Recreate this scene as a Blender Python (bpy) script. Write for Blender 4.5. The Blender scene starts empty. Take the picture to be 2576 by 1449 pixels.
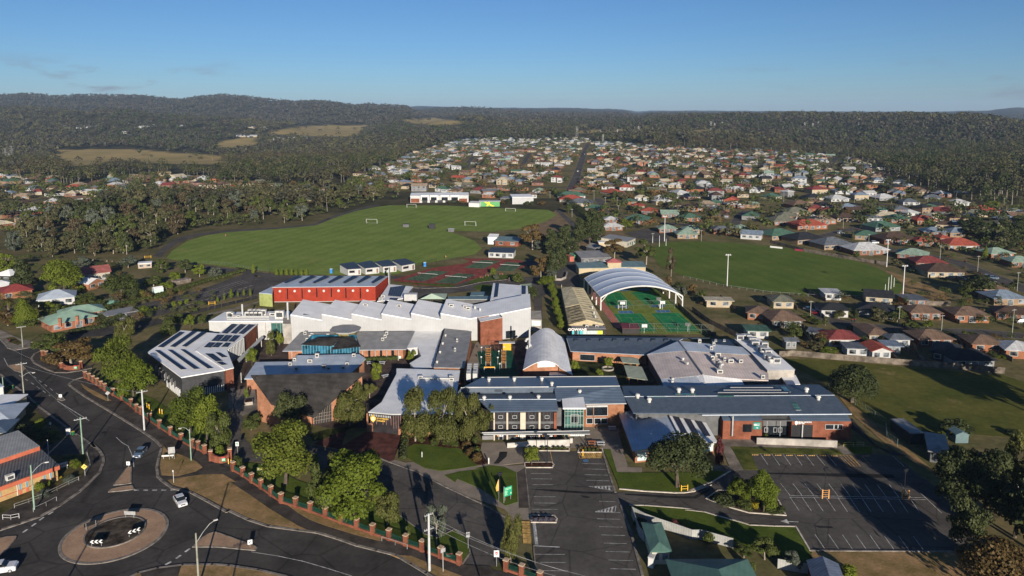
import bpy,bmesh,math,random
import numpy as np
from mathutils import Vector,Matrix
from mathutils.geometry import tessellate_polygon
R=math.radians
random.seed(7);rng=np.random.default_rng(7)
S=bpy.context.scene
COL=S.collection
# ------------------------------------------------------------------ camera (lens-shift camera of a drone)
UW,UH=2576.0,1449.0
HZ=277.0
PITCH=R(7.4)
FPX=1850.0
HCAM=78.7
YP=HZ + FPX*math.tan(PITCH)
cd=bpy.data.cameras.new('camera');cam=bpy.data.objects.new('camera',cd);COL.objects.link(cam)
cam.location=(0,0,HCAM);cam.rotation_euler=(math.pi/2-PITCH,0,0)
cd.sensor_width=36;cd.lens=FPX/UW*36
cd.shift_y=-((UH/2)-YP)/UW
cd.clip_start=1;cd.clip_end=60000
S.camera=cam
# ------------------------------------------------------------------ sun + sky
SUN_EL=R(15.0);SUN_AZ=R(-13.5)
sd=Vector((math.sin(SUN_AZ)*math.cos(SUN_EL),math.cos(SUN_AZ)*math.cos(SUN_EL),-math.sin(SUN_EL)))
sl=bpy.data.lights.new('sun','SUN');sun=bpy.data.objects.new('sun',sl);COL.objects.link(sun)
sl.energy=5.0;sl.angle=R(0.5);sl.color=(1.0,.91,.79)
sun.rotation_euler=sd.to_track_quat('-Z','Y').to_euler()
sun.location=(60,-200,120)
w=bpy.data.worlds.new('World');S.world=w;w.use_nodes=True
nt=w.node_tree;nt.nodes.clear()
def N_(t,typ,**k):
 n=t.nodes.new(typ)
 for a,b in k.items(): setattr(n,a,b)
 return n
sky=N_(nt,'ShaderNodeTexSky',sky_type='NISHITA',sun_disc=False)
sky.sun_elevation=SUN_EL
sky.sun_rotation=math.atan2(-sd.x,-sd.y)
sky.altitude=0;sky.air_density=0.8;sky.dust_density=0.2;sky.ozone_density=6.0
bg=N_(nt,'ShaderNodeBackground');out=N_(nt,'ShaderNodeOutputWorld')
bg.inputs[1].default_value=0.060
# thin low clouds,part of the sky
tc=N_(nt,'ShaderNodeTexCoord');sx=N_(nt,'ShaderNodeSeparateXYZ')
nt.links.new(tc.outputs['Generated'],sx.inputs[0])
mp=N_(nt,'ShaderNodeMapping');mp.inputs['Scale'].default_value=(9,9,42)
nt.links.new(tc.outputs['Generated'],mp.inputs[0])
nz=N_(nt,'ShaderNodeTexNoise');nz.inputs['Scale'].default_value=1.0;nz.inputs['Detail'].default_value=7;nz.inputs['Roughness'].default_value=.62
nt.links.new(mp.outputs[0],nz.inputs[0])
cr=N_(nt,'ShaderNodeValToRGB');cr.color_ramp.elements[0].position=.55;cr.color_ramp.elements[1].position=.70
nt.links.new(nz.outputs[0],cr.inputs[0])
band=N_(nt,'ShaderNodeValToRGB')
e=band.color_ramp.elements;e[0].position=0.0;e[0].color=(0,0,0,1);e[1].position=.012;e[1].color=(1,1,1,1)
e2=band.color_ramp.elements.new(.045);e2.color=(.9,.9,.9,1);e3=band.color_ramp.elements.new(.065);e3.color=(0,0,0,1)
nt.links.new(sx.outputs['Z'],band.inputs[0])
mu=N_(nt,'ShaderNodeMath',operation='MULTIPLY');nt.links.new(cr.outputs[0],mu.inputs[0]);nt.links.new(band.outputs[0],mu.inputs[1])
mu2=N_(nt,'ShaderNodeMath',operation='MULTIPLY');nt.links.new(mu.outputs[0],mu2.inputs[0]);az_=N_(nt,'ShaderNodeMapRange');az_.inputs[1].default_value=-.42;az_.inputs[2].default_value=-.28;az_.inputs[3].default_value=.85;az_.inputs[4].default_value=0;nt.links.new(sx.outputs['X'],az_.inputs[0])
az2=N_(nt,'ShaderNodeMapRange');az2.inputs[1].default_value=.15;az2.inputs[2].default_value=.45;az2.inputs[3].default_value=0;az2.inputs[4].default_value=.5;nt.links.new(sx.outputs['X'],az2.inputs[0])
azs=N_(nt,'ShaderNodeMath',operation='ADD');nt.links.new(az_.outputs[0],azs.inputs[0]);nt.links.new(az2.outputs[0],azs.inputs[1]);nt.links.new(azs.outputs[0],mu2.inputs[1])
mx=N_(nt,'ShaderNodeMixRGB');nt.links.new(mu2.outputs[0],mx.inputs[0]);nt.links.new(sky.outputs[0],mx.inputs[1]);mx.inputs[2].default_value=(2.6,2.8,3.5,1)
nt.links.new(mx.outputs[0],bg.inputs[0]);nt.links.new(bg.outputs[0],out.inputs[0])
# ------------------------------------------------------------------ exposure / render
vs=S.view_settings;vs.view_transform='Standard';vs.look='None';vs.exposure=0.55;vs.gamma=1.0
S.display_settings.display_device='sRGB'
cy=S.cycles
cy.max_bounces=4;cy.diffuse_bounces=2;cy.glossy_bounces=2;cy.transmission_bounces=2;cy.transparent_max_bounces=8;cy.volume_bounces=0
cy.use_denoising=True
try: cy.denoiser='OPENIMAGEDENOISE'
except Exception: pass
cy.caustics_reflective=False;cy.caustics_refractive=False
# ------------------------------------------------------------------ picture -> place
def T(x0,y0,k=.3882):
 return lambda x,y: ((x0+x*k)/1.56522,(y0+y*k)/1.56522)
A=T(0,1200);B=T(0,1706);C_=T(900,1706);D=T(1800,1706);E=T(2700,1706);F=T(3032,1706)
G=T(900,1200);H=T(1700,1200);I=T(2400,1200);J=T(3032,1200);K=T(0,800);L=T(900,750);M=T(1800,750);N=T(3032,750)
O=T(0,300,.52174);Q=T(1344,350,.52174);RR=T(2688,350,.52174);W=T(1560,1090,.23292);X=T(2250,860,.17943);Z=T(820,1060,.15186);V=T(2240,1080,.22516)
U=lambda x,y: (x,y)
cp,sp_=math.cos(PITCH),math.sin(PITCH)
def ray(p):
 x=(p[0]-UW/2)/FPX;y=(YP-p[1])/FPX
 return Vector((x,cp+y*sp_,-sp_+y*cp))
def P(p,z=0.0):
 d=ray(p);t=(z-HCAM)/d.z
 return Vector((d.x*t,d.y*t,z))
def proj(v):
 x,y,z=v[0],v[1],v[2]-HCAM
 dep=y*cp - z*sp_;up=y*sp_ + z*cp
 return (UW/2 + FPX*x/dep,YP - FPX*up/dep)
def hgt(base,top,z0=0.0):
 b=P(base,z0);d=ray((base[0],top[1]))
 t=b.y/d.y
 return HCAM + d.z*t - z0
def on_plane(p,o,n):
 d=ray(p);c=Vector((0,0,HCAM));t=(o-c).dot(n)/d.dot(n)
 return c + d*t
def on_wall(p,a,b):
 n=Vector((b.y-a.y,a.x-b.x,0)).normalized()
 return on_plane(p,Vector((a.x,a.y,0)),n)
# ------------------------------------------------------------------ materials
MATS={}
def mat(name,col,rough=.8,noise=.12,scale=.6,metal=0,spec=None,col2=None,detail=4,bump=0.0,stripes=None,brick=None,coat=0,crack=0,patch=None):
 if name in MATS: return MATS[name]
 if spec is None: spec=.02 if rough>.84 else .12 if rough>.65 else .3
 m=bpy.data.materials.new(name);m.use_nodes=True;t=m.node_tree;b=t.nodes['Principled BSDF']
 b.inputs['Roughness'].default_value=rough;b.inputs['Metallic'].default_value=metal
 b.inputs['Specular IOR Level'].default_value=spec;b.inputs['Coat Weight'].default_value=coat
 g=N_(t,'ShaderNodeTexCoord')
 def noisef(sc,det=4,rg=.6):
  n=N_(t,'ShaderNodeTexNoise');n.inputs['Scale'].default_value=sc;n.inputs['Detail'].default_value=det;n.inputs['Roughness'].default_value=rg
  t.links.new(g.outputs['Object'],n.inputs[0]);return n
 if col2 is None:
  col2=tuple(max(0,c*(1-noise*2.2)) for c in col);col1=tuple(min(1,c*(1+noise)) for c in col)
 else: col1=col
 n=noisef(scale,detail);r=N_(t,'ShaderNodeValToRGB');r.color_ramp.elements[0].position=.36;r.color_ramp.elements[1].position=.66
 r.color_ramp.elements[0].color=(*col2,1);r.color_ramp.elements[1].color=(*col1,1)
 t.links.new(n.outputs[0],r.inputs[0]);cur=r.outputs[0]
 n2=noisef(scale*9,3);r2=N_(t,'ShaderNodeMapRange');r2.inputs[1].default_value=.25;r2.inputs[2].default_value=.75
 r2.inputs[3].default_value=1-noise*.9;r2.inputs[4].default_value=1+noise*.5
 t.links.new(n2.outputs[0],r2.inputs[0])
 ml=N_(t,'ShaderNodeVectorMath',operation='SCALE');t.links.new(cur,ml.inputs[0]);t.links.new(r2.outputs[0],ml.inputs['Scale']);cur=ml.outputs[0]
 if patch:
  n5=noisef(patch[1],6,.7);r5=N_(t,'ShaderNodeMapRange');r5.inputs[1].default_value=patch[2];r5.inputs[2].default_value=patch[3]
  t.links.new(n5.outputs[0],r5.inputs[0]);m5=N_(t,'ShaderNodeMixRGB');t.links.new(r5.outputs[0],m5.inputs[0]);t.links.new(cur,m5.inputs[1]);m5.inputs[2].default_value=(*patch[0],1);cur=m5.outputs[0]
 if crack:
  vo=N_(t,'ShaderNodeTexVoronoi',feature='DISTANCE_TO_EDGE');vo.inputs['Scale'].default_value=crack
  n6=noisef(.5,4);v6=N_(t,'ShaderNodeMixRGB');v6.inputs[0].default_value=.12;t.links.new(g.outputs['Object'],v6.inputs[1]);t.links.new(n6.outputs[1],v6.inputs[2]);t.links.new(v6.outputs[0],vo.inputs[0])
  r6=N_(t,'ShaderNodeMapRange');r6.inputs[1].default_value=0;r6.inputs[2].default_value=.02;r6.inputs[3].default_value=.62;r6.inputs[4].default_value=1;t.links.new(vo.outputs[0],r6.inputs[0])
  m6=N_(t,'ShaderNodeVectorMath',operation='SCALE');t.links.new(cur,m6.inputs[0]);t.links.new(r6.outputs[0],m6.inputs['Scale']);cur=m6.outputs[0]
 if stripes:
  ang,sp,st=stripes
  mp=N_(t,'ShaderNodeMapping');mp.inputs['Rotation'].default_value=(0,0,ang);t.links.new(g.outputs['Object'],mp.inputs[0])
  wv=N_(t,'ShaderNodeTexWave');wv.inputs['Scale'].default_value=.314159/sp*1.0;wv.inputs['Distortion'].default_value=.15
  t.links.new(mp.outputs[0],wv.inputs[0])
  r3=N_(t,'ShaderNodeMapRange');r3.inputs[3].default_value=1-st;r3.inputs[4].default_value=1.0;t.links.new(wv.outputs[1],r3.inputs[0])
  m3=N_(t,'ShaderNodeVectorMath',operation='SCALE');t.links.new(cur,m3.inputs[0]);t.links.new(r3.outputs[0],m3.inputs['Scale']);cur=m3.outputs[0]
 if brick:
  sxy=N_(t,'ShaderNodeSeparateXYZ');t.links.new(g.outputs['Object'],sxy.inputs[0])
  ad=N_(t,'ShaderNodeMath',operation='ADD');t.links.new(sxy.outputs[0],ad.inputs[0]);t.links.new(sxy.outputs[1],ad.inputs[1])
  cx=N_(t,'ShaderNodeCombineXYZ');t.links.new(ad.outputs[0],cx.inputs[0]);t.links.new(sxy.outputs[2],cx.inputs[1])
  bt=N_(t,'ShaderNodeTexBrick');bt.inputs['Scale'].default_value=1.0;bt.inputs['Brick Width'].default_value=.45;bt.inputs['Row Height'].default_value=.17;bt.inputs['Mortar Size'].default_value=.018
  bt.inputs['Color1'].default_value=(1,1,1,1);bt.inputs['Color2'].default_value=(.8,.8,.8,1);bt.inputs['Mortar'].default_value=(.75,.75,.75,1)
  t.links.new(cx.outputs[0],bt.inputs[0])
  m4=N_(t,'ShaderNodeMixRGB',blend_type='MULTIPLY');m4.inputs[0].default_value=1;t.links.new(cur,m4.inputs[1]);t.links.new(bt.outputs[0],m4.inputs[2]);cur=m4.outputs[0]
 t.links.new(cur,b.inputs['Base Color'])
 if bump:
  bp=N_(t,'ShaderNodeBump');bp.inputs['Strength'].default_value=bump;bp.inputs['Distance'].default_value=.1
  t.links.new(n2.outputs[0],bp.inputs['Height']);t.links.new(bp.outputs[0],b.inputs['Normal'])
 MATS[name]=m;return m
def leafmat(name,c1,c2,trans=.25):
 if name in MATS: return MATS[name]
 m=bpy.data.materials.new(name);m.use_nodes=True;t=m.node_tree;b=t.nodes['Principled BSDF']
 b.inputs['Roughness'].default_value=.65;b.inputs['Specular IOR Level'].default_value=.2
 ge=N_(t,'ShaderNodeNewGeometry');ob=N_(t,'ShaderNodeObjectInfo')
 ad=N_(t,'ShaderNodeMath',operation='MULTIPLY_ADD');t.links.new(ob.outputs['Random'],ad.inputs[0]);ad.inputs[1].default_value=.45
 sc=N_(t,'ShaderNodeMath',operation='MULTIPLY');t.links.new(ge.outputs['Random Per Island'],sc.inputs[0]);sc.inputs[1].default_value=.55
 t.links.new(sc.outputs[0],ad.inputs[2])
 r=N_(t,'ShaderNodeValToRGB');r.color_ramp.elements[0].color=(*c1,1);r.color_ramp.elements[1].color=(*c2,1)
 t.links.new(ad.outputs[0],r.inputs[0]);t.links.new(r.outputs[0],b.inputs['Base Color'])
 tr=N_(t,'ShaderNodeBsdfTranslucent');t.links.new(r.outputs[0],tr.inputs[0])
 ms=N_(t,'ShaderNodeMixShader');ms.inputs[0].default_value=trans
 t.links.new(b.outputs[0],ms.inputs[1]);t.links.new(tr.outputs[0],ms.inputs[2]);t.links.new(ms.outputs[0],t.nodes['Material Output'].inputs[0])
 MATS[name]=m;return m
def glass(name='glass_dark',col=(.015,.02,.025),rough=.12):
 return mat(name,col,rough=rough,noise=.25,scale=.4,spec=.6)
# ------------------------------------------------------------------ objects
def tag(o,label=None,cat=None,group=None,kind=None):
 if label: o['label']=label
 if cat: o['category']=cat
 if group: o['group']=group
 if kind: o['kind']=kind
 return o
def empty(name,loc,label=None,cat=None,group=None,rz=0.0):
 o=bpy.data.objects.new(name,None);COL.objects.link(o);o.location=loc;o.rotation_euler=(0,0,rz);o.empty_display_size=.5
 return tag(o,label,cat,group)
class MB:
 def __init__(s): s.v=[];s.f=[];s.mi=[]
 def add(s,vs,fs,mi=0):
  o=len(s.v);s.v += [tuple(x) for x in vs];s.f += [tuple(i+o for i in f) for f in fs];s.mi += [mi]*len(fs);return s
 def quad(s,a,b,c,d,mi=0): return s.add([a,b,c,d],[(0,1,2,3)],mi)
 def poly(s,pts,mi=0):
  pts=[Vector(p) for p in pts]
  if len(pts)<=4: return s.add(pts,[tuple(range(len(pts)))],mi)
  tr=tessellate_polygon([pts]);return s.add(pts,[tuple(x) for x in tr],mi)
 def box(s,c,d,rz=0,mi=0,base=True):
  x,y,z=d[0]/2,d[1]/2,d[2];z0=0 if base else -z/2;cs,sn=math.cos(rz),math.sin(rz);vs=[]
  for zz in (z0,z0+z):
   for a,b in ((-x,-y),(x,-y),(x,y),(-x,y)): vs.append((c[0]+a*cs-b*sn,c[1]+a*sn+b*cs,c[2]+zz))
  return s.add(vs,[(3,2,1,0),(4,5,6,7),(0,1,5,4),(1,2,6,5),(2,3,7,6),(3,0,4,7)],mi)
 def prism(s,pts,z0,z1,mi=0,cap_mi=None,bottom=False):
  pts=[Vector((p[0],p[1],0)) for p in pts]
  if sum(a.x*b.y-b.x*a.y for a,b in zip(pts,pts[1:]+pts[:1]))<0: pts=pts[::-1]
  n=len(pts)
  for i in range(n):
   a,b=pts[i],pts[(i+1)%n];s.quad((a.x,a.y,z0),(b.x,b.y,z0),(b.x,b.y,z1),(a.x,a.y,z1),mi)
  s.poly([(p.x,p.y,z1) for p in pts],mi if cap_mi is None else cap_mi)
  if bottom: s.poly([(p.x,p.y,z0) for p in pts[::-1]],mi)
  return s
 def slab(s,pts,th,mi=0):
  pts=[Vector(p) for p in pts]
  if sum(a.x*b.y-b.x*a.y for a,b in zip(pts,pts[1:]+pts[:1]))<0: pts=pts[::-1]
  lo=[p-Vector((0,0,th)) for p in pts];n=len(pts)
  s.poly(pts,mi);s.poly(lo[::-1],mi)
  for i in range(n): s.quad(lo[i],lo[(i+1)%n],pts[(i+1)%n],pts[i],mi)
  return s
 def tube(s,a,b,r0,r1=None,n=6,mi=0,cap=True):
  a,b=Vector(a),Vector(b);r1=r0 if r1 is None else r1;d=(b-a).normalized()
  u=d.orthogonal().normalized();v=d.cross(u);vs=[]
  for c,r in ((a,r0),(b,r1)):
   for i in range(n):
    t=2*math.pi*i/n;vs.append(c+u*r*math.cos(t)+v*r*math.sin(t))
  fs=[(i,(i+1)%n,n+(i+1)%n,n+i) for i in range(n)]
  if cap: fs += [tuple(range(n))[::-1],tuple(range(n,2*n))]
  return s.add(vs,fs,mi)
 def path(s,pts,r,n=5,mi=0):
  for a,b in zip(pts,pts[1:]): s.tube(a,b,r,r,n,mi)
  return s
 def strip(s,pts,wd,z=None,mi=0):
  pts=[Vector(p) for p in pts];l=[];r=[]
  for i,p in enumerate(pts):
   a=pts[max(0,i-1)];b=pts[min(len(pts)-1,i+1)];d=(b-a);d.z=0;d.normalize();nn=Vector((-d.y,d.x,0))*wd/2
   zz=p.z if z is None else z
   l.append((p.x+nn.x,p.y+nn.y,zz));r.append((p.x-nn.x,p.y-nn.y,zz))
  for i in range(len(pts)-1): s.quad(r[i],r[i+1],l[i+1],l[i],mi)
  return s
 def build(s,name,mats,parent=None,smooth=False,origin=None):
  if not isinstance(mats,(list,tuple)): mats=[mats]
  me=bpy.data.meshes.new(name)
  off=Vector((0,0,0))
  if parent is not None:
   inv=parent.matrix_basis.inverted();vs=[inv@Vector(v) for v in s.v]
  elif origin is not None:
   off=Vector(origin);vs=[Vector(v)-off for v in s.v]
  else: vs=s.v
  me.from_pydata([tuple(v) for v in vs],[],s.f)
  for m in mats: me.materials.append(m)
  if len(mats)>1: me.polygons.foreach_set('material_index',s.mi)
  if smooth: me.polygons.foreach_set('use_smooth',[True]*len(s.f))
  me.update()
  o=bpy.data.objects.new(name,me);COL.objects.link(o);o.location=off
  if parent is not None: o.parent=parent
  return o
def refresh(o):
 return o
def struct(name,mb,m,z=None):
 o=mb.build(name,m);o['kind']='structure';return o
def sheet(name,m,pts,z,kind='structure'):
 b=MB();b.poly([P(p)*1.0+Vector((0,0,z)) for p in pts]);o=b.build(name,m);o['kind']=kind
 if kind!='structure': pass
 return o
def curb(name,m,pts,wd=.32,h=.15,z=0.0):
 b=MB();pts=[P(p) for p in pts]
 for a,c in zip(pts,pts[1:]):
  d=(c-a);L_=d.length
  if L_<.05: continue
  d/=L_;n=Vector((-d.y,d.x,0))*wd/2;ex=d*wd*.3
  b.prism([a-n-ex,c-n+ex,c+n+ex,a+n-ex],z,z+h)
 o=b.build(name,m);o['kind']='structure';return o
def copy_thing(o,loc,rz=0,label=None,scale=None,name=None):
 c=o.copy();COL.objects.link(c);c.location=loc;c.rotation_euler=(0,0,rz)
 if scale is not None: c.scale=scale
 if label: c['label']=label
 for ch in o.children:
  d=ch.copy();COL.objects.link(d);d.parent=c
  for g in ch.children:
   e=g.copy();COL.objects.link(e);e.parent=d
 return c
def text_mesh(name,body,m,origin,xdir,updir,size,parent=None,align='CENTER',depth=.02,bold=0.0,squash=1.0):
 cu=bpy.data.curves.new(name,'FONT');cu.body=body;cu.size=size;cu.align_x=align;cu.align_y='CENTER';cu.extrude=depth;cu.offset=bold
 cu.space_line=.95
 tmp=bpy.data.objects.new(name,cu);COL.objects.link(tmp)
 dg=bpy.context.evaluated_depsgraph_get();me=bpy.data.meshes.new_from_object(tmp.evaluated_get(dg))
 bpy.data.objects.remove(tmp);bpy.data.curves.remove(cu)
 x=Vector(xdir).normalized();u=Vector(updir).normalized();n=x.cross(u)
 mt=Matrix(((x.x*squash,u.x,n.x,origin[0]),(x.y*squash,u.y,n.y,origin[1]),(x.z*squash,u.z,n.z,origin[2]),(0,0,0,1)))
 if parent is not None: mt=parent.matrix_basis.inverted()@mt
 me.transform(mt);me.materials.clear();me.materials.append(m)
 o=bpy.data.objects.new(name,me);COL.objects.link(o)
 if parent is not None: o.parent=parent
 return o
# common materials
ASPH=mat('asphalt',(.078,.071,.065),.9,.22,.12,col2=(.045,.041,.038),detail=6,bump=.2,crack=.09,patch=((.095,.085,.075),.05,.52,.75))
ASPH2= mat('asphalt_car_park',(.118,.106,.094),.9,.25,.10,col2=(.076,.068,.061),detail=7,bump=.2,crack=.11,patch=((.058,.053,.049),.13,.56,.70))
FOOT=mat('footpath_asphalt',(.075,.064,.055),.9,.2,.3)
CONC=mat('concrete',(.34,.30,.26),.85,.16,.4)
CONC_D=mat('concrete_path',(.24,.205,.165),.9,.2,.25)
KERB=mat('kerb_concrete',(.24,.21,.18),.85,.2,.8)
KERBW= mat('kerb_pale',(.60,.53,.44),.85,.12,.8)
LAWN=mat('mown_lawn',(.095,.125,.022),.95,.28,.22,col2=(.062,.088,.015),detail=6,bump=.4)
DRY =mat('dry_grass',(.36,.225,.112),.95,.3,.25,col2=(.18,.13,.05),detail=7,bump=.4)
FIELD= mat('field_grass',(.135,.122,.032),.95,.3,.06,col2=(.078,.088,.020),detail=8,bump=.3,patch=((.24,.17,.08),.09,.6,.72))
BARK_P=mat('bark_pale',(.42,.36,.29),.85,.25,1.5)
BARK=mat('bark_brown',(.14,.11,.085),.9,.3,1.5)
WHITE=mat('white_paint',(.62,.61,.58),.5,.05,.5)
LINEW=mat('line_paint',(.62,.60,.56),.7,.25,1.2)
LINEY=mat('line_paint_ochre',(.62,.38,.12),.7,.25,1.2)
BLACKM=mat('black_metal',(.018,.018,.02),.5,.1,1)
GREYM=mat('galvanised_metal',(.42,.42,.41),.45,.12,1,metal=.2)
YELLOWP=mat('yellow_paint',(.85,.48,.03),.5,.06,1)
TIMB=mat('weathered_timber',(.20,.165,.13),.9,.25,.5,stripes=(0,.15,.2))
SOLAR=mat('solar_panel',(.010,.014,.034),.42,.2,.4,spec=.25)
WGLASS=glass();HWIN=mat('window_sky_reflection',(.20,.225,.24),.25,.5,.35,spec=.5)  # pale house window colour stands in for reflected sky
BRICK=mat('red_brick',(.25,.092,.055),.85,.14,.5,brick=True)
BRICKO=mat('orange_brick',(.35,.165,.09),.85,.12,.5,brick=True)
ROOFBL=mat('roof_slate_blue',(.055,.075,.105),.42,.08,.25,spec=.5)
# ================================================================== terrain
COLS=[
 (-900,[(1000,425),(1500,384),(2000,338),(2600,264),(3200,298),(4600,234),(6500,275),(12000,277)]),
 (0,[(1000,425),(1500,384),(2000,338),(2600,266),(3200,298),(4600,232),(6500,275),(12000,277)]),
 (270,[(1000,425),(1500,384),(2000,340),(2600,273),(3200,300),(4600,234),(6500,275),(12000,277)]),
 (450,[(1000,425),(1500,384),(2000,343),(2600,282),(3200,303),(4600,241),(6500,275),(12000,277)]),
 (560,[(1000,424),(1500,382),(2000,346),(2600,290),(3300,304),(4600,230),(6500,275),(12000,277)]),
 (720,[(1000,422),(1500,380),(2000,346),(2600,304),(3300,308),(4600,249),(6500,276),(12000,277)]),
 (800, [(1000,420),(1500,378),(2000,342),(3000,313),(4100,250),(6000,276),(12000,277)]),
 (900, [(1000,418),(1500,373),(2000,338),(3000,314),(4200,262),(6000,276),(12000,277)]),
 (1020,[(1000,416),(1500,366),(2000,332),(2700,302),(4600,264),(8000,274),(12000,270)]),
 (1048,[(1000,416),(1500,361),(2000,328),(2700,304),(4600,281),(8000,276),(12000,267)]),
 (1100,[(1000,415),(1500,356),(2000,324),(2500,294),(3500,300),(5200,272),(12000,268)]),
 (1200,[(1000,414),(1500,350),(2000,322),(2500,291),(3500,298),(5200,270),(12000,272)]),
 (1300,[(1000,413),(1500,348),(2000,326),(2600,304),(3500,296),(5400,275),(12000,272)]),
 (1420,[(1000,412),(1500,346),(2000,325),(2600,303),(4000,290),(5600,284),(9000,272),(13000,275)]),
 (1560,[(1000,412),(1500,347),(2000,322),(2600,299),(4000,291),(6000,285),(9000,276),(13000,276)]),
 (1608,[(1000,412),(1480,349),(2000,322),(2550,298),(4000,294),(6000,289),(9000,286),(13000,281)]),
 (1640,[(1000,412),(1450,352),(2000,316),(2500,293),(4000,290),(6000,286),(9000,283),(13000,279)]),
 (1720,[(1000,412),(1400,358),(1900,318),(2400,286),(4000,292),(6000,286),(9000,282),(13000,279)]),
 (1900,[(1000,412),(1350,374),(1800,325),(2300,283),(4000,295),(9000,281),(13000,280)]),
 (2100,[(1000,414),(1350,383),(1800,328),(2200,283),(4000,296),(9000,283),(13000,281)]),
 (2300,[(900,425),(1250,394),(1600,342),(2000,281),(4000,296),(9000,284),(13000,282)]),
 (2450,[(800,438),(1100,402),(1500,345),(1850,283),(2600,310),(4000,304),(8000,280),(13000,281)]),
 (2576,[(700,455),(1000,410),(1400,352),(1800,303),(4000,306),(8000,270),(13000,281)]),
 (3500,[(700,455),(1000,410),(1400,352),(1800,292),(4000,302),(8000,272),(13000,281)]),
]
YS=np.concatenate([np.linspace(600,2700,43),np.geomspace(2800,14000,26)])
TAB=[]
for u,l in COLS:
 yy=[500,600]+[a for a,b in l];zz=[0,0]+[HCAM+(HZ-b)*a/1866.-(15 if 1450<a<5500 else 4 if a<1451 and a>1200 else 0) for a,b in l]
 TAB.append(np.interp(YS,yy,zz))
TAB=np.array(TAB);CU=np.array([c[0] for c in COLS],float)
for _ in range(1): TAB[:,1:-1]=.25*TAB[:,:-2]+.5*TAB[:,1:-1]+.25*TAB[:,2:]
def _nz(x,y):
 return (np.sin(x*.0061+1.3*np.sin(y*.0043))*np.cos(y*.0057+x*.0021)*.55+np.sin(x*.017+y*.011+2)*.25+np.sin(x*.031-y*.027)*.2)
def terrain_np(x,y):
 x=np.asarray(x,float);y=np.asarray(y,float);yc=np.clip(y,YS[0],YS[-1])
 u=np.clip(1288+1866.*x/np.maximum(y,50),CU[0],CU[-1])
 i=np.clip(np.searchsorted(CU,u)-1,0,len(CU)-2);f=(u-CU[i])/(CU[i+1]-CU[i]);f=f*f*(3-2*f)
 j=np.clip(np.searchsorted(YS,yc)-1,0,len(YS)-2);g=(yc-YS[j])/(YS[j+1]-YS[j])
 z=(TAB[i,j]*(1-f)+TAB[i+1,j]*f)*(1-g)+(TAB[i,j+1]*(1-f)+TAB[i+1,j+1]*f)*g
 amp=np.clip((y-1500)/2500,0,1)*14
 return np.where(y<YS[0],0,z+amp*_nz(x,y))
def terrain(x,y): return float(terrain_np(x,y))
def PT(p):
 q=P(p) if p[1]>HZ+8 else None
 if q is not None and q.y<600: return q
 d=ray(p);y=600.;step=8.
 while y<13500:
  t=y/d.y;x=d.x*t;z=HCAM+d.z*t
  if z<=terrain(x,y): return Vector((x,y,terrain(x,y)))
  y+=step;step=8+y*.004
 return None
# colours of the far country come from what grows there,with tree shadow mixed in: woods,paddocks,suburb gardens
def inside(poly,x,y):
 c=False;n=len(poly);j=n-1
 for i in range(n):
  xi,yi=poly[i];xj,yj=poly[j]
  if (yi>y)!=(yj>y) and x<(xj-xi)*(y-yi)/(yj-yi)+xi: c=not c
  j=i
 return c
SUB_R=[(985,412),(1050,385),(1130,362),(1180,350),(1430,346),(1500,358),(1640,368),(1800,378),(1950,384),(2130,398),(2215,425),(2240,452),(2330,480),(2420,505),(2600,520),(2600,640),(2320,640),(1660,585),(1530,565),(1420,515),(1400,498),(1230,502),(1060,484),(890,478),(880,445),(930,432)]
SUB_L=[(-40,448),(130,448),(150,470),(240,468),(262,447),(420,442),(560,462),(760,470),(860,492),(845,512),(640,498),(500,508),(420,500),(330,500),(270,520),(240,560),(120,575),(-40,610)]
PADS=[[(120,378),(300,374),(480,386),(560,392),(560,414),(420,412),(300,404),(190,420),(150,400)],[(528,362),(600,348),(650,345),(655,362),(620,370),(560,372)],[(655,338),(740,318),(800,316),(930,314),(905,340),(840,345),(730,340)],[(-20,418),(60,420),(60,432),(-20,432)],[(1440,328),(1580,324),(1560,332),(1450,336)],[(1690,330),(1760,326),(1830,328),(1760,334)],[(1900,332),(1960,328),(1980,334),(1920,338)],[(990,302),(1090,296),(1200,310),(1080,316)]]
ys_=np.concatenate([np.linspace(-120,600,30),np.geomspace(610,14000,210)])
ss=np.linspace(-1,1,221)
GX=np.array([ss*(np.maximum(yv,0)*1.05+420) for yv in ys_]);GY=np.repeat(ys_[:,None],len(ss),1)
GZ=terrain_np(GX,GY)
nv,nc=GX.shape
verts=np.stack([GX,GY,GZ],-1).reshape(-1,3)
ii=np.arange((nv-1)*(nc-1));rr=ii//(nc-1);cc=ii%(nc-1);a0=rr*nc+cc
fc=np.stack([a0,a0+1,a0+nc+1,a0+nc],1)
def np_mesh(name,v,f,mats,smooth=False):
 me=bpy.data.meshes.new(name);k=f.shape[1]
 me.vertices.add(len(v));me.vertices.foreach_set('co',np.ascontiguousarray(v,dtype=np.float32).ravel())
 me.loops.add(f.size);me.loops.foreach_set('vertex_index',np.ascontiguousarray(f,dtype=np.int32).ravel())
 me.polygons.add(len(f));me.polygons.foreach_set('loop_start',np.arange(0,f.size,k,dtype=np.int32))
 try: me.polygons.foreach_set('loop_total',np.full(len(f),k,dtype=np.int32))
 except Exception: pass
 if smooth: me.polygons.foreach_set('use_smooth',np.ones(len(f),dtype=bool))
 for m in mats: me.materials.append(m)
 me.update(calc_edges=True);me.validate();return me
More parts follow.
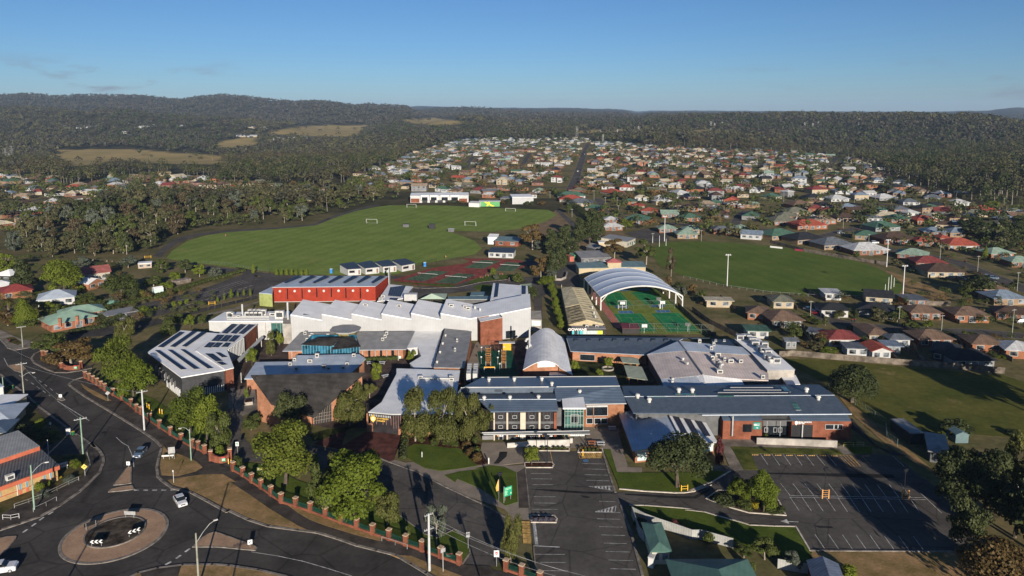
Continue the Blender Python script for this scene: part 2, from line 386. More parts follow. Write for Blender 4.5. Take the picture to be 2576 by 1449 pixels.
# land cover kept as a vertex attribute: 0 garden ground,1 paddock,2 woodland floor
cov=np.zeros((len(verts),4),np.float32);cov[:,3]=1
for k,(x,y,z) in enumerate(verts):
 if y<560:
  q=proj((x,y,0)) if y>20 else (0,1e9)
  c=(1,0) if (y>235 and q[0]<1010 and q[1]<650) else (0,0)
  cov[k,0]=.35*c[0];continue
 q=proj((x,y,z))
 if any(inside(pp,*q) for pp in PADS): cov[k,1]=1
 elif inside(SUB_R,*q) or inside(SUB_L,*q): pass
 else: cov[k,0]=1
gm=mat('ground_cover',(.215,.165,.085),.95,.35,.07,col2=(.095,.095,.035),detail=8,bump=.3)  # darker tone stands for tree shadows between the houses,paler one for lawn
t=gm.node_tree;bs=t.nodes['Principled BSDF'];cur=bs.inputs['Base Color'].links[0].from_socket
at=N_(t,'ShaderNodeAttribute',attribute_name='cover');sp3=N_(t,'ShaderNodeSeparateColor');t.links.new(at.outputs['Color'],sp3.inputs[0])
gco=t.nodes.get('Texture Coordinate') or [n for n in t.nodes if n.type=='TEX_COORD'][0]
def nramp(sc,c1,c2,det=6,lo=.38,hi=.62):
 n=N_(t,'ShaderNodeTexNoise');n.inputs['Scale'].default_value=sc;n.inputs['Detail'].default_value=det;n.inputs['Roughness'].default_value=.65
 t.links.new(gco.outputs['Object'],n.inputs[0]);r=N_(t,'ShaderNodeValToRGB');r.color_ramp.elements[0].position=lo;r.color_ramp.elements[1].position=hi
 r.color_ramp.elements[0].color=(*c2,1);r.color_ramp.elements[1].color=(*c1,1);t.links.new(n.outputs[0],r.inputs[0]);return r.outputs[0]
m1=N_(t,'ShaderNodeMixRGB');t.links.new(sp3.outputs[1],m1.inputs[0]);t.links.new(cur,m1.inputs[1]);t.links.new(nramp(.01,(.36,.26,.11),(.25,.20,.075)),m1.inputs[2])
m2=N_(t,'ShaderNodeMixRGB');t.links.new(sp3.outputs[0],m2.inputs[0]);t.links.new(m1.outputs[0],m2.inputs[1]);t.links.new(nramp(.045,(.085,.072,.040),(.035,.038,.020)),m2.inputs[2])
t.links.new(m2.outputs[0],bs.inputs['Base Color'])
me=np_mesh('ground',verts,fc,[gm],True)
ca=me.color_attributes.new('cover','FLOAT_COLOR','POINT');ca.data.foreach_set('color',cov.ravel())
go=bpy.data.objects.new('ground',me);COL.objects.link(go);go['kind']='structure';go.location.z=-.06
# ================================================================== near ground,lowest sheet first
def st(name,m,pts,z): return sheet(name,m,pts,z)
MULCH=mat('bark_mulch',(.075,.035,.022),.95,.3,1.2);PAVER=mat('maroon_pavers',(.13,.055,.045),.9,.2,.5,stripes=(.6,.5,.25))
COURT=mat('courtyard_paving',(.10,.072,.06),.9,.2,.3)
GREYP=mat('exposed_aggregate',(.28,.23,.18),.9,.2,.35,col2=(.21,.175,.14),detail=6)
# wide road and yard asphalt of the lower left
st('road',ASPH,[A(-700,-160),A(0,330),A(60,405),A(410,445),A(930,630),A(860,720),A(1100,880),A(1400,1040),A(1800,1290),A(2100,1470),B(2330,230),B(2500,560),C_(520,715),C_(1000,880),C_(1500,1030),C_(2000,1190),C_(2360,1340),D(480,1400),D(700,1480),(1560,1720),(700,1850),(-700,1850),(-1100,1200)],.0)
# verges / footpaths as raised slabs
def raised(name,m,pts,z=.12):
 b=MB();b.prism([P(p) for p in pts],0,z);o=b.build(name,m);o['kind']='structure';return o
FENCE=[A(865,745),A(905,765),A(945,790),A(985,815),A(1025,845),A(1065,870),A(1150,920),A(1240,970),A(1330,1030),A(1385,1085),A(1430,1110),A(1520,1180),A(1620,1250),A(1730,1320),A(1840,1390),A(1950,1448),B(2010,165),B(2075,205),B(2140,275)]
FENCE2=[B(2365,380),C_(145,435),C_(235,500),C_(330,560),C_(430,630),C_(535,705),C_(683,750),C_(832,800),C_(984,855),C_(1140,915),C_(1300,970),C_(1463,1028),C_(1628,1080),C_(1798,1138),C_(1965,1195),C_(2153,1265),C_(2340,1330)]
K1=[A(700,812),A(716,790),A(760,760),A(850,735)]
N1=[A(700,812),A(760,860),A(860,930),A(1000,1015),A(1200,1135),A(1450,1290),A(1580,1380),A(1640,1448),B(1640,150),B(1610,250),B(1590,350),B(1600,440),B(1650,490),B(1750,560),B(1950,610),B(2100,690),B(2300,800),C_(0,785),C_(200,880),C_(400,945),C_(700,985),C_(900,1010),C_(1100,1070),C_(1300,1140),C_(1500,1190),C_(1700,1240),C_(1850,1330),C_(2000,1420),C_(2200,1560),C_(2600,1800)]
raised('footpath',FOOT,N1[:]+[D(1200,2300),D(330,1352),C_(2350,1335)]+FENCE2[::-1][1:]+[B(2200,300)]+FENCE[::-1]+[A(840,750)])
curb('kerb',KERB,N1,.55,.16)
raised('verge_grass',DRY,[B(1740,560-40),B(1700,480),B(1800,460),B(2040,425),B(2260,420),B(2400,500),C_(0,490),C_(200,620),C_(400,760),C_(560,860),C_(700,940),C_(790,983),C_(700,972),C_(400,925),C_(200,858),C_(0,765),B(2300,770),B(2120,670),B(1960,590)],.15)
raised('verge_grass',DRY,[B(1640,430),B(1620,330),B(1660,130),B(1630,100),B(1700,180),B(1850,230),B(1990,290),B(2055,350),B(1990,390),B(1800,440)],.15)
raised('verge_grass',DRY,[A(820,800),A(900,850),A(1000,900),A(1130,975),A(1080,980),A(950,920),A(850,850)],.15)
raised('verge_grass',DRY,[C_(600,735),C_(760,770),C_(980,870),C_(1300,985),C_(1560,1070),C_(1540,1100),C_(1300,1040),C_(960,935),C_(820,880),C_(700,810)],.15)
raised('verge_grass',DRY,[C_(1650,1240),C_(1850,1250),C_(2200,1390),C_(2380,1460),C_(2200,1500),C_(1960,1370)],.15)
# corner block between the two side mouths
N0=[A(415,470),A(350,500),A(318,545),A(345,590),A(420,630),A(480,660),A(560,688),A(680,690),A(800,672),A(925,645)]
raised('footpath',FOOT,N0+[A(960,600),A(830,660),A(640,640),A(440,470)])
curb('kerb',KERB,N0,.55,.16);curb('kerb',KERB,K1,.5,.16)
S0=[A(-100,270),A(0,352),A(50,400),A(80,440),A(150,462),A(280,440),A(390,412)]
raised('footpath',CONC_D,S0+[A(400,380),A(240,360),A(120,310),A(0,250),A(-120,170)])
curb('kerb',KERB,S0,.45,.16)
raised('lawn',mat('verge_olive',(.10,.085,.03),.95,.3,.3),[A(60,340),A(140,330),A(230,390),A(180,410),A(110,390)],.15)
# left/lower side of the road
S1=[A(-300,480),A(0,705),A(100,790),A(250,900),A(400,1040),A(600,1190),A(760,1310),A(900,1400),A(960,1448),B(930,105),B(1010,180),B(1045,240),B(1050,300),B(1010,400),B(900,510),B(800,600),B(600,740),B(400,850),B(200,920),B(0,985),B(-300,1080)]
raised('footpath',FOOT,S1+[(-700,1300),(-700,1000)])
curb('kerb',KERB,S1,.6,.16)
SHOULDER=[A(-300,560),A(0,760),A(120,870),A(260,980),A(400,1110),A(560,1230),A(680,1330),A(760,1448),B(720,60),B(860,150),B(900,215),B(890,330),B(860,420),B(700,520),B(450,650),B(180,740),B(0,830),B(-400,950),(-700,1180),(-700,960)]
raised('garden_ground',mat('garden_ground',(.16,.12,.055),.95,.35,.18,col2=(.035,.045,.015),detail=6),SHOULDER,.15)
raised('driveway',ASPH2,[B(690,60),B(790,20),B(900,120),B(890,210),B(420,235),B(400,160)],.17)
# splitter islands and the lower verge
BRICKP=mat('island_pavers',(.42,.275,.175),.9,.22,.35,col2=(.31,.20,.13),detail=6)
def island(pts,m=BRICKP,name='traffic_island'):
 raised(name,m,pts,.15);curb('kerb',KERB,pts+[pts[0]],.22,.17)
island([B(1155,528),B(1215,450),B(1290,350),B(1335,345),B(1330,420),B(1328,508),B(1250,520)])
island([B(1103,598),B(1120,574),B(1240,545),B(1340,535),B(1360,570),B(1250,585)])
island([B(1957,1155),B(2040,1072),B(2110,1025),B(2180,1005),B(2300,1045),B(2450,1100),B(2570,1140),C_(285,1165),C_(270,1190),C_(150,1180),C_(0,1165),B(2200,1155)])
island([B(-250,1150),B(-60,1085),B(80,1052),B(165,1050),B(150,1085),B(60,1190),B(-60,1290),B(-250,1380)])
island([A(585,960),A(590,940),A(625,930),A(658,965),A(630,975)],KERB);island([A(80,620),A(200,600),A(260,650),A(220,690),A(150,670)],BRICKP)
S2=[B(1250,1500),B(1400,1420),B(1600,1372),B(1850,1340),B(2150,1335),C_(0,1345),C_(300,1390),C_(600,1460),C_(900,1560)]
raised('verge_grass',DRY,S2+[C_(900,1800),B(1200,1800)],.13);curb('kerb',KERB,S2,.5,.16)
raised('footpath',FOOT,[B(1420,1425),B(1600,1380),B(1840,1350),B(1800,1480),B(1500,1600)],.15)
# roundabout: round apron and round centre
def circ(pts):
 c=sum(pts,Vector())/len(pts)
 for _ in range(60):
  r=sum((p-c).length for p in pts)/len(pts)
  c=sum((p-(p-c).normalized()*r for p in pts),Vector())/len(pts)
 return c,r
RC,RO=circ([P(p) for p in (B(553,1140),B(1728,905),B(1450,766),B(880,1322),B(1200,1280),B(880,910))])
RC2,RI=circ([P(p) for p in (B(832,1085),B(1480,920),B(1320,847),B(1010,1172),B(1250,1130),B(960,955))])
def disc(c,r,n=72): return [c+Vector((r*math.cos(2*math.pi*i/n),r*math.sin(2*math.pi*i/n),0)) for i in range(n)]
b=MB();b.prism(disc(RC,RO),0,.10);struct('roundabout_apron',b,BRICKP)
def ring(name,c,ro,ri,z0,z1,m,n=72):
 b=MB();o=disc(c,ro,n);i=disc(c,ri,n);up=Vector((0,0,1))
 for k in range(n):
  k2=(k+1)%n;b.quad(o[k]+up*z0,o[k2]+up*z0,o[k2]+up*z1,o[k]+up*z1);b.quad(o[k]+up*z1,o[k2]+up*z1,i[k2]+up*z1,i[k]+up*z1);b.quad(i[k2]+up*z0,i[k]+up*z0,i[k]+up*z1,i[k2]+up*z1)
 return struct(name,b,m)
ring('kerb',RC,RO+.05,RO-.5,0,.14,KERB);ring('kerb',RC2,RI,RI-.3,.1,.26,KERB)
b=MB();b.prism(disc(RC2,RI-.28),.05,.2);struct('roundabout_centre',b,mat('centre_bed',(.085,.068,.052),.95,.3,.6))
# line marking
def dashes(name,pts,wd,dash,gap,m=LINEW,z=.012):
 b=MB();pts=[P(p) for p in pts];acc=0;on=True
 for a,c in zip(pts,pts[1:]):
  d=c-a;L_=d.length;d/=L_;s=0
  while s<L_:
   seg=dash if on else gap;e=min(L_,s+seg-acc)
   if on: b.strip([a+d*s,a+d*e],wd,z)
   acc+=e-s
   if acc>=seg-1e-6: acc=0;on=not on
   s=e
 return struct(name,b,m)
dashes('road_marking',[A(150,468),A(220,505),A(300,540)],.14,.7,.5)
dashes('road_marking',[A(195,715),A(330,800),A(510,925)],.14,2.2,2.6);dashes('road_marking',[A(290,690),A(440,800),A(590,910)],.14,2.2,2.6)
dashes('road_marking',[A(585,980),A(700,1050),A(905,1175)],.16,90,.1);dashes('road_marking',[A(1180,1345),A(1240,1400),B(1300,130),B(1335,210),B(1350,260),B(1358,345)],.14,90,.1)
dashes('road_marking',[B(1360,577),B(1780,577)],.35,1.0,.9);dashes('road_marking',[B(540,795),B(430,860),B(340,930),B(200,1030)],.4,1.1,1.0)
dashes('road_marking',[B(1925,1170),B(1760,1290),B(1600,1375)],.4,1.1,1.0);dashes('road_marking',[C_(230,1203),C_(500,1245),C_(760,1300),C_(1000,1370),C_(1250,1448)],.14,90,.1)
dashes('road_marking',[A(40,540),A(80,620)],.14,90,.1)
# ---- school driveways,lawns,plazas
st('driveway',ASPH2,[C_(2370,1325),C_(2450,1220),C_(2410,1050),C_(2290,975),C_(2130,1055),C_(1990,1020),C_(1640,830),C_(1480,700),C_(900,330),C_(600,280),C_(200,290),C_(40,310),B(2350,200),B(2320,60),A(2330,1400),A(2330,1250),A(2320,1100),G(0,890),G(80,1060),G(150,1130),C_(120,0),C_(200,100),C_(860,120),C_(1530,255),C_(1620,290),C_(1900,390),C_(2200,545),C_(2576,720),D(480,850),D(480,1250),D(380,1350)],.02)
st('car_park',ASPH2,[D(680,180),D(1225,185),D(1480,200),D(1605,600),D(2300,600),D(2420,580),D(2576,495),E(130,570),E(280,480),E(450,385),E(640,370),E(640,205),E(1890,210),E(2050,225),F(1250,225),F(1480,400),F(2200,940),F(1900,1210),E(1270,1193),E(1120,945),E(900,940),E(520,890),E(300,830),E(0,760),D(2300,762),D(1700,735),D(1880,1448),D(2050,2000),D(880,2000),D(800,1440),D(770,1130),D(745,880),D(690,350)],.02)
raised('lawn',LAWN,[C_(1825,140),C_(1880,112),C_(2000,115),C_(2200,150),C_(2330,155),C_(2400,190),C_(2440,260),C_(2530,330),C_(2350,360),C_(2150,385),C_(1990,350),C_(1870,285),C_(1812,250)],.10)
st('footpath',GREYP,[C_(1640,285),C_(1690,270),C_(1800,300),C_(1870,290),C_(1990,355),C_(2150,388),C_(2576,320),D(300,310),D(520,330),D(690,320),D(745,880),D(580,880),D(480,770),C_(2300,600),C_(1900,400)],.05)
raised('lawn',LAWN,[C_(2190,430),C_(2350,390),C_(2576,365),D(180,362),D(330,330),D(480,345),D(600,400),D(615,700),D(490,738),D(420,690),D(250,570),D(0,465),C_(2300,500)],.12)
st('footpath',mat('dark_path',(.085,.07,.06),.85,.2,.3),[D(605,400),D(690,350),D(735,760),D(625,760),D(620,600)],.07)  # strip darker than the footpath around it
curb('kerb',KERB,[C_(1530,255),C_(1620,290),C_(1900,390),C_(2200,545),C_(2576,720),D(480,850)],.35,.14)
curb('kerb',KERB,[D(690,350),D(720,620),D(745,880)],.25,.14);curb('kerb',KERB,[D(1480,200),D(1545,420),D(1605,600)],.4,.14);curb('kerb',KERB,[D(1660,735),D(1760,1000),D(1880,1448)],.5,.14);curb('kerb',KERB,[D(775,1140),D(800,1440),D(830,1900)],.25,.14)
st('plaza',PAVER,[C_(860,110),C_(1000,35),C_(1200,-40),G(1150,1430),G(1400,1290),G(1480,1290),G(1770,1330),C_(1752,20),C_(1670,285),C_(1530,262),C_(1200,180)],.04)
raised('lawn',LAWN,[C_(65,345),C_(190,300),C_(420,330),C_(700,480),C_(1500,730),C_(1740,840),C_(1990,1030),C_(2120,1062),C_(2285,985),C_(2400,1060),C_(2445,1150),C_(2440,1220),C_(2362,1320)]+FENCE2[::-1][1:],.10)
raised('lawn',LAWN,[A(960,700),A(1100,760),A(1300,850),A(1560,960),A(1700,1050),A(1850,1090),A(2150,1250),A(2330,1400),B(2330,90),B(2150,200)]+FENCE[::-1][3:],.08)
curb('kerb',KERB,[C_(1740,840),C_(1990,1025),C_(2130,1058),C_(2290,978),C_(2405,1050),C_(2450,1150),C_(2445,1220),C_(2370,1330)],.25,.15)
raised('lawn',LAWN,[D(1482,165),D(1555,165),D(1622,398),D(1880,402),D(2400,402),D(2576,345),E(250,380),E(440,402),E(280,478),E(0,588),D(2390,592),D(2200,603),D(1650,562)],.10)
curb('kerb',KERBW,[D(1650,567),D(1900,590),D(2200,607),D(2300,606),D(2400,592),D(2576,525),E(0,600),E(130,550),E(280,488),E(450,388)],.3,.16)
LOWLAWN=[D(1755,735),D(1900,735),D(2300,765),D(2500,800),E(0,780),E(150,790),E(300,835),E(520,895),E(650,935),E(900,946),E(1118,950),E(1262,1195),E(1300,1330),E(700,1200),E(480,1085),E(0,950),D(2300,920),D(1770,790)]
raised('lawn',LAWN,LOWLAWN,.10);curb('kerb',KERBW,LOWLAWN[:12],.3,.16)
raised('verge_grass',DRY,[E(1280,1205),F(600,1205),F(1900,1215),F(2400,1250),F(3000,1500),F(3000,1900),E(1500,1900),E(1250,1300)],.1);curb('kerb',KERB,[E(1270,1195),F(600,1197),F(1900,1205)],.35,.2)
st('footpath',GREYP,[H(1250,1448),H(1420,1390),H(1500,1230),H(1550,1240),H(1900,1240),H(1905,1290),D(1640,0),D(1730,340),D(1875,350),D(1875,402),D(1620,395),D(1555,165),D(1480,160),D(1235,150),D(1150,150),D(1135,0)],.05)
raised('front_apron',GREYP,[D(250,95),D(500,95),D(510,140),D(660,140),D(680,300),D(420,330),D(330,312),D(275,250),D(240,170)],.07)
st('footpath',CONC_D,[E(345,60),E(700,65),E(720,110),E(1530,140),E(1610,110),E(1700,215),E(1605,217),E(1540,165),E(450,133),E(595,375),E(440,388),E(200,372),E(200,320),E(440,332),E(350,120)],.05)
raised('lawn',mat('lawn_thin',(.125,.125,.03),.95,.3,.3,col2=(.045,.06,.014)),[E(455,135),E(1530,165),E(1600,217),E(660,207),E(735,372),E(590,372)],.09)
raised('lawn',LAWN,[E(1620,140),E(1890,140),E(1890,210),E(1700,215)],.09)
st('courtyard',COURT,[G(0,560),G(330,350),G(600,390),G(2460,380),H(500,420),H(950,350),H(1380,320),H(1400,720),H(500,740),H(350,640),G(1750,650),G(1600,950),G(1400,1100),G(1400,1250),G(1000,1250),G(300,1100),G(50,1050),G(0,900)],.03)
st('courtyard',GREYP,[H(350,640),H(450,380),H(600,400),H(470,640)],.05)
st('courtyard',CONC_D,[G(0,900),G(200,820),G(260,830),G(300,1060),G(140,1130),G(60,1060),G(0,1060)],.05)
st('courtyard',mat('garden_court',(.05,.06,.02),.95,.3,.3),[H(1400,560),H(1940,600),H(2000,800),H(1900,820),H(1430,720)],.05)
st('courtyard',COURT,[H(2060,560),H(2200,510),H(2350,800),H(1960,815)],.06)
PLAYG=mat('playground_rubber',(.018,.085,.055),.85,.15,.4)
st('playground_surface',PLAYG,[H(462,475),H(810,460),H(870,700),H(830,735),H(505,740)],.07)
st('playground_path',mat('playground_timber',(.17,.10,.055),.9,.2,.5),[H(545,490),H(600,490),H(595,655),H(545,655)],.085)
st('playground_path',MATS['playground_timber'],[H(700,505),H(755,505),H(755,650),H(705,650)],.085)
# ---- ovals,fields
OV=mat('oval_turf',(.200,.255,.058),.95,.22,.05,col2=(.150,.205,.043),detail=7,bump=.3,patch=((.235,.215,.075),.035,.60,.74),stripes=(.35,9.0,.10))
st('left_oval',OV,[U(418,650),U(432,632),U(470,607),U(520,592),U(600,580),U(700,572),U(790,566),U(840,547),U(900,530),U(950,520),U(1000,514),U(1100,516),U(1260,524),U(1380,528),U(1402,540),U(1370,558),U(1320,574),U(1240,583),U(1120,580),U(1155,590),U(1195,607),U(1212,625),U(1195,640),U(1110,655),U(1045,668),U(1000,690),U(850,692),U(740,690),U(640,680),U(540,667),U(460,658)],.02)
st('path',ASPH2,[U(385,645),U(405,625),U(440,600),U(490,588),U(560,580),U(700,572),U(790,563),U(845,540),U(905,523),U(960,512),U(958,516),U(905,528),U(850,545),U(795,567),U(700,576),U(560,585),U(490,595),U(450,610),U(420,630),U(405,648)],.035)
st('track',ASPH2,[U(480,662),U(540,670),U(640,684),U(740,693),U(850,696),U(1010,694),U(1010,702),U(850,704),U(700,700),U(560,682),U(470,670)],.035)
st('right_oval',mat('right_oval_turf',(.120,.160,.035),.95,.22,.05,col2=(.090,.130,.026),detail=7,bump=.3,patch=((.17,.15,.05),.04,.62,.74),stripes=(-.3,9.0,.08)),[U(1640,622),U(1672,611),U(1740,607),U(1830,610),U(1930,618),U(2030,630),U(2140,652),U(2210,675),U(2262,706),U(2275,724),U(2262,738),U(2200,746),U(2080,744),U(1940,736),U(1820,718),U(1720,695),U(1660,668),U(1640,642)],.02)
st('oval_bank',DRY,[U(2262,738),U(2275,724),U(2262,706),U(2225,680),U(2260,690),U(2340,720),U(2400,745),U(2380,765),U(2300,765)],.015)
st('paddock',FIELD,[J(90,545),J(650,565),J(2380,720),J(2900,900),J(3200,1400),J(2100,1320),J(1560,1290),J(1250,1250),J(1080,1200),J(830,990),J(640,830),J(350,690),J(180,600)],.03)
st('strip_verge',DRY,[J(640,850),J(830,1010),J(1080,1220),J(1240,1330),F(1700,410),F(1500,320),F(1200,130),F(1050,0),J(850,1130)],.03)
st('driveway',ASPH,[J(830,1150),J(1080,1440),F(1400,230),F(1240,225),F(1000,80),J(820,1250)],.035)
st('clearing',mat('bare_earth',(.26,.175,.10),.95,.3,.2,col2=(.16,.115,.07)),[M(720,420),M(1000,200),M(1100,230),M(1180,330),M(1500,420),M(1700,430),M(1350,600),M(1200,620),M(900,560)],.015)
st('path',ASPH2,[M(1000,205),M(1040,200),M(1200,330),M(1210,380),M(1170,370)],.03)
st('car_park',ASPH2,[M(1700,440),M(1900,385),M(2150,430),M(2150,510),M(1960,530),M(1780,470)],.03)
# left car park behind the hedge and the school's side road
st('car_park',ASPH2,[K(1300,1055),K(1500,1005),K(2000,890),K(2400,745),K(2576,680),L(60,775),L(300,880),L(380,850),L(700,880),L(600,960),L(440,985),L(300,1080),K(2300,965),K(1960,1050),K(1500,1170),K(1350,1190)],.02)
st('driveway',ASPH,[A(410,470),A(400,415),K(800,1290),K(1150,1240),K(1500,1190),K(2080,1060),K(2576,950),L(310,1060),L(310,1095),L(100,1140),K(2100,1090),K(1500,1260),A(1250,300),A(760,340)],.03)
st('driveway',ASPH2,[L(1650,960),L(1870,985),L(2300,940),L(2576,900),M(520,900),M(700,880),M(850,860),M(760,790),M(640,730),M(760,690),M(900,760),M(1100,780),M(1130,660),M(1260,700),M(1240,860),M(1260,990),M(1000,960),M(1020,1000),M(860,1080),M(870,1420),M(840,1440),M(760,1100),M(700,1000),M(300,1000),L(1900,1090),L(1700,1060)],.03)
st('lawn',LAWN,[L(1640,925),L(2250,985),M(0,960),M(480,900),M(640,860),M(560,850),M(250,870),M(60,960)],.05);st('lawn',LAWN,[M(165,975),M(250,950),M(360,960),M(350,1020),M(200,1010)],.05)
curb('kerb',KERB,[L(1640,975),L(2000,995),L(2250,985),M(0,985),M(250,930),M(510,905)],.4,.15)
st('footpath',CONC_D,[Z(0,1150),Z(700,1000),Z(1320,830),Z(1320,860),Z(700,1060),Z(0,1190)],.045)
dashes('bay_marking',[K(1750,1075),K(2100,975),K(2576,830)],.3,2,1.2,z=.03)
for ux,uy,n in ((K,0,0),):
 b=MB()
 for k in range(26):
  s=k/25.;a=P(K(1760+s*760,1055-s*245));c=P(K(1640+s*800,1035-s*255));b.strip([a,c],.1,.032)
 struct('bay_marking',b,LINEW)
# ---- tennis courts and play courts (true sizes from their corners)
REDC=mat('court_red',(.25,.07,.055),.9,.15,.3);GRC=mat('court_green',(.085,.135,.075),.9,.15,.3)
st('court_surround',REDC,[L(1645,910),L(2070,785),L(2400,740),L(2440,715),M(60,690),M(330,690),M(640,705),M(720,760),M(620,800),M(300,830),L(2576,880),L(2480,900),L(2240,985),L(1900,960)],.04)
LIMEC=mat('court_lime',(.17,.21,.045),.9,.12,.3);EMC=mat('court_emerald',(.024,.20,.08),.88,.12,.3);BLC=mat('court_blue',(.055,.16,.32),.88,.12,.4);TRK=mat('running_track',(.42,.13,.085),.9,.12,.4)
st('sports_ground',LIMEC,[V(940,940),V(780,690),V(600,430),V(560,250),V(900,170),V(1500,200),V(1620,330),V(1960,600),V(2480,1000),V(2500,1050),V(1240,1040),V(1080,970)],.04)
st('running_track',TRK,[V(370,300),V(430,300),V(600,480),V(780,700),V(960,940),V(820,945),V(640,690),V(480,480),V(400,400)],.05)
b=MB()
for k in range(5):
 f=k/4;b.strip([P(V(375+55*f,300)),P(V(480+120*f,480)),P(V(640+140*f,695)),P(V(822+136*f,942))],.08,.063)
struct('lane_marking',b,LINEW)
def lerp(a,b,t): return a+(b-a)*t
def court(c0,c1,c2,c3,m,lm,lines=True,name='tennis_court'):   # corners far-left,far-right,near-right,near-left
 q=[P(c) for c in (c0,c1,c2,c3)]
 b=MB();b.poly([p+Vector((0,0,.055)) for p in q]);struct(name,b,m)
 def pt(u,v): return lerp(lerp(q[0],q[1],u),lerp(q[3],q[2],u),v)
 b=MB();Z_=.068;wd=.1
 for l in ([(0,0),(1,0)],[(0,1),(1,1)],[(0,0),(0,1)],[(1,0),(1,1)],[(.125,0),(.125,1)],[(.875,0),(.875,1)],[(.125,.23),(.875,.23)],[(.125,.77),(.875,.77)],[(.5,.23),(.5,.77)]):
  b.strip([pt(*l[0]),pt(*l[1])],wd,Z_)
 struct('court_marking',b,lm);return pt
LL=mat('court_line_lime',(.36,.42,.12),.85,.2,1)
court(V(782,692),V(1262,686),V(1545,1000),V(975,1005),EMC,LL);court(V(1434,683),V(1914,674),V(2290,995),V(1740,1010),EMC,LL)
court(V(600,330),V(905,312),V(1115,548),V(670,552),EMC,LL);court(V(1072,310),V(1400,300),V(1760,530),V(1345,545),EMC,LL)
for q in ((V(858,646),V(1105,640),V(1135,686),V(890,690)),(V(1510,634),V(1755,628),V(1785,668),V(1545,676)),(V(790,555),V(1020,548),V(1045,584),V(815,592)),(V(1430,542),V(1660,536),V(1685,572),V(1455,580)),(V(860,275),V(1060,262),V(1080,290),V(880,298)),(V(1220,260),V(1400,250),V(1420,280),V(1240,290))):
 c=[P(x) for x in q];b=MB();b.poly([p+Vector((0,0,.07)) for p in c]);struct('four_square_pad',b,BLC)
 b=MB()
 for s in (0,.333,.667,1): b.strip([lerp(c[0],c[1],s),lerp(c[3],c[2],s)],.07,.083)
 for s in (0,.5,1): b.strip([lerp(c[0],c[3],s),lerp(c[1],c[2],s)],.07,.083)
 struct('court_marking',b,LINEW)
NETS=[]
for q in ((L(2060,813),L(2235,825),L(1985,920),L(1785,905)),(L(2320,840),L(2510,855),L(2300,950),L(2085,935)),(M(250,705),M(440,715),M(260,795),M(70,785)),(M(500,725),M(690,740),M(560,822),M(380,815))):
 pt=court(*q,GRC,mat('court_line_dull',(.30,.32,.26),.85,.2,1));NETS.append((pt(-.05,.5),pt(1.05,.5)))
# bay lines of the two front car parks
b=MB()
for i,(y,x0,x1) in enumerate([(307,1262,1500),(362,1278,1518),(421,1293,1533),(478,1312,1548),(538,1335,1570),(690,1440,1605),(800,1400,1655),(868,1420,1655),(948,1440,1680),(1032,1462,1705),(1115,1487,1720),(1200,1505,1755),(1287,1532,1785),(1375,1552,1815),(1465,1575,1845)]):
 b.strip([P(D(x0,y)),P(D(x1,y+6))],.1,.034)
for y,x0,x1 in [(408,745,950),(463,755,962),(521,765,973),(644,775,998),(708,780,1007),(772,760,1018),(1228,785,1092),(1310,845,1108),(1395,855,1125),(1480,870,1140)]:
 b.strip([P(D(x0,y)),P(D(x1,y+2))],.1,.034)
for x,y,x2,y2 in [(757,208,835,322),(874,212,952,324),(988,214,1068,326),(1102,216,1182,328),(1212,216,1300,330),(1322,218,1416,332),(1438,220,1532,334)]: b.strip([P(E(x,y)),P(E(x2,y2))],.1,.034)
for k,x in enumerate([962,1085,1205,1330,1450,1573,1692,1815,1940,2065,2185]): b.strip([P(E(x,508+k*1.5)),P(E(x+95,630+k*2))],.1,.034);b.strip([P(E(x+93,645+k*2)),P(E(x+190,788+k*2))],.1,.034)
b.strip([P(E(1050,632)),P(E(2430,655))],.12,.034);b.strip([P(E(1060,650)),P(E(2440,675))],.12,.034)
for k,x in enumerate([1310,1450,1590,1730,1870,2012,2160,2310]): b.strip([P(E(x,1025+k*3)),P(E(x+102,1175+k*1.5))],.1,.034)
b.strip([P(E(2380,605)),P(F(1740,810))],.12,.034);b.strip([P(F(1240,228)),P(F(1360,335))],.1,.034);b.strip([P(F(1850,1045)),P(F(1945,1135))],.1,.034)
struct('bay_marking',b,LINEW)
b=MB()
def hatch(b,a,c,d,e,n,wd=.15):
 a,c,d,e=[P(x) for x in (a,c,d,e)]
 for l in ((a,c),(c,d),(d,e),(e,a)): b.strip(list(l),.1,.034)
 for k in range(n):
  s=(k+.5)/n;b.strip([lerp(a,c,s),lerp(e,d,max(0,min(1,s+.12)))],wd,.036)
hatch(b,D(1232,200),D(1475,197),D(1480,252),D(1243,255),11,.42);hatch(b,E(1552,222),E(1678,225),E(1775,335),E(1648,335),4)
b.strip([P(D(945,188)),P(D(968,295))],.14,.034);b.strip([P(E(1778,224)),P(E(1885,335))],.1,.034)
for k in range(9): b.strip([P(D(655+k*1.7,905+k*25.5)),P(D(735+k*2,905+k*25.5))],.75,.075)
struct('hatched_marking',b,LINEY)
b=MB()
for tri,n in (((D(1335,540),D(1572,535),D(1587,585)),7),((D(1400,797),D(1612,738),D(1600,800)),6)):
 a,c,d=[P(x) for x in tri]
 for l in ((a,c),(c,d),(d,a)): b.strip(list(l),.1,.034)
 for k in range(1,n): s=k/n;b.strip([lerp(a,c,s),lerp(a,d,s*.98)],.35,.036)
for k in range(18): f=k/17;b.strip([P(D(765+25*f,912+212*f)),P(D(795+25*f,908+212*f))],.28,.034)
b.strip([P(D(787,900)),P(D(815,1130))],.28,.036);b.strip([P(D(778,1142)),P(D(1040,1156))],.2,.034)
a=P(E(960,893));c=P(E(1145,900));b.strip([lerp(a,c,.3),c],.25,.034);dd=(c-a).normalized();nn=Vector((-dd.y,dd.x,0));b.poly([a+Vector((0,0,.036)),lerp(a,c,.42)+nn*.8+Vector((0,0,.036)),lerp(a,c,.42)-nn*.8+Vector((0,0,.036))][::-1])
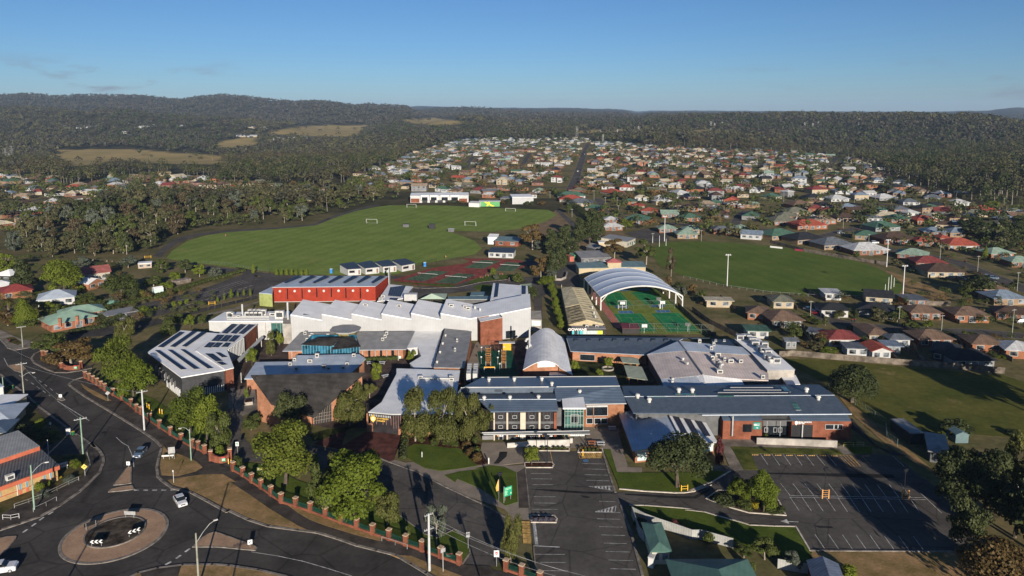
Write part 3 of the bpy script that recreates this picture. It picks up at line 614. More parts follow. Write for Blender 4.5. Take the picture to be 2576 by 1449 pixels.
struct('arrow_marking',b,LINEW)
b=MB();b.poly([P(x)+Vector((0,0,.034)) for x in (D(1275,265),D(1330,265),D(1335,292),D(1283,293))]);struct('disabled_bay_marking',b,mat('line_paint_blue',(.10,.20,.35),.8,.3,2))
# dark repairs and oil patches in the asphalt
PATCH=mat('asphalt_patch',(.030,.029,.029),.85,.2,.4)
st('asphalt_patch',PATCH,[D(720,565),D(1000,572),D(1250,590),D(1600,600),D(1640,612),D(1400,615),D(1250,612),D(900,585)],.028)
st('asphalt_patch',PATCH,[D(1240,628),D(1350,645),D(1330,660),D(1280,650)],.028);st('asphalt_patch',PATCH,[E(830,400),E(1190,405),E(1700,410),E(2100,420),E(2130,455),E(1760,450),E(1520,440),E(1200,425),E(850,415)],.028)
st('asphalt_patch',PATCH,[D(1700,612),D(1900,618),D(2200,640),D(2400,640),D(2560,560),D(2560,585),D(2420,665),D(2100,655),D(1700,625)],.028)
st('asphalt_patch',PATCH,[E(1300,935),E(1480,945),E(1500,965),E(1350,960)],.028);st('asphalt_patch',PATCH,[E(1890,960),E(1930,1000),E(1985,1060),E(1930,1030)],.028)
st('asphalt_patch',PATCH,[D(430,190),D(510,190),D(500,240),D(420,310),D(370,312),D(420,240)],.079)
# planted islands of the car parks
def planter(pts,m=MULCH,z=.16,km=KERBW):
 raised('planted_island',m,pts,z-.03);curb('kerb',km,pts+[pts[0]],.28,z)
planter([D(682,300),D(960,297),D(980,320),D(965,350),D(690,350)]);planter([D(745,835),D(985,838),D(1012,870),D(1000,908),D(755,905)])
planter([E(210,665),E(330,580),E(480,590),E(600,600),E(900,640),E(950,700),E(1015,835),E(640,808),E(450,755)],mat('garden_bed',(.07,.052,.032),.95,.3,.5))
planter([D(690,178),D(710,150),D(1140,150),D(1135,180)]);planter([D(1228,195),D(1235,160),D(1470,155),D(1480,195)])
raised('garden_bed',MULCH,[C_(1760,100),C_(1820,30),C_(2300,40),C_(2576,130),D(150,130),D(230,110),D(320,310),D(200,318),D(0,160),C_(2440,190),C_(2330,150),C_(2200,145),C_(2000,110),C_(1880,108),C_(1815,140),C_(1790,260)],.06)
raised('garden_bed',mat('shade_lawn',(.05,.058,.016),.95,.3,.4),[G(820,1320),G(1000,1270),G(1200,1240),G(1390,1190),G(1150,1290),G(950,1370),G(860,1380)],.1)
# small street sheets on the far side (flat part)
def street(pts,wd=7.5,foot=True):
 pp=[PT(p) for p in pts];b=MB();q=[]
 for a,c in zip(pp,pp[1:]):
  n=max(1,int((c-a).length/25))
  q+=[lerp(a,c,k/n) for k in range(n)]
 q.append(pp[-1])
 for v in q: v.z=terrain(v.x,v.y)
 if foot:
  b2=MB();b2.strip([v+Vector((0,0,.03)) for v in q],wd+1.0);struct('street_kerb',b2,KERB)
 b.strip([v+Vector((0,0,.07)) for v in q],wd);struct('street',b,ASPH2);return q
STREETS=[]
def r_(x,y): return ((2688+x*.52174)/1.56522,(350+y*.52174)/1.56522)
for pts,wd in (([U(1479,362),U(1470,385),U(1462,410),U(1452,440),U(1440,470),U(1425,505)],8.5),([Q(1425,485),Q(1400,520),Q(1370,570),Q(1345,610)],7),([Q(1000,510),Q(970,540),Q(940,600)],6.5),
   ([Q(1930,835),Q(1990,890),Q(2080,945),Q(2200,1000),N(160,410),N(400,470)],7.5),([N(400,470),N(560,460),N(700,420),N(860,390),N(1000,370)],7),([N(600,500),N(850,535),N(1100,580),N(1400,630),N(1650,670),N(1900,730),N(2150,830),N(2400,930),N(2800,1080)],8.5),
   ([J(430,110),J(600,155),J(900,215),J(1250,240),J(1700,270),J(2200,285),J(2800,340)],7.5),([RR(1160,520),RR(1120,570),RR(1090,610)],7),([RR(780,670),RR(830,690),RR(900,690)],7),([RR(500,850),RR(1000,860),RR(1600,885),RR(2576,900)],6.5),([RR(380,1040),RR(430,960),RR(480,920)],6.5),([RR(0,690),RR(420,690),RR(800,700)],6),
   ([U(1480,455),U(1560,470),U(1680,480)],6),([U(1500,420),U(1700,430),U(1880,440)],6),([U(1475,395),U(1650,398),U(1850,405)],6),([U(1120,430),U(1290,432),U(1455,430)],6),([U(1050,465),U(1240,470),U(1440,475)],6),([U(0,520),U(120,500),U(240,500)],6),([U(420,478),U(560,486),U(760,492)],6)):
 STREETS.append((street(pts,wd),wd))
# ================================================================== trees: one crown mesh and one trunk mesh per prototype
LEAF={'oak':leafmat('leaf_oak',(.052,.078,.008),(.150,.168,.022),.3),'lime':leafmat('leaf_lime',(.080,.115,.010),(.185,.212,.024),.3),'birch':leafmat('leaf_birch',(.052,.062,.013),(.145,.145,.038),.3),
 'gum':leafmat('leaf_gum',(.046,.048,.020),(.115,.105,.046),.15),'hill':leafmat('leaf_far_gum',(.034,.034,.022),(.066,.062,.038),.1),'hillb':leafmat('leaf_far_gum_brown',(.040,.034,.022),(.074,.062,.040),.1),'gumb':leafmat('leaf_gum_brown',(.045,.036,.018),(.10,.075,.038),.15),'dark':leafmat('leaf_dark',(.020,.030,.009),(.066,.076,.024),.12),'grey':leafmat('leaf_grey_green',(.055,.066,.045),(.12,.135,.095),.15),
 'bush':leafmat('leaf_bush',(.035,.050,.010),(.095,.110,.025),.2),'rust':leafmat('leaf_rust',(.060,.040,.014),(.16,.105,.035),.2),'gold':leafmat('leaf_gold',(.20,.17,.010),(.42,.33,.02),.25),'red':leafmat('leaf_red',(.055,.016,.018),(.14,.035,.035),.2),'lav':leafmat('leaf_lavender',(.05,.045,.06),(.10,.09,.12),.15)}
def leaves(cent,rad,n,size,g,elong=1.0,droop=0.0,fill=.25,up=.25):
 cent=np.array(cent);rad=np.array(rad);K=len(cent)
 wts=rad[:,0]*rad[:,1]+rad[:,2]*rad[:,0];k=g.choice(K,n,p=wts/wts.sum())
 d=g.normal(size=(n,3));d/=np.linalg.norm(d,axis=1)[:,None]
 d[:,2]=np.where(d[:,2]<-.45,-d[:,2]*.5,d[:,2])
 r=np.where(g.random(n)<fill,g.uniform(.3,.85,n),g.uniform(.82,1.06,n))
 pos=cent[k]+d*rad[k]*r[:,None]
 nrm=d*1.0+g.normal(size=(n,3))*.55;nrm[:,2]+=up;nrm/=np.linalg.norm(nrm,axis=1)[:,None]
 a=np.cross(nrm,g.normal(size=(n,3)));a/=np.linalg.norm(a,axis=1)[:,None]
 if droop:
  dn=np.array([0,0,-1.0])-nrm*(-nrm[:,2:3]);dn/=np.linalg.norm(dn,axis=1)[:,None]+1e-6;a=a*(1-droop)+dn*droop;a/=np.linalg.norm(a,axis=1)[:,None]
 b=np.cross(nrm,a);s=size*g.uniform(.6,1.35,n)[:,None];a=a*s*elong;b=b*s
 bend=nrm*s*.25
 v=np.stack([pos-a*.5-b*.35,pos-a*.15+b*.5+bend,pos+a*.55+b*.1,pos+a*.1-b*.5+bend],1).reshape(-1,3)
 return v
def blob_tree(kind,g,n,size):
 """lobe centres and radii in a unit tree (height 1, width 1)"""
 c=[];r=[];el=1;dr=0;fill=.25
 if kind in('oak','lime'):
  K=19
  for i in range(K):
   z=g.uniform(.24,.88);w=.40*math.sqrt(max(.05,1-((z-.52)/.46)**2));t=2.4*i+g.uniform(-.4,.4);q=w*g.uniform(.55,1.0)
   rr=g.uniform(.11,.2);c.append((q*math.cos(t),q*math.sin(t),z));r.append((rr,rr,rr*.8))
  c.append((0,0,.55));r.append((.32,.32,.36))
 elif kind=='birch':
  K=17
  for i in range(K):
   z=g.uniform(.2,.9);w=.42*math.sqrt(max(.06,1-((z-.5)/.5)**2));t=2.4*i;q=w*g.uniform(.4,1);rr=g.uniform(.12,.2)
   c.append((q*math.cos(t),q*math.sin(t),z-.04));r.append((rr,rr,rr*1.25))
  el=1.8;dr=.6;fill=.4
 elif kind=='gum':
  K=12
  for i in range(K):
   z=g.uniform(.36,.92);w=.43*math.sqrt(max(.1,1-((z-.62)/.42)**2));t=2.4*i+g.uniform(-.5,.5);q=w*g.uniform(.4,1.0);rr=g.uniform(.12,.19)
   c.append((q*math.cos(t),q*math.sin(t),z));r.append((rr,rr,rr*.62))
  el=1.4;dr=.3;fill=.5
 elif kind=='gumlow':
  K=16
  for i in range(K):
   z=g.uniform(.12,.88);w=.41*math.sqrt(max(.1,1-((z-.5)/.52)**2));t=2.4*i+g.uniform(-.5,.5);q=w*g.uniform(.3,1.0);rr=g.uniform(.13,.2)
   c.append((q*math.cos(t),q*math.sin(t),z));r.append((rr,rr,rr*.7))
  el=1.3;dr=.2;fill=.35
 elif kind=='bush':
  for i in range(9):
   z=g.uniform(.15,.7);w=.33*math.sqrt(max(.1,1-(z/.95)**2));t=2.4*i;q=w*g.uniform(.4,1);rr=g.uniform(.17,.25)
   c.append((q*math.cos(t),q*math.sin(t),z));r.append((rr,rr,rr*1.0))
  c.append((0,0,.4));r.append((.33,.33,.4))
 elif kind=='pine':
  for i in range(14):
   z=.15+.75*i/13;w=.36*(1-(z-.1)/.95)**.7;t=2.4*i;q=w*g.uniform(.5,1);rr=g.uniform(.1,.16)
   c.append((q*math.cos(t),q*math.sin(t),z));r.append((rr,rr,rr*.75))
  c.append((0,0,.45));r.append((.22,.22,.4))
 elif kind=='cone':
  for i in range(10):
   z=.12+.74*i/9;w=.40*(1-abs(z-.35)/.75);c.append((g.uniform(-.08,.08),g.uniform(-.08,.08),z));r.append((w,w,.16))
 elif kind=='cluster':
  for i in range(12):
   t=2.4*i;q=.32*math.sqrt((i+.5)/12);z=.32+.42*(1-q/.34)+g.uniform(-.12,.08);rr=g.uniform(.13,.18);c.append((q*math.cos(t),q*math.sin(t),z));r.append((rr,rr,rr*.7))
  c.append((0,0,.38));r.append((.42,.42,.38))
 return c,r,el,dr,fill
PROTO={}
def trunk_mesh(kind,c,g,thin=1.0):
 b=MB();zb={'oak':.36,'lime':.36,'birch':.5,'gum':.5,'gumlow':.4,'bush':.2,'pine':.6,'cone':.5,'cluster':.35}[kind]
 r0={'oak':.03,'lime':.028,'birch':.018,'gum':.024,'gumlow':.022,'bush':.03,'pine':.028,'cone':.03,'cluster':.035}[kind]*thin
 lean=g.uniform(-.04,.04,2);f=Vector((lean[0],lean[1],zb))
 b.tube((0,0,-.01),(lean[0]*.4,lean[1]*.4,zb*.5),r0*1.3,r0*.9,7);b.tube((lean[0]*.4,lean[1]*.4,zb*.5),f,r0*.9,r0*.65,7)
 for q in c[:(9 if kind in('gum','gumlow') else 7)]:
  q=Vector(q);m=lerp(f,q,.5)+Vector((0,0,.03));s=lerp(Vector((0,0,0)),f,g.uniform(.72,1.0));b.tube(s,m,r0*.5,r0*.32,5);b.tube(m,q,r0*.32,r0*.1,5)
 return b
def proto(kind,leaf,n,size,seed,barkm):
 key=(kind,leaf,n,seed)
 if key in PROTO: return PROTO[key]
 g=np.random.default_rng(seed*31+len(kind));c,r,el,dr,fl=blob_tree(kind,g,n,size)
 v=leaves(c,r,n,size,g,el,dr,fl);f=np.arange(len(v)).reshape(-1,4)
 cm=np_mesh('crown',v,f,[LEAF[leaf]])
 tb=trunk_mesh(kind,c,g);tm=bpy.data.meshes.new('trunk');tm.from_pydata([tuple(x) for x in tb.v],[],tb.f);tm.materials.append(barkm);tm.update()
 PROTO[key]=(cm,tm);return PROTO[key]
BARKM={'oak':BARK,'lime':BARK,'birch':BARK_P,'gum':BARK_P,'gumlow':BARK_P,'bush':BARK,'pine':BARK,'cone':BARK,'cluster':BARK}
NAMES={'oak':'broadleaf_tree','lime':'broadleaf_tree','birch':'birch_tree','gum':'gum_tree','gumlow':'gum_tree','bush':'shrub','pine':'pine_tree','cone':'conifer','cluster':'broadleaf_tree'}
TREES=[]
PLACED=[]
def mpp(pos): return (pos.y*cp+(HCAM-pos.z)*sp_)/FPX
def plant_at(pos,h,wd,kind,leaf,desc,zone,group,q=2,trunk=True,cat=None,label=None,name=None):
 n,s={4:(9500,.031),3:(5200,.040),2:(2200,.060),1:(760,.10),0:(210,.15)}[q]
 if kind in('birch',): s*=.85
 if kind=='bush': n=int(n*.55);s*=1.35
 cm,tm=proto(kind,leaf,n,s,random.randint(1,3) if q>1 else random.randint(1,4),BARKM[kind])
 nm=name or NAMES[kind]
 o=empty(nm,pos,rz=random.uniform(0,6.28));o.scale=(wd,wd,h)
 c=bpy.data.objects.new('crown' if kind!='bush' else 'foliage',cm);COL.objects.link(c);c.parent=o
 if trunk:
  t_=bpy.data.objects.new('trunk' if kind!='bush' else 'stem',tm);COL.objects.link(t_);t_.parent=o
 tag(o,label,cat or ('shrub' if kind=='bush' else 'tree'),group)
 TREES.append((o,desc,zone,label));return o
def plant(base,top,wpx,kind,leaf,desc,zone,group,q=2,trunk=True,label=None,z0=0.0,name=None):
 pos=PT(base) if z0==0 else P(base,z0);h=hgt(base,(base[0],top),pos.z);wd=wpx*mpp(pos)
 return plant_at(pos,h,wd,kind,leaf,desc,zone,group,q,trunk,label=label,name=name)
# ================================================================== building helpers
def offset2(pts,d):
 pts=[Vector(p) for p in pts];n=len(pts)
 ar=sum(a.x*b.y-b.x*a.y for a,b in zip(pts,pts[1:]+pts[:1]));sg=1 if ar>0 else -1;out=[]
 for i in range(n):
  a,b,c=pts[i-1],pts[i],pts[(i+1)%n]
  d1=Vector((b.x-a.x,b.y-a.y)).normalized();d2=Vector((c.x-b.x,c.y-b.y)).normalized()
  n1=Vector((-d1.y,d1.x))*sg;n2=Vector((-d2.y,d2.x))*sg;m=(n1+n2);k=max(.35,m.dot(n1));m=m/k*d
  out.append(Vector((b.x+m.x,b.y+m.y,b.z)))
 return out
def walls(mb,top,z0,mi=0):
 n=len(top);ar=sum(a.x*b.y-b.x*a.y for a,b in zip(top,top[1:]+top[:1]));top=top if ar>0 else top[::-1]
 for i in range(n):
  a,b=top[i],top[(i+1)%n];mb.quad((a.x,a.y,z0),(b.x,b.y,z0),tuple(b),tuple(a),mi)
def bld(name,label,cat,pts,wm,rm,over=.4,th=.25,base=0,group=None,trim=None):
 top=[P(p,z) for p,z in pts];c=sum(top,Vector())/len(top)
 o=empty(name,(c.x,c.y,base),label,cat,group)
 b=MB();walls(b,[p-Vector((0,0,th*.6)) for p in offset2(top,over)],base);b.build('wall',wm,o)
 b=MB();b.slab(top,th);b.build('roof',rm,o)
 if trim:
  b=MB();n=len(top)
  out=offset2(top,-.04)
  for i in range(n):
   a,d=out[i],out[(i+1)%n];b.tube(a-Vector((0,0,.10)),d-Vector((0,0,.10)),.09,.09,4)
  b.build('gutter',trim,o)
 return o,top
def panel(o,name,a,b,p0,p1,m,d=.06,frame=None,fw=.09,label=None):
 """flat thing on the wall plane a-b between two picture corners"""
 q0,q1=on_wall(p0,a,b),on_wall(p1,a,b);return wallbox(o,name,a,b,q0,q1,m,d,frame,fw,label)
def wallbox(o,name,a,b,q0,q1,m,d=.06,frame=None,fw=.09,label=None):
 ax=Vector((b.x-a.x,b.y-a.y,0)).normalized();n=Vector((ax.y,-ax.x,0))
 if n.y>0: n=-n
 s0,s1=sorted(((q0-a).dot(ax),(q1-a).dot(ax)));z0,z1=sorted((q0.z,q1.z));a0=Vector((a.x,a.y,0))
 def bx(mb,u0,u1,v0,v1,d0,d1):
  p=[a0+ax*u+n*w_+Vector((0,0,v)) for v in (v0,v1) for u,w_ in ((u0,d0),(u1,d0),(u1,d1),(u0,d1))]
  mb.add(p,[(0,1,2,3),(7,6,5,4),(4,5,1,0),(5,6,2,1),(6,7,3,2),(7,4,0,3)])
 mb=MB();bx(mb,s0,s1,z0,z1,-.05,d);r=mb.build(name,m,o)
 if label: r['label']=label
 if frame:
  mb=MB();e=d+.05
  for u0,u1,v0,v1 in ((s0-fw,s1+fw,z0-fw,z0),(s0-fw,s1+fw,z1,z1+fw),(s0-fw,s0,z0,z1),(s1,s1+fw,z0,z1)): bx(mb,u0,u1,v0,v1,-.04,e)
  f=mb.build('frame',frame,o);f.parent=r
  f.matrix_parent_inverse=Matrix()
 return r
def on_roof(o,name,tri,corners,m,lift=.12,th=.08,label=None):
 a,b,c=tri;n=(b-a).cross(c-a).normalized();n=n if n.z>0 else -n
 q=[on_plane(p,a,n)+n*lift for p in corners];mb=MB();lo=[p-n*th for p in q]
 ar=sum(x.x*y.y-y.x*x.y for x,y in zip(q,q[1:]+q[:1]))
 if ar<0: q=q[::-1];lo=lo[::-1]
 k=len(q);mb.poly(q);mb.poly(lo[::-1])
 for i in range(k): mb.quad(lo[i],lo[(i+1)%k],q[(i+1)%k],q[i])
 r=mb.build(name,m,o)
 if label: r['label']=label
 return r
def solar(o,tri,corners,nx=1,ny=8,lift=.18):
 """array of panels: dark panes with thin pale joints, one mesh"""
 a,b,c=tri;n=(b-a).cross(c-a).normalized();n=n if n.z>0 else -n
 q=[on_plane(p,a,n)+n*lift for p in corners];mb=MB()
 for i in range(nx):
  for j in range(ny):
   def pt(u,v): return lerp(lerp(q[0],q[1],u),lerp(q[3],q[2],u),v)
   g=.035;u0,u1=(i+g)/nx,(i+1-g)/nx;v0,v1=(j+g*1.2)/ny,(j+1-g*1.2)/ny
   f=[pt(u0,v0),pt(u1,v0),pt(u1,v1),pt(u0,v1)]
   ar=sum(x.x*y.y-y.x*x.y for x,y in zip(f,f[1:]+f[:1]));f=f if ar>0 else f[::-1]
   mb.slab(f,.04,0)
 q2=[p-n*.03 for p in q];ar=sum(x.x*y.y-y.x*x.y for x,y in zip(q2,q2[1:]+q2[:1]));q2=q2 if ar>0 else q2[::-1]
 mb.slab(q2,.05,1);return mb.build('solar_panels',[SOLAR,GREYM],o)
ACM=mat('unit_casing',(.55,.53,.49),.6,.12,1.5);ACD=mat('unit_grille',(.06,.065,.07),.6,.2,2)
def roof_unit(o,pos,w=1.0,d=.6,h=1.0,rz=0,name='air_conditioner',m=None):
 mb=MB();mb.box(pos,(w,d,h),rz);mb.box((pos[0],pos[1],pos[2]+h),(w*1.06,d*1.06,.06),rz)
 u=mb.build(name,m or ACM,o)
 cs,sn=math.cos(rz),math.sin(rz);g=MB();g.box((pos[0]+sn*(d/2+.02),pos[1]-cs*(d/2+.02),pos[2]+h*.2),(w*.7,.03,h*.6),rz);k=g.build('fan_grille',ACD,o);k.parent=u
 return u
def vent(o,pos,r=.28,h=.6,m=None):
 mb=MB();mb.tube(pos,(pos[0],pos[1],pos[2]+h*.6),r*.75,r*.75,10);mb.tube((pos[0],pos[1],pos[2]+h*.6),(pos[0],pos[1],pos[2]+h),r*1.2,r*.8,10);return mb.build('roof_vent',m or ACM,o)
def at_roof(tri,p,z=0):
 a,b,c=tri;n=(b-a).cross(c-a);return on_plane(p,a,n)
RW=mat('roof_white_metal',(.88,.86,.83),.5,.05,.2,stripes=(.0,.8,.05),spec=.4);RWS=mat('roof_pale_grey',(.80,.79,.77),.45,.06,.25,stripes=(.15,.8,.06),spec=.4)
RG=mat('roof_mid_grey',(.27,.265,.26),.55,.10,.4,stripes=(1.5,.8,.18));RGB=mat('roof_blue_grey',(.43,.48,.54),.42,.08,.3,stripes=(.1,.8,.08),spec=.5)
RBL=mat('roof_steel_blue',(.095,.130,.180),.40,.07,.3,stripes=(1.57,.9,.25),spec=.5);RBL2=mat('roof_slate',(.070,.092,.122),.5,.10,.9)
RDK=mat('roof_dark',(.035,.032,.030),.75,.22,.35,stripes=(1.5,.7,.2));RNAVY=mat('roof_navy',(.035,.048,.068),.5,.1,.5)
RPINK=mat('roof_faded_pink',(.66,.55,.49),.6,.08,.3,stripes=(.1,.8,.12));RTEAL=mat('roof_teal',(.14,.21,.22),.5,.1,.4,stripes=(1.5,.8,.2))
RCRM=mat('roof_cream',(.72,.60,.36),.7,.12,.4);RCRD=mat('roof_mossy',(.52,.42,.24),.85,.25,.5)
WW=mat('wall_white_metal',(.40,.40,.395),.6,.04,.3,stripes=(.1,.9,.04));CREAM=mat('wall_cream',(.44,.36,.23),.8,.06,.5);DARKC=mat('wall_dark_cladding',(.042,.042,.045),.6,.15,.7)
REDW=mat('wall_red_metal',(.30,.038,.019),.7,.08,.4);LIMEW=mat('wall_lime',(.33,.37,.13),.7,.1,.4,stripes=(.1,.6,.15));CONCW=mat('wall_concrete',(.36,.33,.29),.85,.14,.4);TERRA=mat('terracotta_brick',(.42,.20,.115),.85,.12,.5,brick=True)
GREYC=mat('wall_grey_cladding',(.11,.11,.11),.6,.12,.6);WHT=mat('trim_white',(.45,.45,.435),.55,.05,.6)
GRG=mat('glass_green',(.05,.14,.12),.12,.25,.3,spec=.7);GBL=mat('glass_blue',(.03,.14,.22),.1,.35,.4,spec=.7);GFR=mat('glass_frosted',(.55,.66,.62),.3,.1,.5)
# ================================================================== arts building with the chevron roof
o,t=bld('arts_building','dark clad arts building with white chevron roof and six tilted rows of solar panels','school building',[(A(1495,480),6),(A(1835,258),6),(A(2215,290),6),(A(1975,458),6),(A(2283,660),6),(A(1838,735),6)],DARKC,RW,over=.15)
tri=(t[0],t[1],t[5])
for q in ((A(1598,435),A(1655,443),A(1873,290),A(1822,282)),(A(1722,432),A(1775,440),A(2003,280),A(1955,272)),(A(1842,428),A(1890,436),A(2100,288),A(2050,278)),(A(1570,470),A(1618,472),A(1890,665),A(1838,668)),(A(1700,466),A(1745,468),A(2025,660),A(1972,664)),(A(1830,462),A(1872,464),A(2163,654),A(2110,658))): solar(o,tri,q,1,14,.35)
a,c=t[0],t[5];wa=offset2(t,.15);ax=(wa[5]-wa[0]);ax.z=0;Lw=ax.length;ax/=Lw;nn=Vector((ax.y,-ax.x,0));nn=-nn if nn.y>0 else nn
for k in range(7):
 s=Lw*(.30+.088*k);p=wa[0]+ax*s;b=MB();z0=1.6-.12*k+.6;
 q=[p+nn*.05,p+ax*1.0+nn*.9,p+ax*1.0+nn*1.0,p-ax*.1+nn*.1]
 b.prism([(x.x,x.y) for x in q],z0+.2,z0+2.1,bottom=True);b.build('window_hood',WHT,o)
for k in range(9):
 s=Lw*(.60+.042*k);p=wa[0]+ax*s+nn*.25;b=MB();b.box((p.x,p.y,0),(.28,.5,2.0),math.atan2(ax.y,ax.x));b.build('fin',WHT,o)
ax2=(wa[4]-wa[5]);ax2.z=0;L2=ax2.length;ax2/=L2;n2=Vector((ax2.y,-ax2.x,0));n2=-n2 if n2.y>0 else n2
for k in range(11):
 p=wa[5]+ax2*(L2*(.48+.048*k))+n2*.2;b=MB();b.box((p.x,p.y,0),(.25,.45,1.9),math.atan2(ax2.y,ax2.x));b.build('fin',WHT,o)
wallbox(o,'window',wa[5],wa[4],wa[5]+ax2*L2*.46+Vector((0,0,-5.9)),wa[4]+Vector((0,0,-4.0)),WGLASS,.05)
b=MB();b.prism([P(A(2283,662),4.6),P(A(2370,640),4.6),P(A(2345,590),4.6),P(A(2262,640),4.6)],0,4.6);b.build('brick_end',BRICK,o)
o,t=bld('classroom_wing','low brick classroom wing with nine square solar arrays and a row of white fins','school building',[(A(2345,197),6.3),(A(2610,195),6.3),(A(2465,325),6.3),(A(2300,452),6.3),(A(2372,636),6.3),(A(2288,658),6.3),(A(1985,462),6.3)],BRICK,RWS,over=.15)
tri=(t[0],t[1],t[2])
for q,n in (((A(2350,198),A(2412,205),A(2305,298),A(2245,290)),6),((A(2440,200),A(2500,207),A(2395,300),A(2335,293)),6),((A(2525,202),A(2590,208),A(2470,303),A(2415,297)),6),((A(2205,308),A(2280,312),A(2220,376),A(2140,372)),4),((A(2290,312),A(2360,316),A(2300,380),A(2225,375)),4),((A(2375,313),A(2440,317),A(2375,382),A(2310,378)),4),((A(2120,385),A(2190,389),A(2135,440),A(2065,436)),3),((A(2200,387),A(2265,391),A(2215,438),A(2145,436)),3),((A(2290,388),A(2345,392),A(2310,434),A(2240,432)),3),((A(2080,500),A(2160,502),A(2260,575),A(2190,580)),5),((A(2185,488),A(2230,490),A(2310,535),A(2255,540)),4),((A(2195,585),A(2250,582),A(2310,612),A(2250,618)),3)): solar(o,tri,q,2,n,.2)
a,c=t[3],t[2];d=(c-a);d.z=0;Ld=d.length;d/=Ld;n2=Vector((d.y,-d.x,0))
for k in range(11):
 p=a+d*(Ld*(.04+.09*k))+n2*.1;b=MB();b.box((p.x,p.y,1.5),(.5,1.0,4.7),math.atan2(d.y,d.x));b.build('fin',WHT,o)
b=MB();q=[P(p,3.2) for p in (G(85,555),G(340,310),G(358,328),G(105,580))];b.slab(q,.25);b.build('walkway_roof',WHT,o)
for x,y in ((130,590),(180,580),(290,430),(335,440),(130,790)):
 q=P(G(x,y));b=MB();b.tube(q,q+Vector((0,0,3.0)),.12,.12,8);b.build('post',WHT,o)
# ================================================================== white sawtooth hall
top=[];z1,z0=10.0,7.9
SAW=[(L(628,1258),L(935,1315),L(1005,1152),L(755,1105)),(L(945,1252),L(1240,1312),L(1290,1150),L(1080,1108)),(L(1245,1248),L(1545,1307),L(1570,1150),L(1362,1106)),(L(1550,1248),L(1842,1302),L(1868,1165),L(1632,1105)),(L(1850,1242),L(2145,1300),L(2170,1145),L(1925,1105)),(L(2150,1245),L(2455,1300),L(2480,1155),L(2210,1100))]
fl=P(SAW[0][0],z1);o=empty('sawtooth_hall',(fl.x,fl.y,0),'large white metal hall with a sawtooth roof of tilted grey panels','school building')
wall=MB();backs=[]
for i,(a,b_,c,d) in enumerate(SAW):
 q=[P(a,z1),P(b_,z0),P(c,z0),P(d,z1)]
 if i<5: f2,b2=P(SAW[i+1][0],z1),P(SAW[i+1][3],z1);q[1]=Vector((f2.x,f2.y,z0));q[2]=Vector((b2.x,b2.y,z0))
 mb=MB();mb.slab(q,.35);mb.build('roof_panel',RW,o)
 e=Vector((0,0,.3));wall.quad((q[0].x,q[0].y,0),(q[1].x,q[1].y,0),q[1]-e,q[0]-e);wall.quad((q[2].x,q[2].y,0),(q[3].x,q[3].y,0),q[3]-e,q[2]-e)
 wall.quad((q[3].x,q[3].y,0),(q[0].x,q[0].y,0),q[0]-e,q[3]-e);wall.quad((q[1].x,q[1].y,0),(q[2].x,q[2].y,0),q[2]-e,q[1]-e)
q6=[P(M(135,1297),7.9),P(M(430,1251),9.2),P(M(430,1105),9.2),P(M(165,1160),7.9)];q7=[P(M(430,1251),9.2),P(M(748,1187),10.4),P(M(738,1047),10.4),P(M(430,1105),9.2)]
for q in (q6,q7):
 mb=MB();mb.slab(q,.35);mb.build('roof_panel',RW,o);e=Vector((0,0,.3))
 for i in range(4):
  a,b_=q[i],q[(i+1)%4];wall.quad((a.x,a.y,0),(b_.x,b_.y,0),b_-e,a-e)
wall.build('wall',WW,o)
panel(o,'window',q7[0],q7[1],H(750,266),H(848,332),WGLASS,.1,WHT)
mb=MB();mb.prism([P(G(560,397)),P(G(640,397)),P(G(640,330)),P(G(560,330))],0,7.0);mb.build('concrete_pier',CONCW,o)
tri=(P(SAW[0][0],z1),P(SAW[0][1],z0),P(SAW[0][2],z0));on_roof(o,'skylight',tri,[L(755,1262),L(770,1237),L(862,1250),L(845,1272)],RNAVY)
for pos,i in ((L(1730,1180),3),(L(2260,1175),5),(L(2400,1190),5),(L(2430,1205),5),(L(1390,1170),2)):
 s=SAW[i];tr=(P(s[0],z1),P(s[1],z0),P(s[2],z0));q=at_roof(tr,pos);roof_unit(o,q,1.6,1.0,.9)
for pos in (M(180,1200),M(232,1220)): q=at_roof(tuple(q6[:3]),pos);vent(o,q,.4,.9)
mb=MB();pp=[P(M(748,1425)),P(M(858,1425)),P(M(850,1330)),P(M(752,1330))];mb.prism(pp,0,4.2);mb.build('concrete_annex',CONCW,o)
a_=P(M(748,1425));b_=P(M(858,1425));wallbox(o,'window',a_,b_,lerp(a_,b_,.08)+Vector((0,0,2.0)),lerp(a_,b_,.88)+Vector((0,0,3.8)),GFR,.06,WHT)
# brick lift tower in front of it
a_,b_=P(H(495,412)),P(H(718,395));zt=hgt(H(495,412),H(495,172));d=(b_-a_).normalized();n=Vector((-d.y,d.x,0))
o=empty('brick_tower',a_,'plain red brick tower standing against the white sawtooth hall','tower')
z2=hgt(H(718,395),H(718,128));mb=MB();tp=[a_+Vector((0,0,zt)),b_+Vector((0,0,z2)),b_+n*5+Vector((0,0,z2)),a_+n*5+Vector((0,0,zt))];walls(mb,tp,0);mb.build('wall',BRICK,o)
mb=MB();mb.slab([p-Vector((0,0,.25)) for p in offset2(tp,.2)],.1);mb.build('roof',RWS,o)
mb=MB()
for i in range(4): mb.tube(tp[i],tp[(i+1)%4],.1,.1,4)
mb.build('coping',WHT,o)
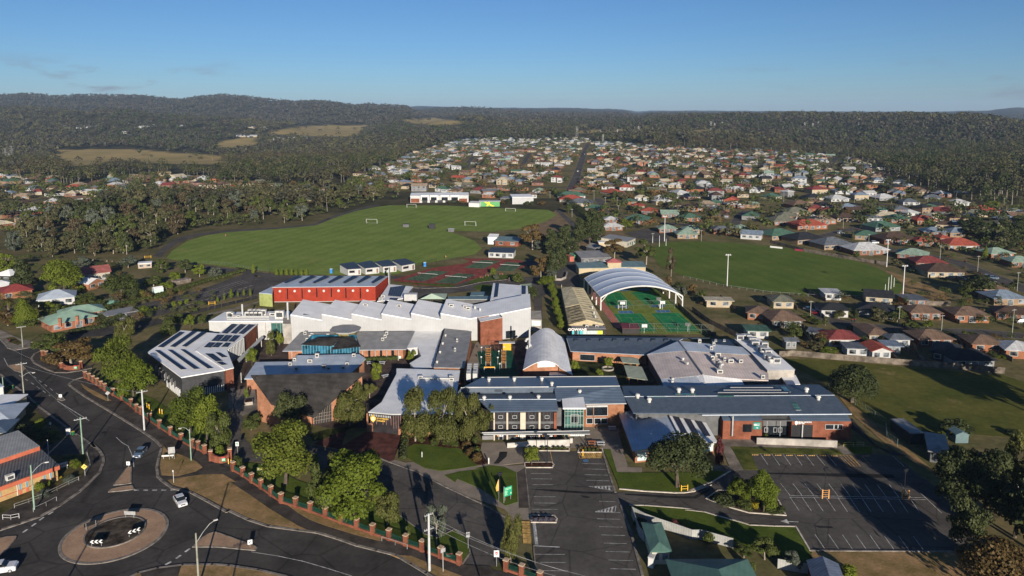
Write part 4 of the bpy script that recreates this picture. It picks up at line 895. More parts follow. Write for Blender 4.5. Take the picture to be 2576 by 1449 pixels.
# ================================================================== red sports hall
o,t=bld('sports_hall','bright red metal sports hall with slit windows and seven rows of solar panels','school building',[(L(445,980),6.3),(L(1490,970),6.3),(L(1617,868),6.3),(L(700,865),6.3)],REDW,RGB,over=.1,trim=WHT)
for k in range(6):
 x=(598,746,895,1043,1190,1337)[k];panel(o,'window',t[0],t[1],L(x-7,995-k),L(x+7,(1103,1095,1083,1083,1090,1097)[k]),WGLASS,.08)
for k,x in enumerate((523,672,820,968,1117,1264,1409)):
 q=on_wall(L(x,1020-k),t[0],t[1]);mb=MB();mb.tube(q-Vector((0,.06,0)),q-Vector((0,.3,0)),.55,.55,6);mb.build('wall_vent',ACM,o)
for k in range(7):
 x=(545,695,838,990,1145,1285,1432)[k];solar(o,tuple(t[:3]),(L(x+10,938),L(x+38,950),L(x+38+175-k*8,882),L(x+150-k*8,868)),1,10,.35)
panel(o,'plinth',t[0],t[1],L(447,1128),L(1490,1138),WHT,.12)
mb=MB();q=P(L(1632,960));mb.box(q,(.3,3.2,8.0));mb.build('white_screen',WHT,o)
o,t=bld('green_store','yellow green metal block with blue grey roof at the end of the red hall','school building',[(Z(1315,612),5.4),(Z(1660,640),5.4),(Z(1690,450),5.6),(Z(1650,450),5.6)],LIMEW,RGB,over=.05)
o,t=bld('side_wing','flat grey roofed side wing of the red hall with two blocks of solar panels','school building',[(L(1505,1125),3.6),(L(1625,950),3.6),(L(1872,975),3.6),(L(1770,1095),3.6)],GREYC,RWS,over=.1)
solar(o,tuple(t[:3]),(L(1640,985),L(1800,965),L(1745,1083),L(1615,1072)),6,8,.2);solar(o,tuple(t[:3]),(L(1640,1092),L(1725,1095),L(1705,1118),L(1625,1110)),4,2,.2)
for p in (L(1568,1078),L(1545,1108),L(1850,1080)): roof_unit(o,at_roof(tuple(t[:3]),p),1.5 if p[1]<1085/1 else 1,1,.8)
mb=MB();q=at_roof(tuple(t[:3]),L(1850,1110));mb.box(q,(5,3,2.6));mb.build('plant_room',WHT,o)
# services block with rooftop plant
o,t=bld('services_block','white services block crowded with rooftop air conditioning plant and two tall flues','school building',[(Z(10,1345),6.6),(Z(2135,1345),6.6),(Z(2125,1085),6.6),(Z(420,1110),6.6)],WHT,RWS,over=.05)
for x,y,w_,h_ in ((560,1240,1.6,1.9),(620,1240,1.2,1.6),(695,1245,1.2,.7),(800,1245,1.2,.8),(1030,1235,1.7,1.8),(1140,1235,1.7,1.8),(1250,1235,1.7,1.8),(1355,1235,1.7,1.8),(1105,1110,1.7,1.0),(1205,1110,1.7,1.0),(1310,1110,1.7,1.0),(1450,1180,1.6,1.9),(1860,1265,3.0,2.6),(1680,1200,2,1.0)):
 roof_unit(o,at_roof(tuple(t[:3]),Z(x,y)),w_,1.4,h_)
for x,y,h_ in ((890,1190,4.0),(2070,1330,6.5)):
 q=at_roof(tuple(t[:3]),Z(x,y));mb=MB();mb.tube(q,q+Vector((0,0,h_)),.32,.32,10);mb.build('flue',WHT,o)
mb=MB()
for y in (1270,1320,1250): mb.tube(at_roof(tuple(t[:3]),Z(490,y))+Vector((0,0,.35)),at_roof(tuple(t[:3]),Z(1590,y))+Vector((0,0,.35)),.18,.18,6)
mb.build('duct',WHT,o)
panel(o,'window',t[0],t[1],G(432,185),G(552,290),GRG,.1,WHT)
for x in (380,495,530): panel(o,'wall_rib',t[0],t[1],G(x-6,180),G(x+6,390),CONCW,.25)
# low roofs behind the sawtooth hall
o,t=bld('rear_hall','pale metal roofed rear hall with a blue solar strip along each edge','school building',[(W(1640,105),6.6),(W(2222,152),6.6),(W(2236,330),6.6),(W(1590,395),6.6)],WW,RWS,over=.15)
solar(o,tuple(t[:3]),(W(1680,112),W(1740,116),W(1715,340),W(1650,355)),4,18,.15);solar(o,tuple(t[:3]),(W(2122,150),W(2192,156),W(2190,296),W(2122,302)),4,12,.15)
o,t=bld('rear_wing','narrow teal roofed wing behind the sawtooth hall','school building',[(W(890,332),5.0),(W(1600,318),5.0),(W(1590,378),5.0),(W(870,376),5.0)],GREYC,RTEAL,over=.15,trim=WHT)
mb=MB();pk=P(W(600,282),6.6)
e=[P(W(400,376),4.5),P(W(832,378),4.5),P(W(866,282),4.5),P(W(590,283),4.8)]
o=empty('shade_sail_shelter',(pk.x,pk.y,0),'pale green hipped shelter roof behind the sawtooth hall','shelter')
for i in range(4): mb.add([e[i],e[(i+1)%4],pk],[(0,1,2)])
mb.build('roof',mat('roof_sage',(.30,.38,.30),.7,.08,.5),o);mb=MB()
for q in e: mb.tube((q.x,q.y,0),q,.12,.12,6)
mb.build('post',BLACKM,o)
o,t=bld('bin_store','small green roofed store beside the loading road','shed',[(W(1250,318),2.6),(W(1500,312),2.6),(W(1505,250),2.6),(W(1268,255),2.6)],mat('wall_green',(.08,.22,.13),.7,.1,1),RTEAL,over=.1)
o,t=bld('kiosk','small green kiosk beside the loading turn','shed',[(W(2232,165),2.4),(W(2300,165),2.4),(W(2285,110),2.4),(W(2090,130),2.4)],mat('wall_pale_green',(.30,.36,.20),.8,.1,1),mat('roof_pale_green',(.36,.42,.28),.7,.1,1),over=.1)
# ================================================================== library with glazed pavilion and octagonal lantern
o,t=bld('library','grey roofed library with a blue glazed pavilion and octagonal lantern','school building',[(G(550,468),3.5),(G(1800,450),3.5),(G(1890,268),5.2),(G(728,280),5.2)],TERRA,RG,over=1.2,trim=RGB)
a_,b_=[x for x in offset2(t,1.2)[:2]]
for x0,x1 in ((1415,1440),(1535,1560),(1650,1680)): panel(o,'window',a_,b_,G(x0,462),G(x1,555),WGLASS,.06)
panel(o,'door',a_,b_,G(1728,520),G(1750,562),GFR,.06)
for x in (645,1360,1487,1605,1722): q=P(G(x,565));mb=MB();mb.tube(q,q+Vector((0,0,3.2)),.1,.1,8);mb.build('post',WHT,o)
gp=[P(G(752,588)),P(G(1040,592)),P(G(1042,600)),P(G(1330,580)),P(G(1300,480)),P(G(850,480))]
z_=hgt(G(752,588),G(752,405));mb=MB();tp=[p+Vector((0,0,z_)) for p in gp];walls(mb,tp,0);mb.build('glazing',GBL,o)
mb=MB()
for i in (0,2):
 for k in range(11): q=lerp(gp[i],gp[i+1],k/10);q=q-Vector((0,.06,0));mb.tube(q,q+Vector((0,0,z_)),.06,.06,4)
 for zz in (.05,z_*.5,z_*.98): mb.tube(gp[i]+Vector((0,-.08,zz)),gp[i+1]+Vector((0,-.08,zz)),.07,.07,4)
mb.build('mullions',mat('frame_blue',(.20,.42,.50),.5,.1,1),o)
pk=P(G(1165,330),z_+2.2);p1=P(G(905,332),z_+1.6)
mb=MB();l=[P(G(735,402),z_+.1),P(G(1042,415),z_+.1),pk,p1];mb.slab(l,.2);mb.build('pavilion_roof',RDK,o)
mb=MB();l=[P(G(1042,452),z_+.1),P(G(1342,420),z_+.1),P(G(1262,328),z_+1.6),pk];mb.slab(l,.2);mb.build('pavilion_roof',RDK,o)
c=P(G(1188,300),5.0);
def octa(r,z): return [Vector((c.x+r*math.cos(math.pi/8+k*math.pi/4),c.y+r*.95*math.sin(math.pi/8+k*math.pi/4),z)) for k in range(8)]
mb=MB();mb.prism(octa(3.9,0),3.5,6.6);mb.build('lantern_wall',WHT,o);mb=MB();mb.slab(octa(5.2,6.95),.3);mb.build('lantern_roof',RG,o);mb=MB();mb.prism(octa(3.96,0),4.9,6.1);mb.build('lantern_glazing',mat('lantern_glass',(.20,.17,.07),.3,.3,1),o)
for x,y in ((778,300),(850,315),(832,335),(800,365),(1605,300),(1590,330),(1565,360),(1010,320)): roof_unit(o,at_roof(tuple(t[:3]),G(x,y)),.9,.8,.9)
# grey wing and pale link roof
o,t=bld('link_roof_building','low building with a broad pale metal roof beside the library','school building',[(G(1890,265),3.6),(G(2168,262),3.6),(G(2070,640),3.6),(G(1890,645),3.6),(G(1838,592),3.6),(G(1955,520),3.6),(G(1920,430),3.6),(G(1812,440),3.6)],WHT,RWS,over=.2,trim=WHT)
o,t=bld('grey_wing','plain grey roofed wing with a row of roof vents and brick end','school building',[(G(2195,240),5.2),(G(2466,268),5.2),(G(2392,640),5.2),(G(2078,632),5.2)],BRICKO,RG,over=.1)
for x,y in ((2200,320),(2172,402),(2145,490),(2115,590)): vent(o,at_roof(tuple(t[:3]),G(x,y)),.35,.7)
for x,y in ((2318,375),(2296,470)): roof_unit(o,at_roof(tuple(t[:3]),G(x,y)),.6,.5,1.0)
# ================================================================== chapel
Lt,Rt,Ft,Ml=P(G(225,712),12.0),P(G(1388,686),11.5),P(G(862,1138),2.3),P(G(432,1003),6.0)
ctr=(Lt+Rt+Ft)/3;o=empty('chapel',(ctr.x,ctr.y,0),'chapel with a sweeping black three cornered roof and orange brick walls','chapel')
mb=MB();n=12
def rp(u,v):
 bk=lerp(Lt,Rt,u);l=lerp(lerp(Lt,Ml,min(1,v*2)) if v<.5 else lerp(Ml,Ft,(v-.5)*2),lerp(Rt,Ft,v),u);l.z=lerp(bk,Ft,v).z if 0<u<1 else l.z;return l
g=[[rp(i/n,j/n) for i in range(n+1)] for j in range(n+1)]
for j in range(n):
 for i in range(n):
  e=Vector((0,0,.3));q=(g[j+1][i],g[j+1][i+1],g[j][i+1],g[j][i]);mb.add(q,[(0,1,2,3)]);mb.add([x-e for x in q],[(3,2,1,0)])
for j in range(n):
 for i in (0,n): mb.add([g[j][i],g[j+1][i],g[j+1][i]-Vector((0,0,.3)),g[j][i]-Vector((0,0,.3))],[(0,1,2,3)])
for i in range(n): mb.add([g[0][i],g[0][i+1],g[0][i+1]-Vector((0,0,.3)),g[0][i]-Vector((0,0,.3))],[(0,1,2,3)])
mb.build('roof',RDK,o)
ins=offset2([Lt,Ml,Ft,Rt],.8);mb=MB();walls(mb,[p-Vector((0,0,.6 if k in(0,3) else .3)) for k,p in enumerate(ins)],0);mb.build('wall',TERRA,o)
a_,b_=ins[2],ins[3];dd=(b_-a_)
mb=MB();nn=Vector((dd.y,-dd.x,0)).normalized()
for k in range(11):
 f=.02+.033*k;p=a_+dd*f+nn*.1;mb.tube((p.x,p.y,0),(p.x,p.y,a_.z+dd.z*f-.3),.06,.06,4)
gl=MB();p0=a_+dd*.0+nn*.05;p1=a_+dd*.36+nn*.05;gl.quad((p0.x,p0.y,0),(p1.x,p1.y,0),(p1.x,p1.y,p1.z-.35),(p0.x,p0.y,p0.z-.35));gl.build('stained_glazing',WGLASS,o)
for zz in (.9,1.8,2.6): mb.tube(p0*1+Vector((0,0,zz-p0.z))+nn*.05,p1+Vector((0,0,zz-p1.z))+nn*.05,.05,.05,4)
mb.build('mullions',mat('frame_bronze',(.25,.20,.16),.6,.1,1),o)
# link block behind the chapel
o,t=bld('chapel_link','low blue grey roofed link block behind the chapel with air conditioners','school building',[(G(160,750),3.4),(G(275,580),3.4),(G(625,575),3.4),(G(560,700),3.4),(G(420,745),3.4)],TERRA,RGB,over=.5)
o,t=bld('staff_block','flat roofed staff block with white upper strip and scattered air conditioners','school building',[(G(540,705),3.6),(G(690,512),4.8),(G(1325,500),4.8),(G(1390,548),4.6),(G(1235,695),3.6)],TERRA,RGB,over=.4,trim=WHT)
for x,y,w_ in ((900,530,1.1),(672,565,.9),(628,610,.9),(828,580,1.4),(1272,522,1.0),(968,640,1.2),(690,660,1.0),(1018,655,1.0),(1165,648,1.0),(1205,610,.9)): roof_unit(o,at_roof(tuple(t[:3]),G(x,y)),w_,.8,1.1 if x==900 else .8)
# ================================================================== administration building with the crest
o,t=bld('administration_building','pale metal roofed front building carrying the gold crest and college name','school building',[(G(1705,645),5.3),(G(2345,665),5.3),(H(250,925),5.3),(H(235,1105),5.3),(G(1655,1108),5.3),(G(1420,1086),5.3),(G(1555,985),5.3),(G(1705,700),5.3)],mat('wall_curtain_dark',(.03,.026,.028),.4,.2,.5),RWS,over=.4,trim=WHT)
iw=offset2(t,.4);a_,b_=iw[5],iw[4]
GOLD=mat('gold_letters',(.85,.55,.10),.35,.1,2);CRM=mat('crest_cream',(.80,.72,.50),.5,.05,2)
d=(b_-a_);d.z=0;d.normalize();fr=Vector((d.y,-d.x,0));fr=-fr if fr.y>0 else fr;up=Vector((0,0,1))
sg=T(1440,1610,.06211)
mb=MB();q0=on_wall(sg(70,260),a_,b_);q1=on_wall(sg(180,1300),a_,b_);wallbox(o,'brick_pier',a_,b_,q0,Vector((q1.x,q1.y,0)),TERRA,.25)
wallbox(o,'brick_base',a_,b_,on_wall(sg(180,900),a_,b_),Vector((*on_wall(sg(470,1300),a_,b_).xy,0)),TERRA,.15)
for k in range(13): panel(o,'louvre',a_,b_,sg(240+k*108,300+k*12),sg(290+k*108,440+k*12),WHT,.12)
for x in (330,675,1090,1300,1600): panel(o,'fin',a_,b_,sg(x,560),sg(x+30,930+x*.06),mat('fin_rose',(.30,.16,.13),.7,.1,1),.15)
# crest: shield with three points,cream roundel,cross on top
cpt=on_wall(sg(495,600),a_,b_)+fr*.3;k_=(on_wall(sg(690,600),a_,b_)-on_wall(sg(300,600),a_,b_)).length/2
cr_=empty('crest_sign',cpt,'gold shield crest with a cream roundel beside the gold college name','sign')
def pl(pts,m,d0,nm):
 mb=MB();v=[cpt+d*x*k_+up*y*k_+fr*d0 for x,y in pts];w_=[x-fr*.12 for x in v];mb.poly(v);n=len(v)
 for i in range(n): mb.quad(w_[i],w_[(i+1)%n],v[(i+1)%n],v[i])
 mb.build(nm,m,cr_)
pl([(0,-1.25),(.18,-.85),(.5,-.65),(.8,-.2),(.82,.35),(1.02,.62),(.6,.55),(.3,.78),(0,.72),(-.3,.78),(-.6,.55),(-1.02,.62),(-.82,.35),(-.8,-.2),(-.5,-.65),(-.18,-.85)],GOLD,.0,'shield')
pl([(.56*math.cos(i*.2618),.56*math.sin(i*.2618)+.05) for i in range(24)],CRM,.04,'roundel');pl([(.2*math.cos(i*.5236),.2*math.sin(i*.5236)+.05) for i in range(12)],mat('crest_emblem',(.55,.33,.12),.5,.1,2),.08,'emblem')
pl([(-.1,.72),(.1,.72),(.1,.95),(.22,.95),(.22,1.12),(.1,1.12),(.1,1.35),(-.1,1.35),(-.1,1.12),(-.22,1.12),(-.22,.95),(-.1,.95)],GOLD,.0,'cross')
ns=empty('college_name_sign',on_wall(sg(1090,660),a_,b_)+fr*.3,'gold lettering on the dark front wall reading ST PATRICK\'S COLLEGE','sign')
for s_,x0,x1,y in (("ST PATRICK'S",740,1460,610),("COLLEGE",740,1255,740)):
 w_=(on_wall(sg(x1,y),a_,b_)-on_wall(sg(x0,y),a_,b_)).length;q=on_wall(sg((x0+x1)/2,y),a_,b_)+fr*.3
 l=text_mesh('lettering',s_,GOLD,q,d,up,1.0,ns,depth=.05,bold=.02)
 k2=w_/max(.1,l.dimensions.x if l.dimensions.x>0 else 6);
 xs=[v.co.x for v in l.data.vertices];ys2=[v.co.y for v in l.data.vertices];zs=[v.co.z for v in l.data.vertices]
 ext=max(Vector((max(xs)-min(xs),max(ys2)-min(ys2),0)).length,.1);s=w_/ext;cx=Vector(((max(xs)+min(xs))/2,(max(ys2)+min(ys2))/2,(max(zs)+min(zs))/2))
 for v in l.data.vertices: v.co=cx+(v.co-cx)*s
q=P(sg(500,1290));mb=MB();mb.tube(q,q+Vector((0,0,2.6)),.09,.09,8);mb.build('flagpole',GREYM,o)
a_,b_=iw[4],iw[3]
for k in range(26): wallbox(o,'fin',a_,b_,lerp(a_,b_,.02+k*.038)+up*(-5.0+1.2),lerp(a_,b_,.02+k*.038+.006)+up*(-.6),MATS['fin_rose'],.2)
wallbox(o,'terracotta_base',a_,b_,lerp(a_,b_,.1)-up*a_.z,lerp(a_,b_,.98)-up*(a_.z-1.5),TERRA,.5)
for x,y in ((1950,745),(2260,745),(2262,765)): roof_unit(o,at_roof(tuple(t[:3]),G(x,y)),1.2,.9,.7)
mb=MB();mb.tube(at_roof(tuple(t[:3]),G(1950,755))+up*.3,at_roof(tuple(t[:3]),G(2260,760))+up*.3,.25,.25,8);mb.build('duct',WHT,o)
# black screened plant deck with two white ducts
q=[P(p,5.4) for p in (H(350,745),H(480,745),H(480,650),H(360,650))];o=empty('plant_deck',(q[0].x,q[0].y,0),'black screened rooftop plant deck with two tall white ducts','plant deck')
mb=MB();walls(mb,q,0);mb.poly(q if True else q);mb.build('screen',BLACKM,o)
for x in (375,440):
 q0=P(H(x,780),5.4);q1=P(H(x+10,650),5.4);mb=MB();dq=(q1-q0);
 for k in range(7): mb.box(q0+dq*(k/7.)+up*.3,(1.2,dq.length/7*.8,2.2 if k<2 else 1.7));
 mb.build('duct',WHT,o)
# ================================================================== main building
o=empty('main_building',(P(H(1100,1300)).x,P(H(1100,1300)).y,0),'two storey steel blue main building with cream pilasters and dark curtain walls','school building')
fe=[P(H(600,1082),7.3),P(H(1285,1071),7.3)];ri=[P(H(480,962),8.4),P(H(1263,961),8.4)];bk=[P(H(225,915),7.4),P(H(1250,886),7.4)]
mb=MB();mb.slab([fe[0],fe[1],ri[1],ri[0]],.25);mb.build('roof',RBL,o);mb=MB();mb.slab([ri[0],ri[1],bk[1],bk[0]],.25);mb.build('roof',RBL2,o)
mb=MB();mb.tube(ri[0]+up*.05,ri[1]+up*.05,.1,.1,5);mb.build('ridge_cap',RGB,o)
f_=fe[1]-fe[0];f_.z=0;f_.normalize();bn=Vector((-f_.y,f_.x,0))
w0,w1=fe[0]+bn*.7+f_*.2,fe[1]+bn*.7-f_*.3;mb=MB();tp=[w0-up*.4,w1-up*.4,bk[1]-up*.4,bk[0]-up*.4];walls(mb,tp,0);mb.build('wall',MATS['wall_curtain_dark'],o)
PIL=mat('pilaster_cream',(.55,.47,.36),.8,.06,1)
for x0,x1,m_ in ((626,640,PIL),(757,774,PIL),(897,950,PIL),(1083,1100,PIL),(1238,1263,BRICK)): panel(o,'pilaster',w0,w1,H(x0,1086),H(x1,1398),m_,.55)
for x in (680,822,997,1150):
 for y0,y1 in ((1125,1148),(1226,1249)): panel(o,'window',w0,w1,H(x,y0),H(x+38,y1),WGLASS,.1,WHT,.08)
for x0,x1 in ((642,756),(776,896),(952,1082),(1102,1236)):
 panel(o,'spandrel',w0,w1,H(x0,1182),H(x1,1204),GREYC,.15);panel(o,'sill_band',w0,w1,H(x0,1274),H(x1,1284),WHT,.3)
 for k in range(1,4): panel(o,'mullion',w0,w1,H(x0+(x1-x0)*k/4-1,1090),H(x0+(x1-x0)*k/4+1,1272),GREYC,.12)
panel(o,'roller_door',w0,w1,H(512,1330),H(626,1398),mat('roller_grey',(.20,.20,.20),.6,.05,1),.1);panel(o,'door',w0,w1,H(682,1335),H(720,1392),WGLASS,.12,WHT,.1)
panel(o,'grey_panel',w0,w1,H(776,1335),H(896,1395),GREYC,.1)
for x in (1000,1015,1035,1065): panel(o,'mullion',w0,w1,H(x,1330),H(x+5,1365),WHT,.12)
for x,y in ((532,965),(793,960),(1083,955)): vent(o,at_roof((ri[0],ri[1],bk[1]),H(x,y)),.45,1.0)
# rear range of the same roof with long white ridge
rr0,rr1=P(H(295,848),8.6),P(H(1908,828),8.6);b0,b1=P(H(505,738),7.6),P(H(1868,727),7.6);e0,e1=P(H(1560,1006),6.3),P(H(1982,999),6.3)
o2=empty('east_range',((e0.x+e1.x)/2,e0.y,0),'steel blue roofed range with orange brick end and big dark upstairs window','school building')
mb=MB();mb.slab([rr0,rr1,b1,b0],.25);mb.build('roof',RBL,o2);m0=P(H(1245,905),7.5);rmid=P(H(1240,834),8.6)
mb=MB();mb.slab([P(H(1262,965),7.3),P(H(1400,985),6.8),e0,e1,rr1,rmid],.25);mb.build('roof',RBL,o2)
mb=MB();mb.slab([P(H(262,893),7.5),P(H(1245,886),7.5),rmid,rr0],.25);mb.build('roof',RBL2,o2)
mb=MB();mb.tube(rr0+up*.15,lerp(rr0,rr1,.55)+up*.15,.13,.13,5);mb.tube(lerp(rr0,rr1,.6)+up*.1,rr1+up*.1,.13,.13,5);mb.build('ridge_cap',WHT,o2)
mb=MB();mb.tube(b0+up*.05,b1+up*.05,.1,.1,5);mb.tube(e0-up*.1,e1-up*.1,.12,.12,5);mb.build('gutter',WHT,o2)
dq=(e1-e0);dq.z=0;dq.normalize();bq=Vector((-dq.y,dq.x,0));v0,v1=e0+bq*.6+dq*.2,e1+bq*.6-dq*.6
mb=MB();walls(mb,[v0-up*.3,v1-up*.3,P(H(1880,740),7.3),P(H(520,748),7.3)],0);mb.build('wall',BRICKO,o2)
panel(o2,'window',v0,v1,H(1572,1034),H(1780,1120),WGLASS,.1,WHT,.1);panel(o2,'blind_box',v0,v1,H(1568,1018),H(1782,1032),WHT,.3)
for x0,x1 in ((1572,1630),(1652,1776)): panel(o2,'window',v0,v1,H(x0,1152),H(x1,1202),WGLASS,.1,WHT,.12)
panel(o2,'window_mullion',v0,v1,H(1712,1152),H(1718,1202),WHT,.15);panel(o2,'downpipe',v0,v1,H(1637,1020),H(1642,1248),mat('downpipe_brown',(.20,.11,.07),.6,.1,1),.2)
for x,y in ((580,780),(837,775),(1116,772),(1218,820),(1500,900)): vent(o2,at_roof((rr0,rr1,b1) if y<825 else (e0,e1,rr1),H(x,y)),.45,1.0)
for k in range(17): q=at_roof((rr0,rmid,P(H(1245,886),7.5)),H(360+k*50,836));mb=MB();mb.box(q,(1.2,.4,.12));mb.build('skylight',WHT,o2)
on_roof(o2,'skylight',(rr0,rmid,P(H(1245,886),7.5)),[H(640,884),H(640,860),H(718,860),H(718,884)],RNAVY,.1)
# entry tower
q=[P(H(1330,1046),7.4),P(H(1562,1046),7.4),P(H(1535,919),7.4),P(H(1318,921),7.4)];o=empty('entry_tower',(q[0].x,q[0].y,0),'green glazed entry tower with a flat white roof','school building')
mb=MB();mb.slab(q,.35);mb.build('roof',RW,o);iq=offset2(q,.5);mb=MB();walls(mb,[p-up*.3 for p in iq],0);mb.build('glazing',GRG,o)
a_,b_=iq[0],iq[1];mb=MB();dd=(b_-a_)
for k in range(7): p=a_+dd*k/6-Vector((0,.08,0));mb.tube((p.x,p.y,0),(p.x,p.y,7.1),.07,.07,4)
for zz in (.1,2.9,5.2,6.3): mb.tube((a_.x,a_.y-.08,zz),(b_.x,b_.y-.08,zz),.08,.08,4)
mb.build('mullions',mat('frame_grey_green',(.34,.40,.36),.5,.1,1),o);panel(o,'door',a_,b_,H(1412,1115),H(1487,1195),WGLASS,.12,WHT)
mb=MB();wq=[P(H(1265,1290)),P(H(1352,1290))];mb.prism([wq[0],wq[1],wq[1]+Vector((0,5,0)),wq[0]+Vector((0,5,0))],0,6.2);mb.build('link_wall',GREYC,o)
# entry canopy with its row of small signs
a_,b_=P(H(525,1316),3.0),P(H(1606,1310),3.0);c_,d_=P(H(1600,1277),3.4),P(H(508,1297),3.4);o=empty('entry_canopy',((a_.x+b_.x)/2,a_.y,0),'long shallow metal canopy along the front of the main building with small signs','canopy')
mb=MB();mb.slab([a_,b_,c_,d_],.12);mb.build('roof',mat('canopy_metal',(.13,.14,.145),.5,.1,.5,stripes=(1.57,.45,.5)),o)
mb=MB();mb.tube(a_-up*.05,b_-up*.05,.1,.1,5);mb.tube(d_,c_,.1,.1,5);mb.build('gutter',WHT,o);cz=T(1880,1680,.17857)
MULTI=[mat('sign_white',(.75,.75,.73),.5,.1,3),mat('sign_blue',(.12,.26,.50),.5,.1,3),mat('sign_orange',(.75,.33,.08),.5,.1,3)]
for x0,x1,y in ((435,585,195),(845,1065,203),(1430,1665,203),(2010,2370,188)):
 nseg=max(3,int((x1-x0)/38))
 for k in range(nseg):
  p0=on_wall(cz(x0+(x1-x0)*k/nseg,y-12),a_,b_);p1=on_wall(cz(x0+(x1-x0)*(k+.72)/nseg,y+12),a_,b_);wallbox(o,'small_sign',a_,b_,p0,p1,MULTI[0 if k else 2],.1)
for x in (1560,1010,1170):
 q=P(H(x,1420));mb=MB();mb.tube(q,q+up*2.9,.11,.11,8);mb.build('post',BLACKM,o)
# white ramp walls
def wallrun(name,label,cat,pts,h0,h1,m,th=.35,group=None):
 p=[P(x) for x in pts];o=empty(name,p[0],label,cat,group)
 mb=MB();n=len(p)
 for i in range(n-1):
  a,b=p[i],p[i+1];d=(b-a).normalized();nn=Vector((-d.y,d.x,0))*th/2;za=h0+(h1-h0)*i/(n-1);zb=h0+(h1-h0)*(i+1)/(n-1)
  tp=[a-nn+up*za,b-nn+up*zb,b+nn+up*zb,a+nn+up*za];walls(mb,tp,0);mb.add(tp,[(0,1,2,3)])
 mb.build('wall',m,o);return o
wallrun('ramp_wall','white rendered wall of the entry ramp','wall',[D(507,148),D(712,134)],1.15,1.2,mat('render_white',(.50,.47,.42),.8,.1,.8));wallrun('ramp_wall','longer white ramp wall behind the box hedge bed','wall',[D(714,136),D(1000,136),D(1140,132)],1.6,1.7,MATS['render_white'])
wallrun('ramp_wall','short white end wall beside the picnic tables','wall',[D(1142,100),D(1170,98)],1.2,1.2,MATS['render_white'])
# ================================================================== hip roofed art room with three solar strips
ap=P(I(515,965),5.0);nw=P(I(95,1110),3.2);ne=P(I(930,1116),3.2);se=P(I(1097,1393),3.2);sw=P(I(236,1486),3.2);fp=P(I(735,1392),5.0);nb=P(I(265,1100),3.2)
o=empty('hip_roof_classroom',(ap.x,sw.y,0),'brick classroom under a broad blue grey hipped roof with three long solar strips','school building')
mb=MB();mb.slab([nw,sw,fp,ap],.2);mb.build('roof',RGB,o);mb=MB();mb.slab([ap,fp,se,ne],.2);mb.build('roof',RWS,o)
mb=MB();mb.slab([sw,se,fp],.2);mb.build('roof',RGB,o);mb=MB();mb.tube(ap+up*.08,fp+up*.08,.18,.18,5);mb.build('ridge_cap',RBL2,o)
iw=offset2([nw,sw,se,ne],.7);mb=MB();walls(mb,[p-up*.2 for p in iw],0);mb.build('wall',BRICKO,o)
tri=(ap,fp,se)
for q in ((I(603,1063),I(660,1063),I(795,1310),I(735,1312)),(I(703,1070),I(770,1074),I(912,1328),I(850,1325)),(I(812,1094),I(885,1104),I(1027,1338),I(962,1335))): solar(o,tri,q,2,13,.15)
a_,b_=iw[1],iw[2];wallbox(o,'window',a_,b_,lerp(a_,b_,.86)-up*(a_.z-.9),lerp(a_,b_,.985)-up*.6,GFR,.06,WHT);wallbox(o,'window',a_,b_,lerp(a_,b_,.03)-up*(a_.z-.5),lerp(a_,b_,.14)-up*.5,GFR,.06,WHT)
wallbox(o,'fascia',a_,b_,a_-up*.9,b_-up*.25,WHT,.1)
# ================================================================== right front building
rl,rr=P(I(150,932),7.2),P(I(2282,917),7.2);bl,br=P(I(125,822),6.2),P(I(2126,808),6.2);el,er=P(I(240,1096),6.0),P(I(2457,1106),6.0);k1=P(I(940,1116),6.0)
o=empty('science_building',((el.x+er.x)/2,er.y,0),'long slate blue roofed science building with red brick front blocks','school building')
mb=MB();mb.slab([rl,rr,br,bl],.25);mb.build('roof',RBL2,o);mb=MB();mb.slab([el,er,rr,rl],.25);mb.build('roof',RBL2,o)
mb=MB();mb.tube(rl,rr,.09,.09,5);mb.tube(k1-up*.1,er-up*.1,.14,.14,5);mb.build('gutter',RGB,o)
iw=offset2([el,er,br,bl],.8);mb=MB();walls(mb,[p-up*.3 for p in iw],0);mb.build('wall',GREYC,o)
fr0,fr1=P(I(1148,1366)),P(I(2447,1372));fd=(fr1-fr0);fd.z=0;fl_=fd.length;fd/=fl_;fb=Vector((-fd.y,fd.x,0))
def fpos(p): return (on_wall(p,fr0,fr1)-fr0).dot(fd)
for x0,x1,lab in ((1148,1547,'front_block'),(1843,2447,'front_block')):
 s0,s1=fpos(I(x0,1300)),fpos(I(x1,1300));dep=3.2;a=fr0+fd*s0;b_=fr0+fd*s1;mb=MB();tp=[a+up*4.7,b_+up*4.7,b_+fb*dep+up*4.7,a+fb*dep+up*4.7];walls(mb,tp,0);mb.build(lab,BRICK,o)
 mb=MB();mb.slab([a+up*4.75+fb*.25,b_+up*4.75+fb*.25,b_+fb*dep+up*5.7,a+fb*dep+up*5.7],.15);mb.build('lean_to_roof',RBL,o)
s0,s1=fpos(I(1547,1300)),fpos(I(1843,1300));a,b_=fr0+fd*s0+fb*2.2,fr0+fd*s1+fb*2.2
wallbox(o,'glazing',a,b_,a+up*.1,b_+up*2.6,WGLASS,.2);wallbox(o,'upper_panel',a,b_,a+up*2.6,b_+up*4.3,GREYC,.25)
for x in (1600,1693,1745): wallbox(o,'window',a,b_,a+fd*((x-1547)/296*(s1-s0))+up*1.1,a+fd*((x+30-1547)/296*(s1-s0))+up*2.1,WGLASS,.3,WHT,.08)
mb=MB();n=26
for k in range(n): q0=a+fd*((s1-s0)*(k+.5)/n)-fb*2.0+up*4.75;q1=q0+fb*3.2+up*.7;mb.tube(q0,q1,.06,.06,4)
mb.tube(a-fb*2.0+up*4.7,b_-fb*2.0+up*4.7,.12,.12,4);mb.build('pergola_slats',GREYC,o)
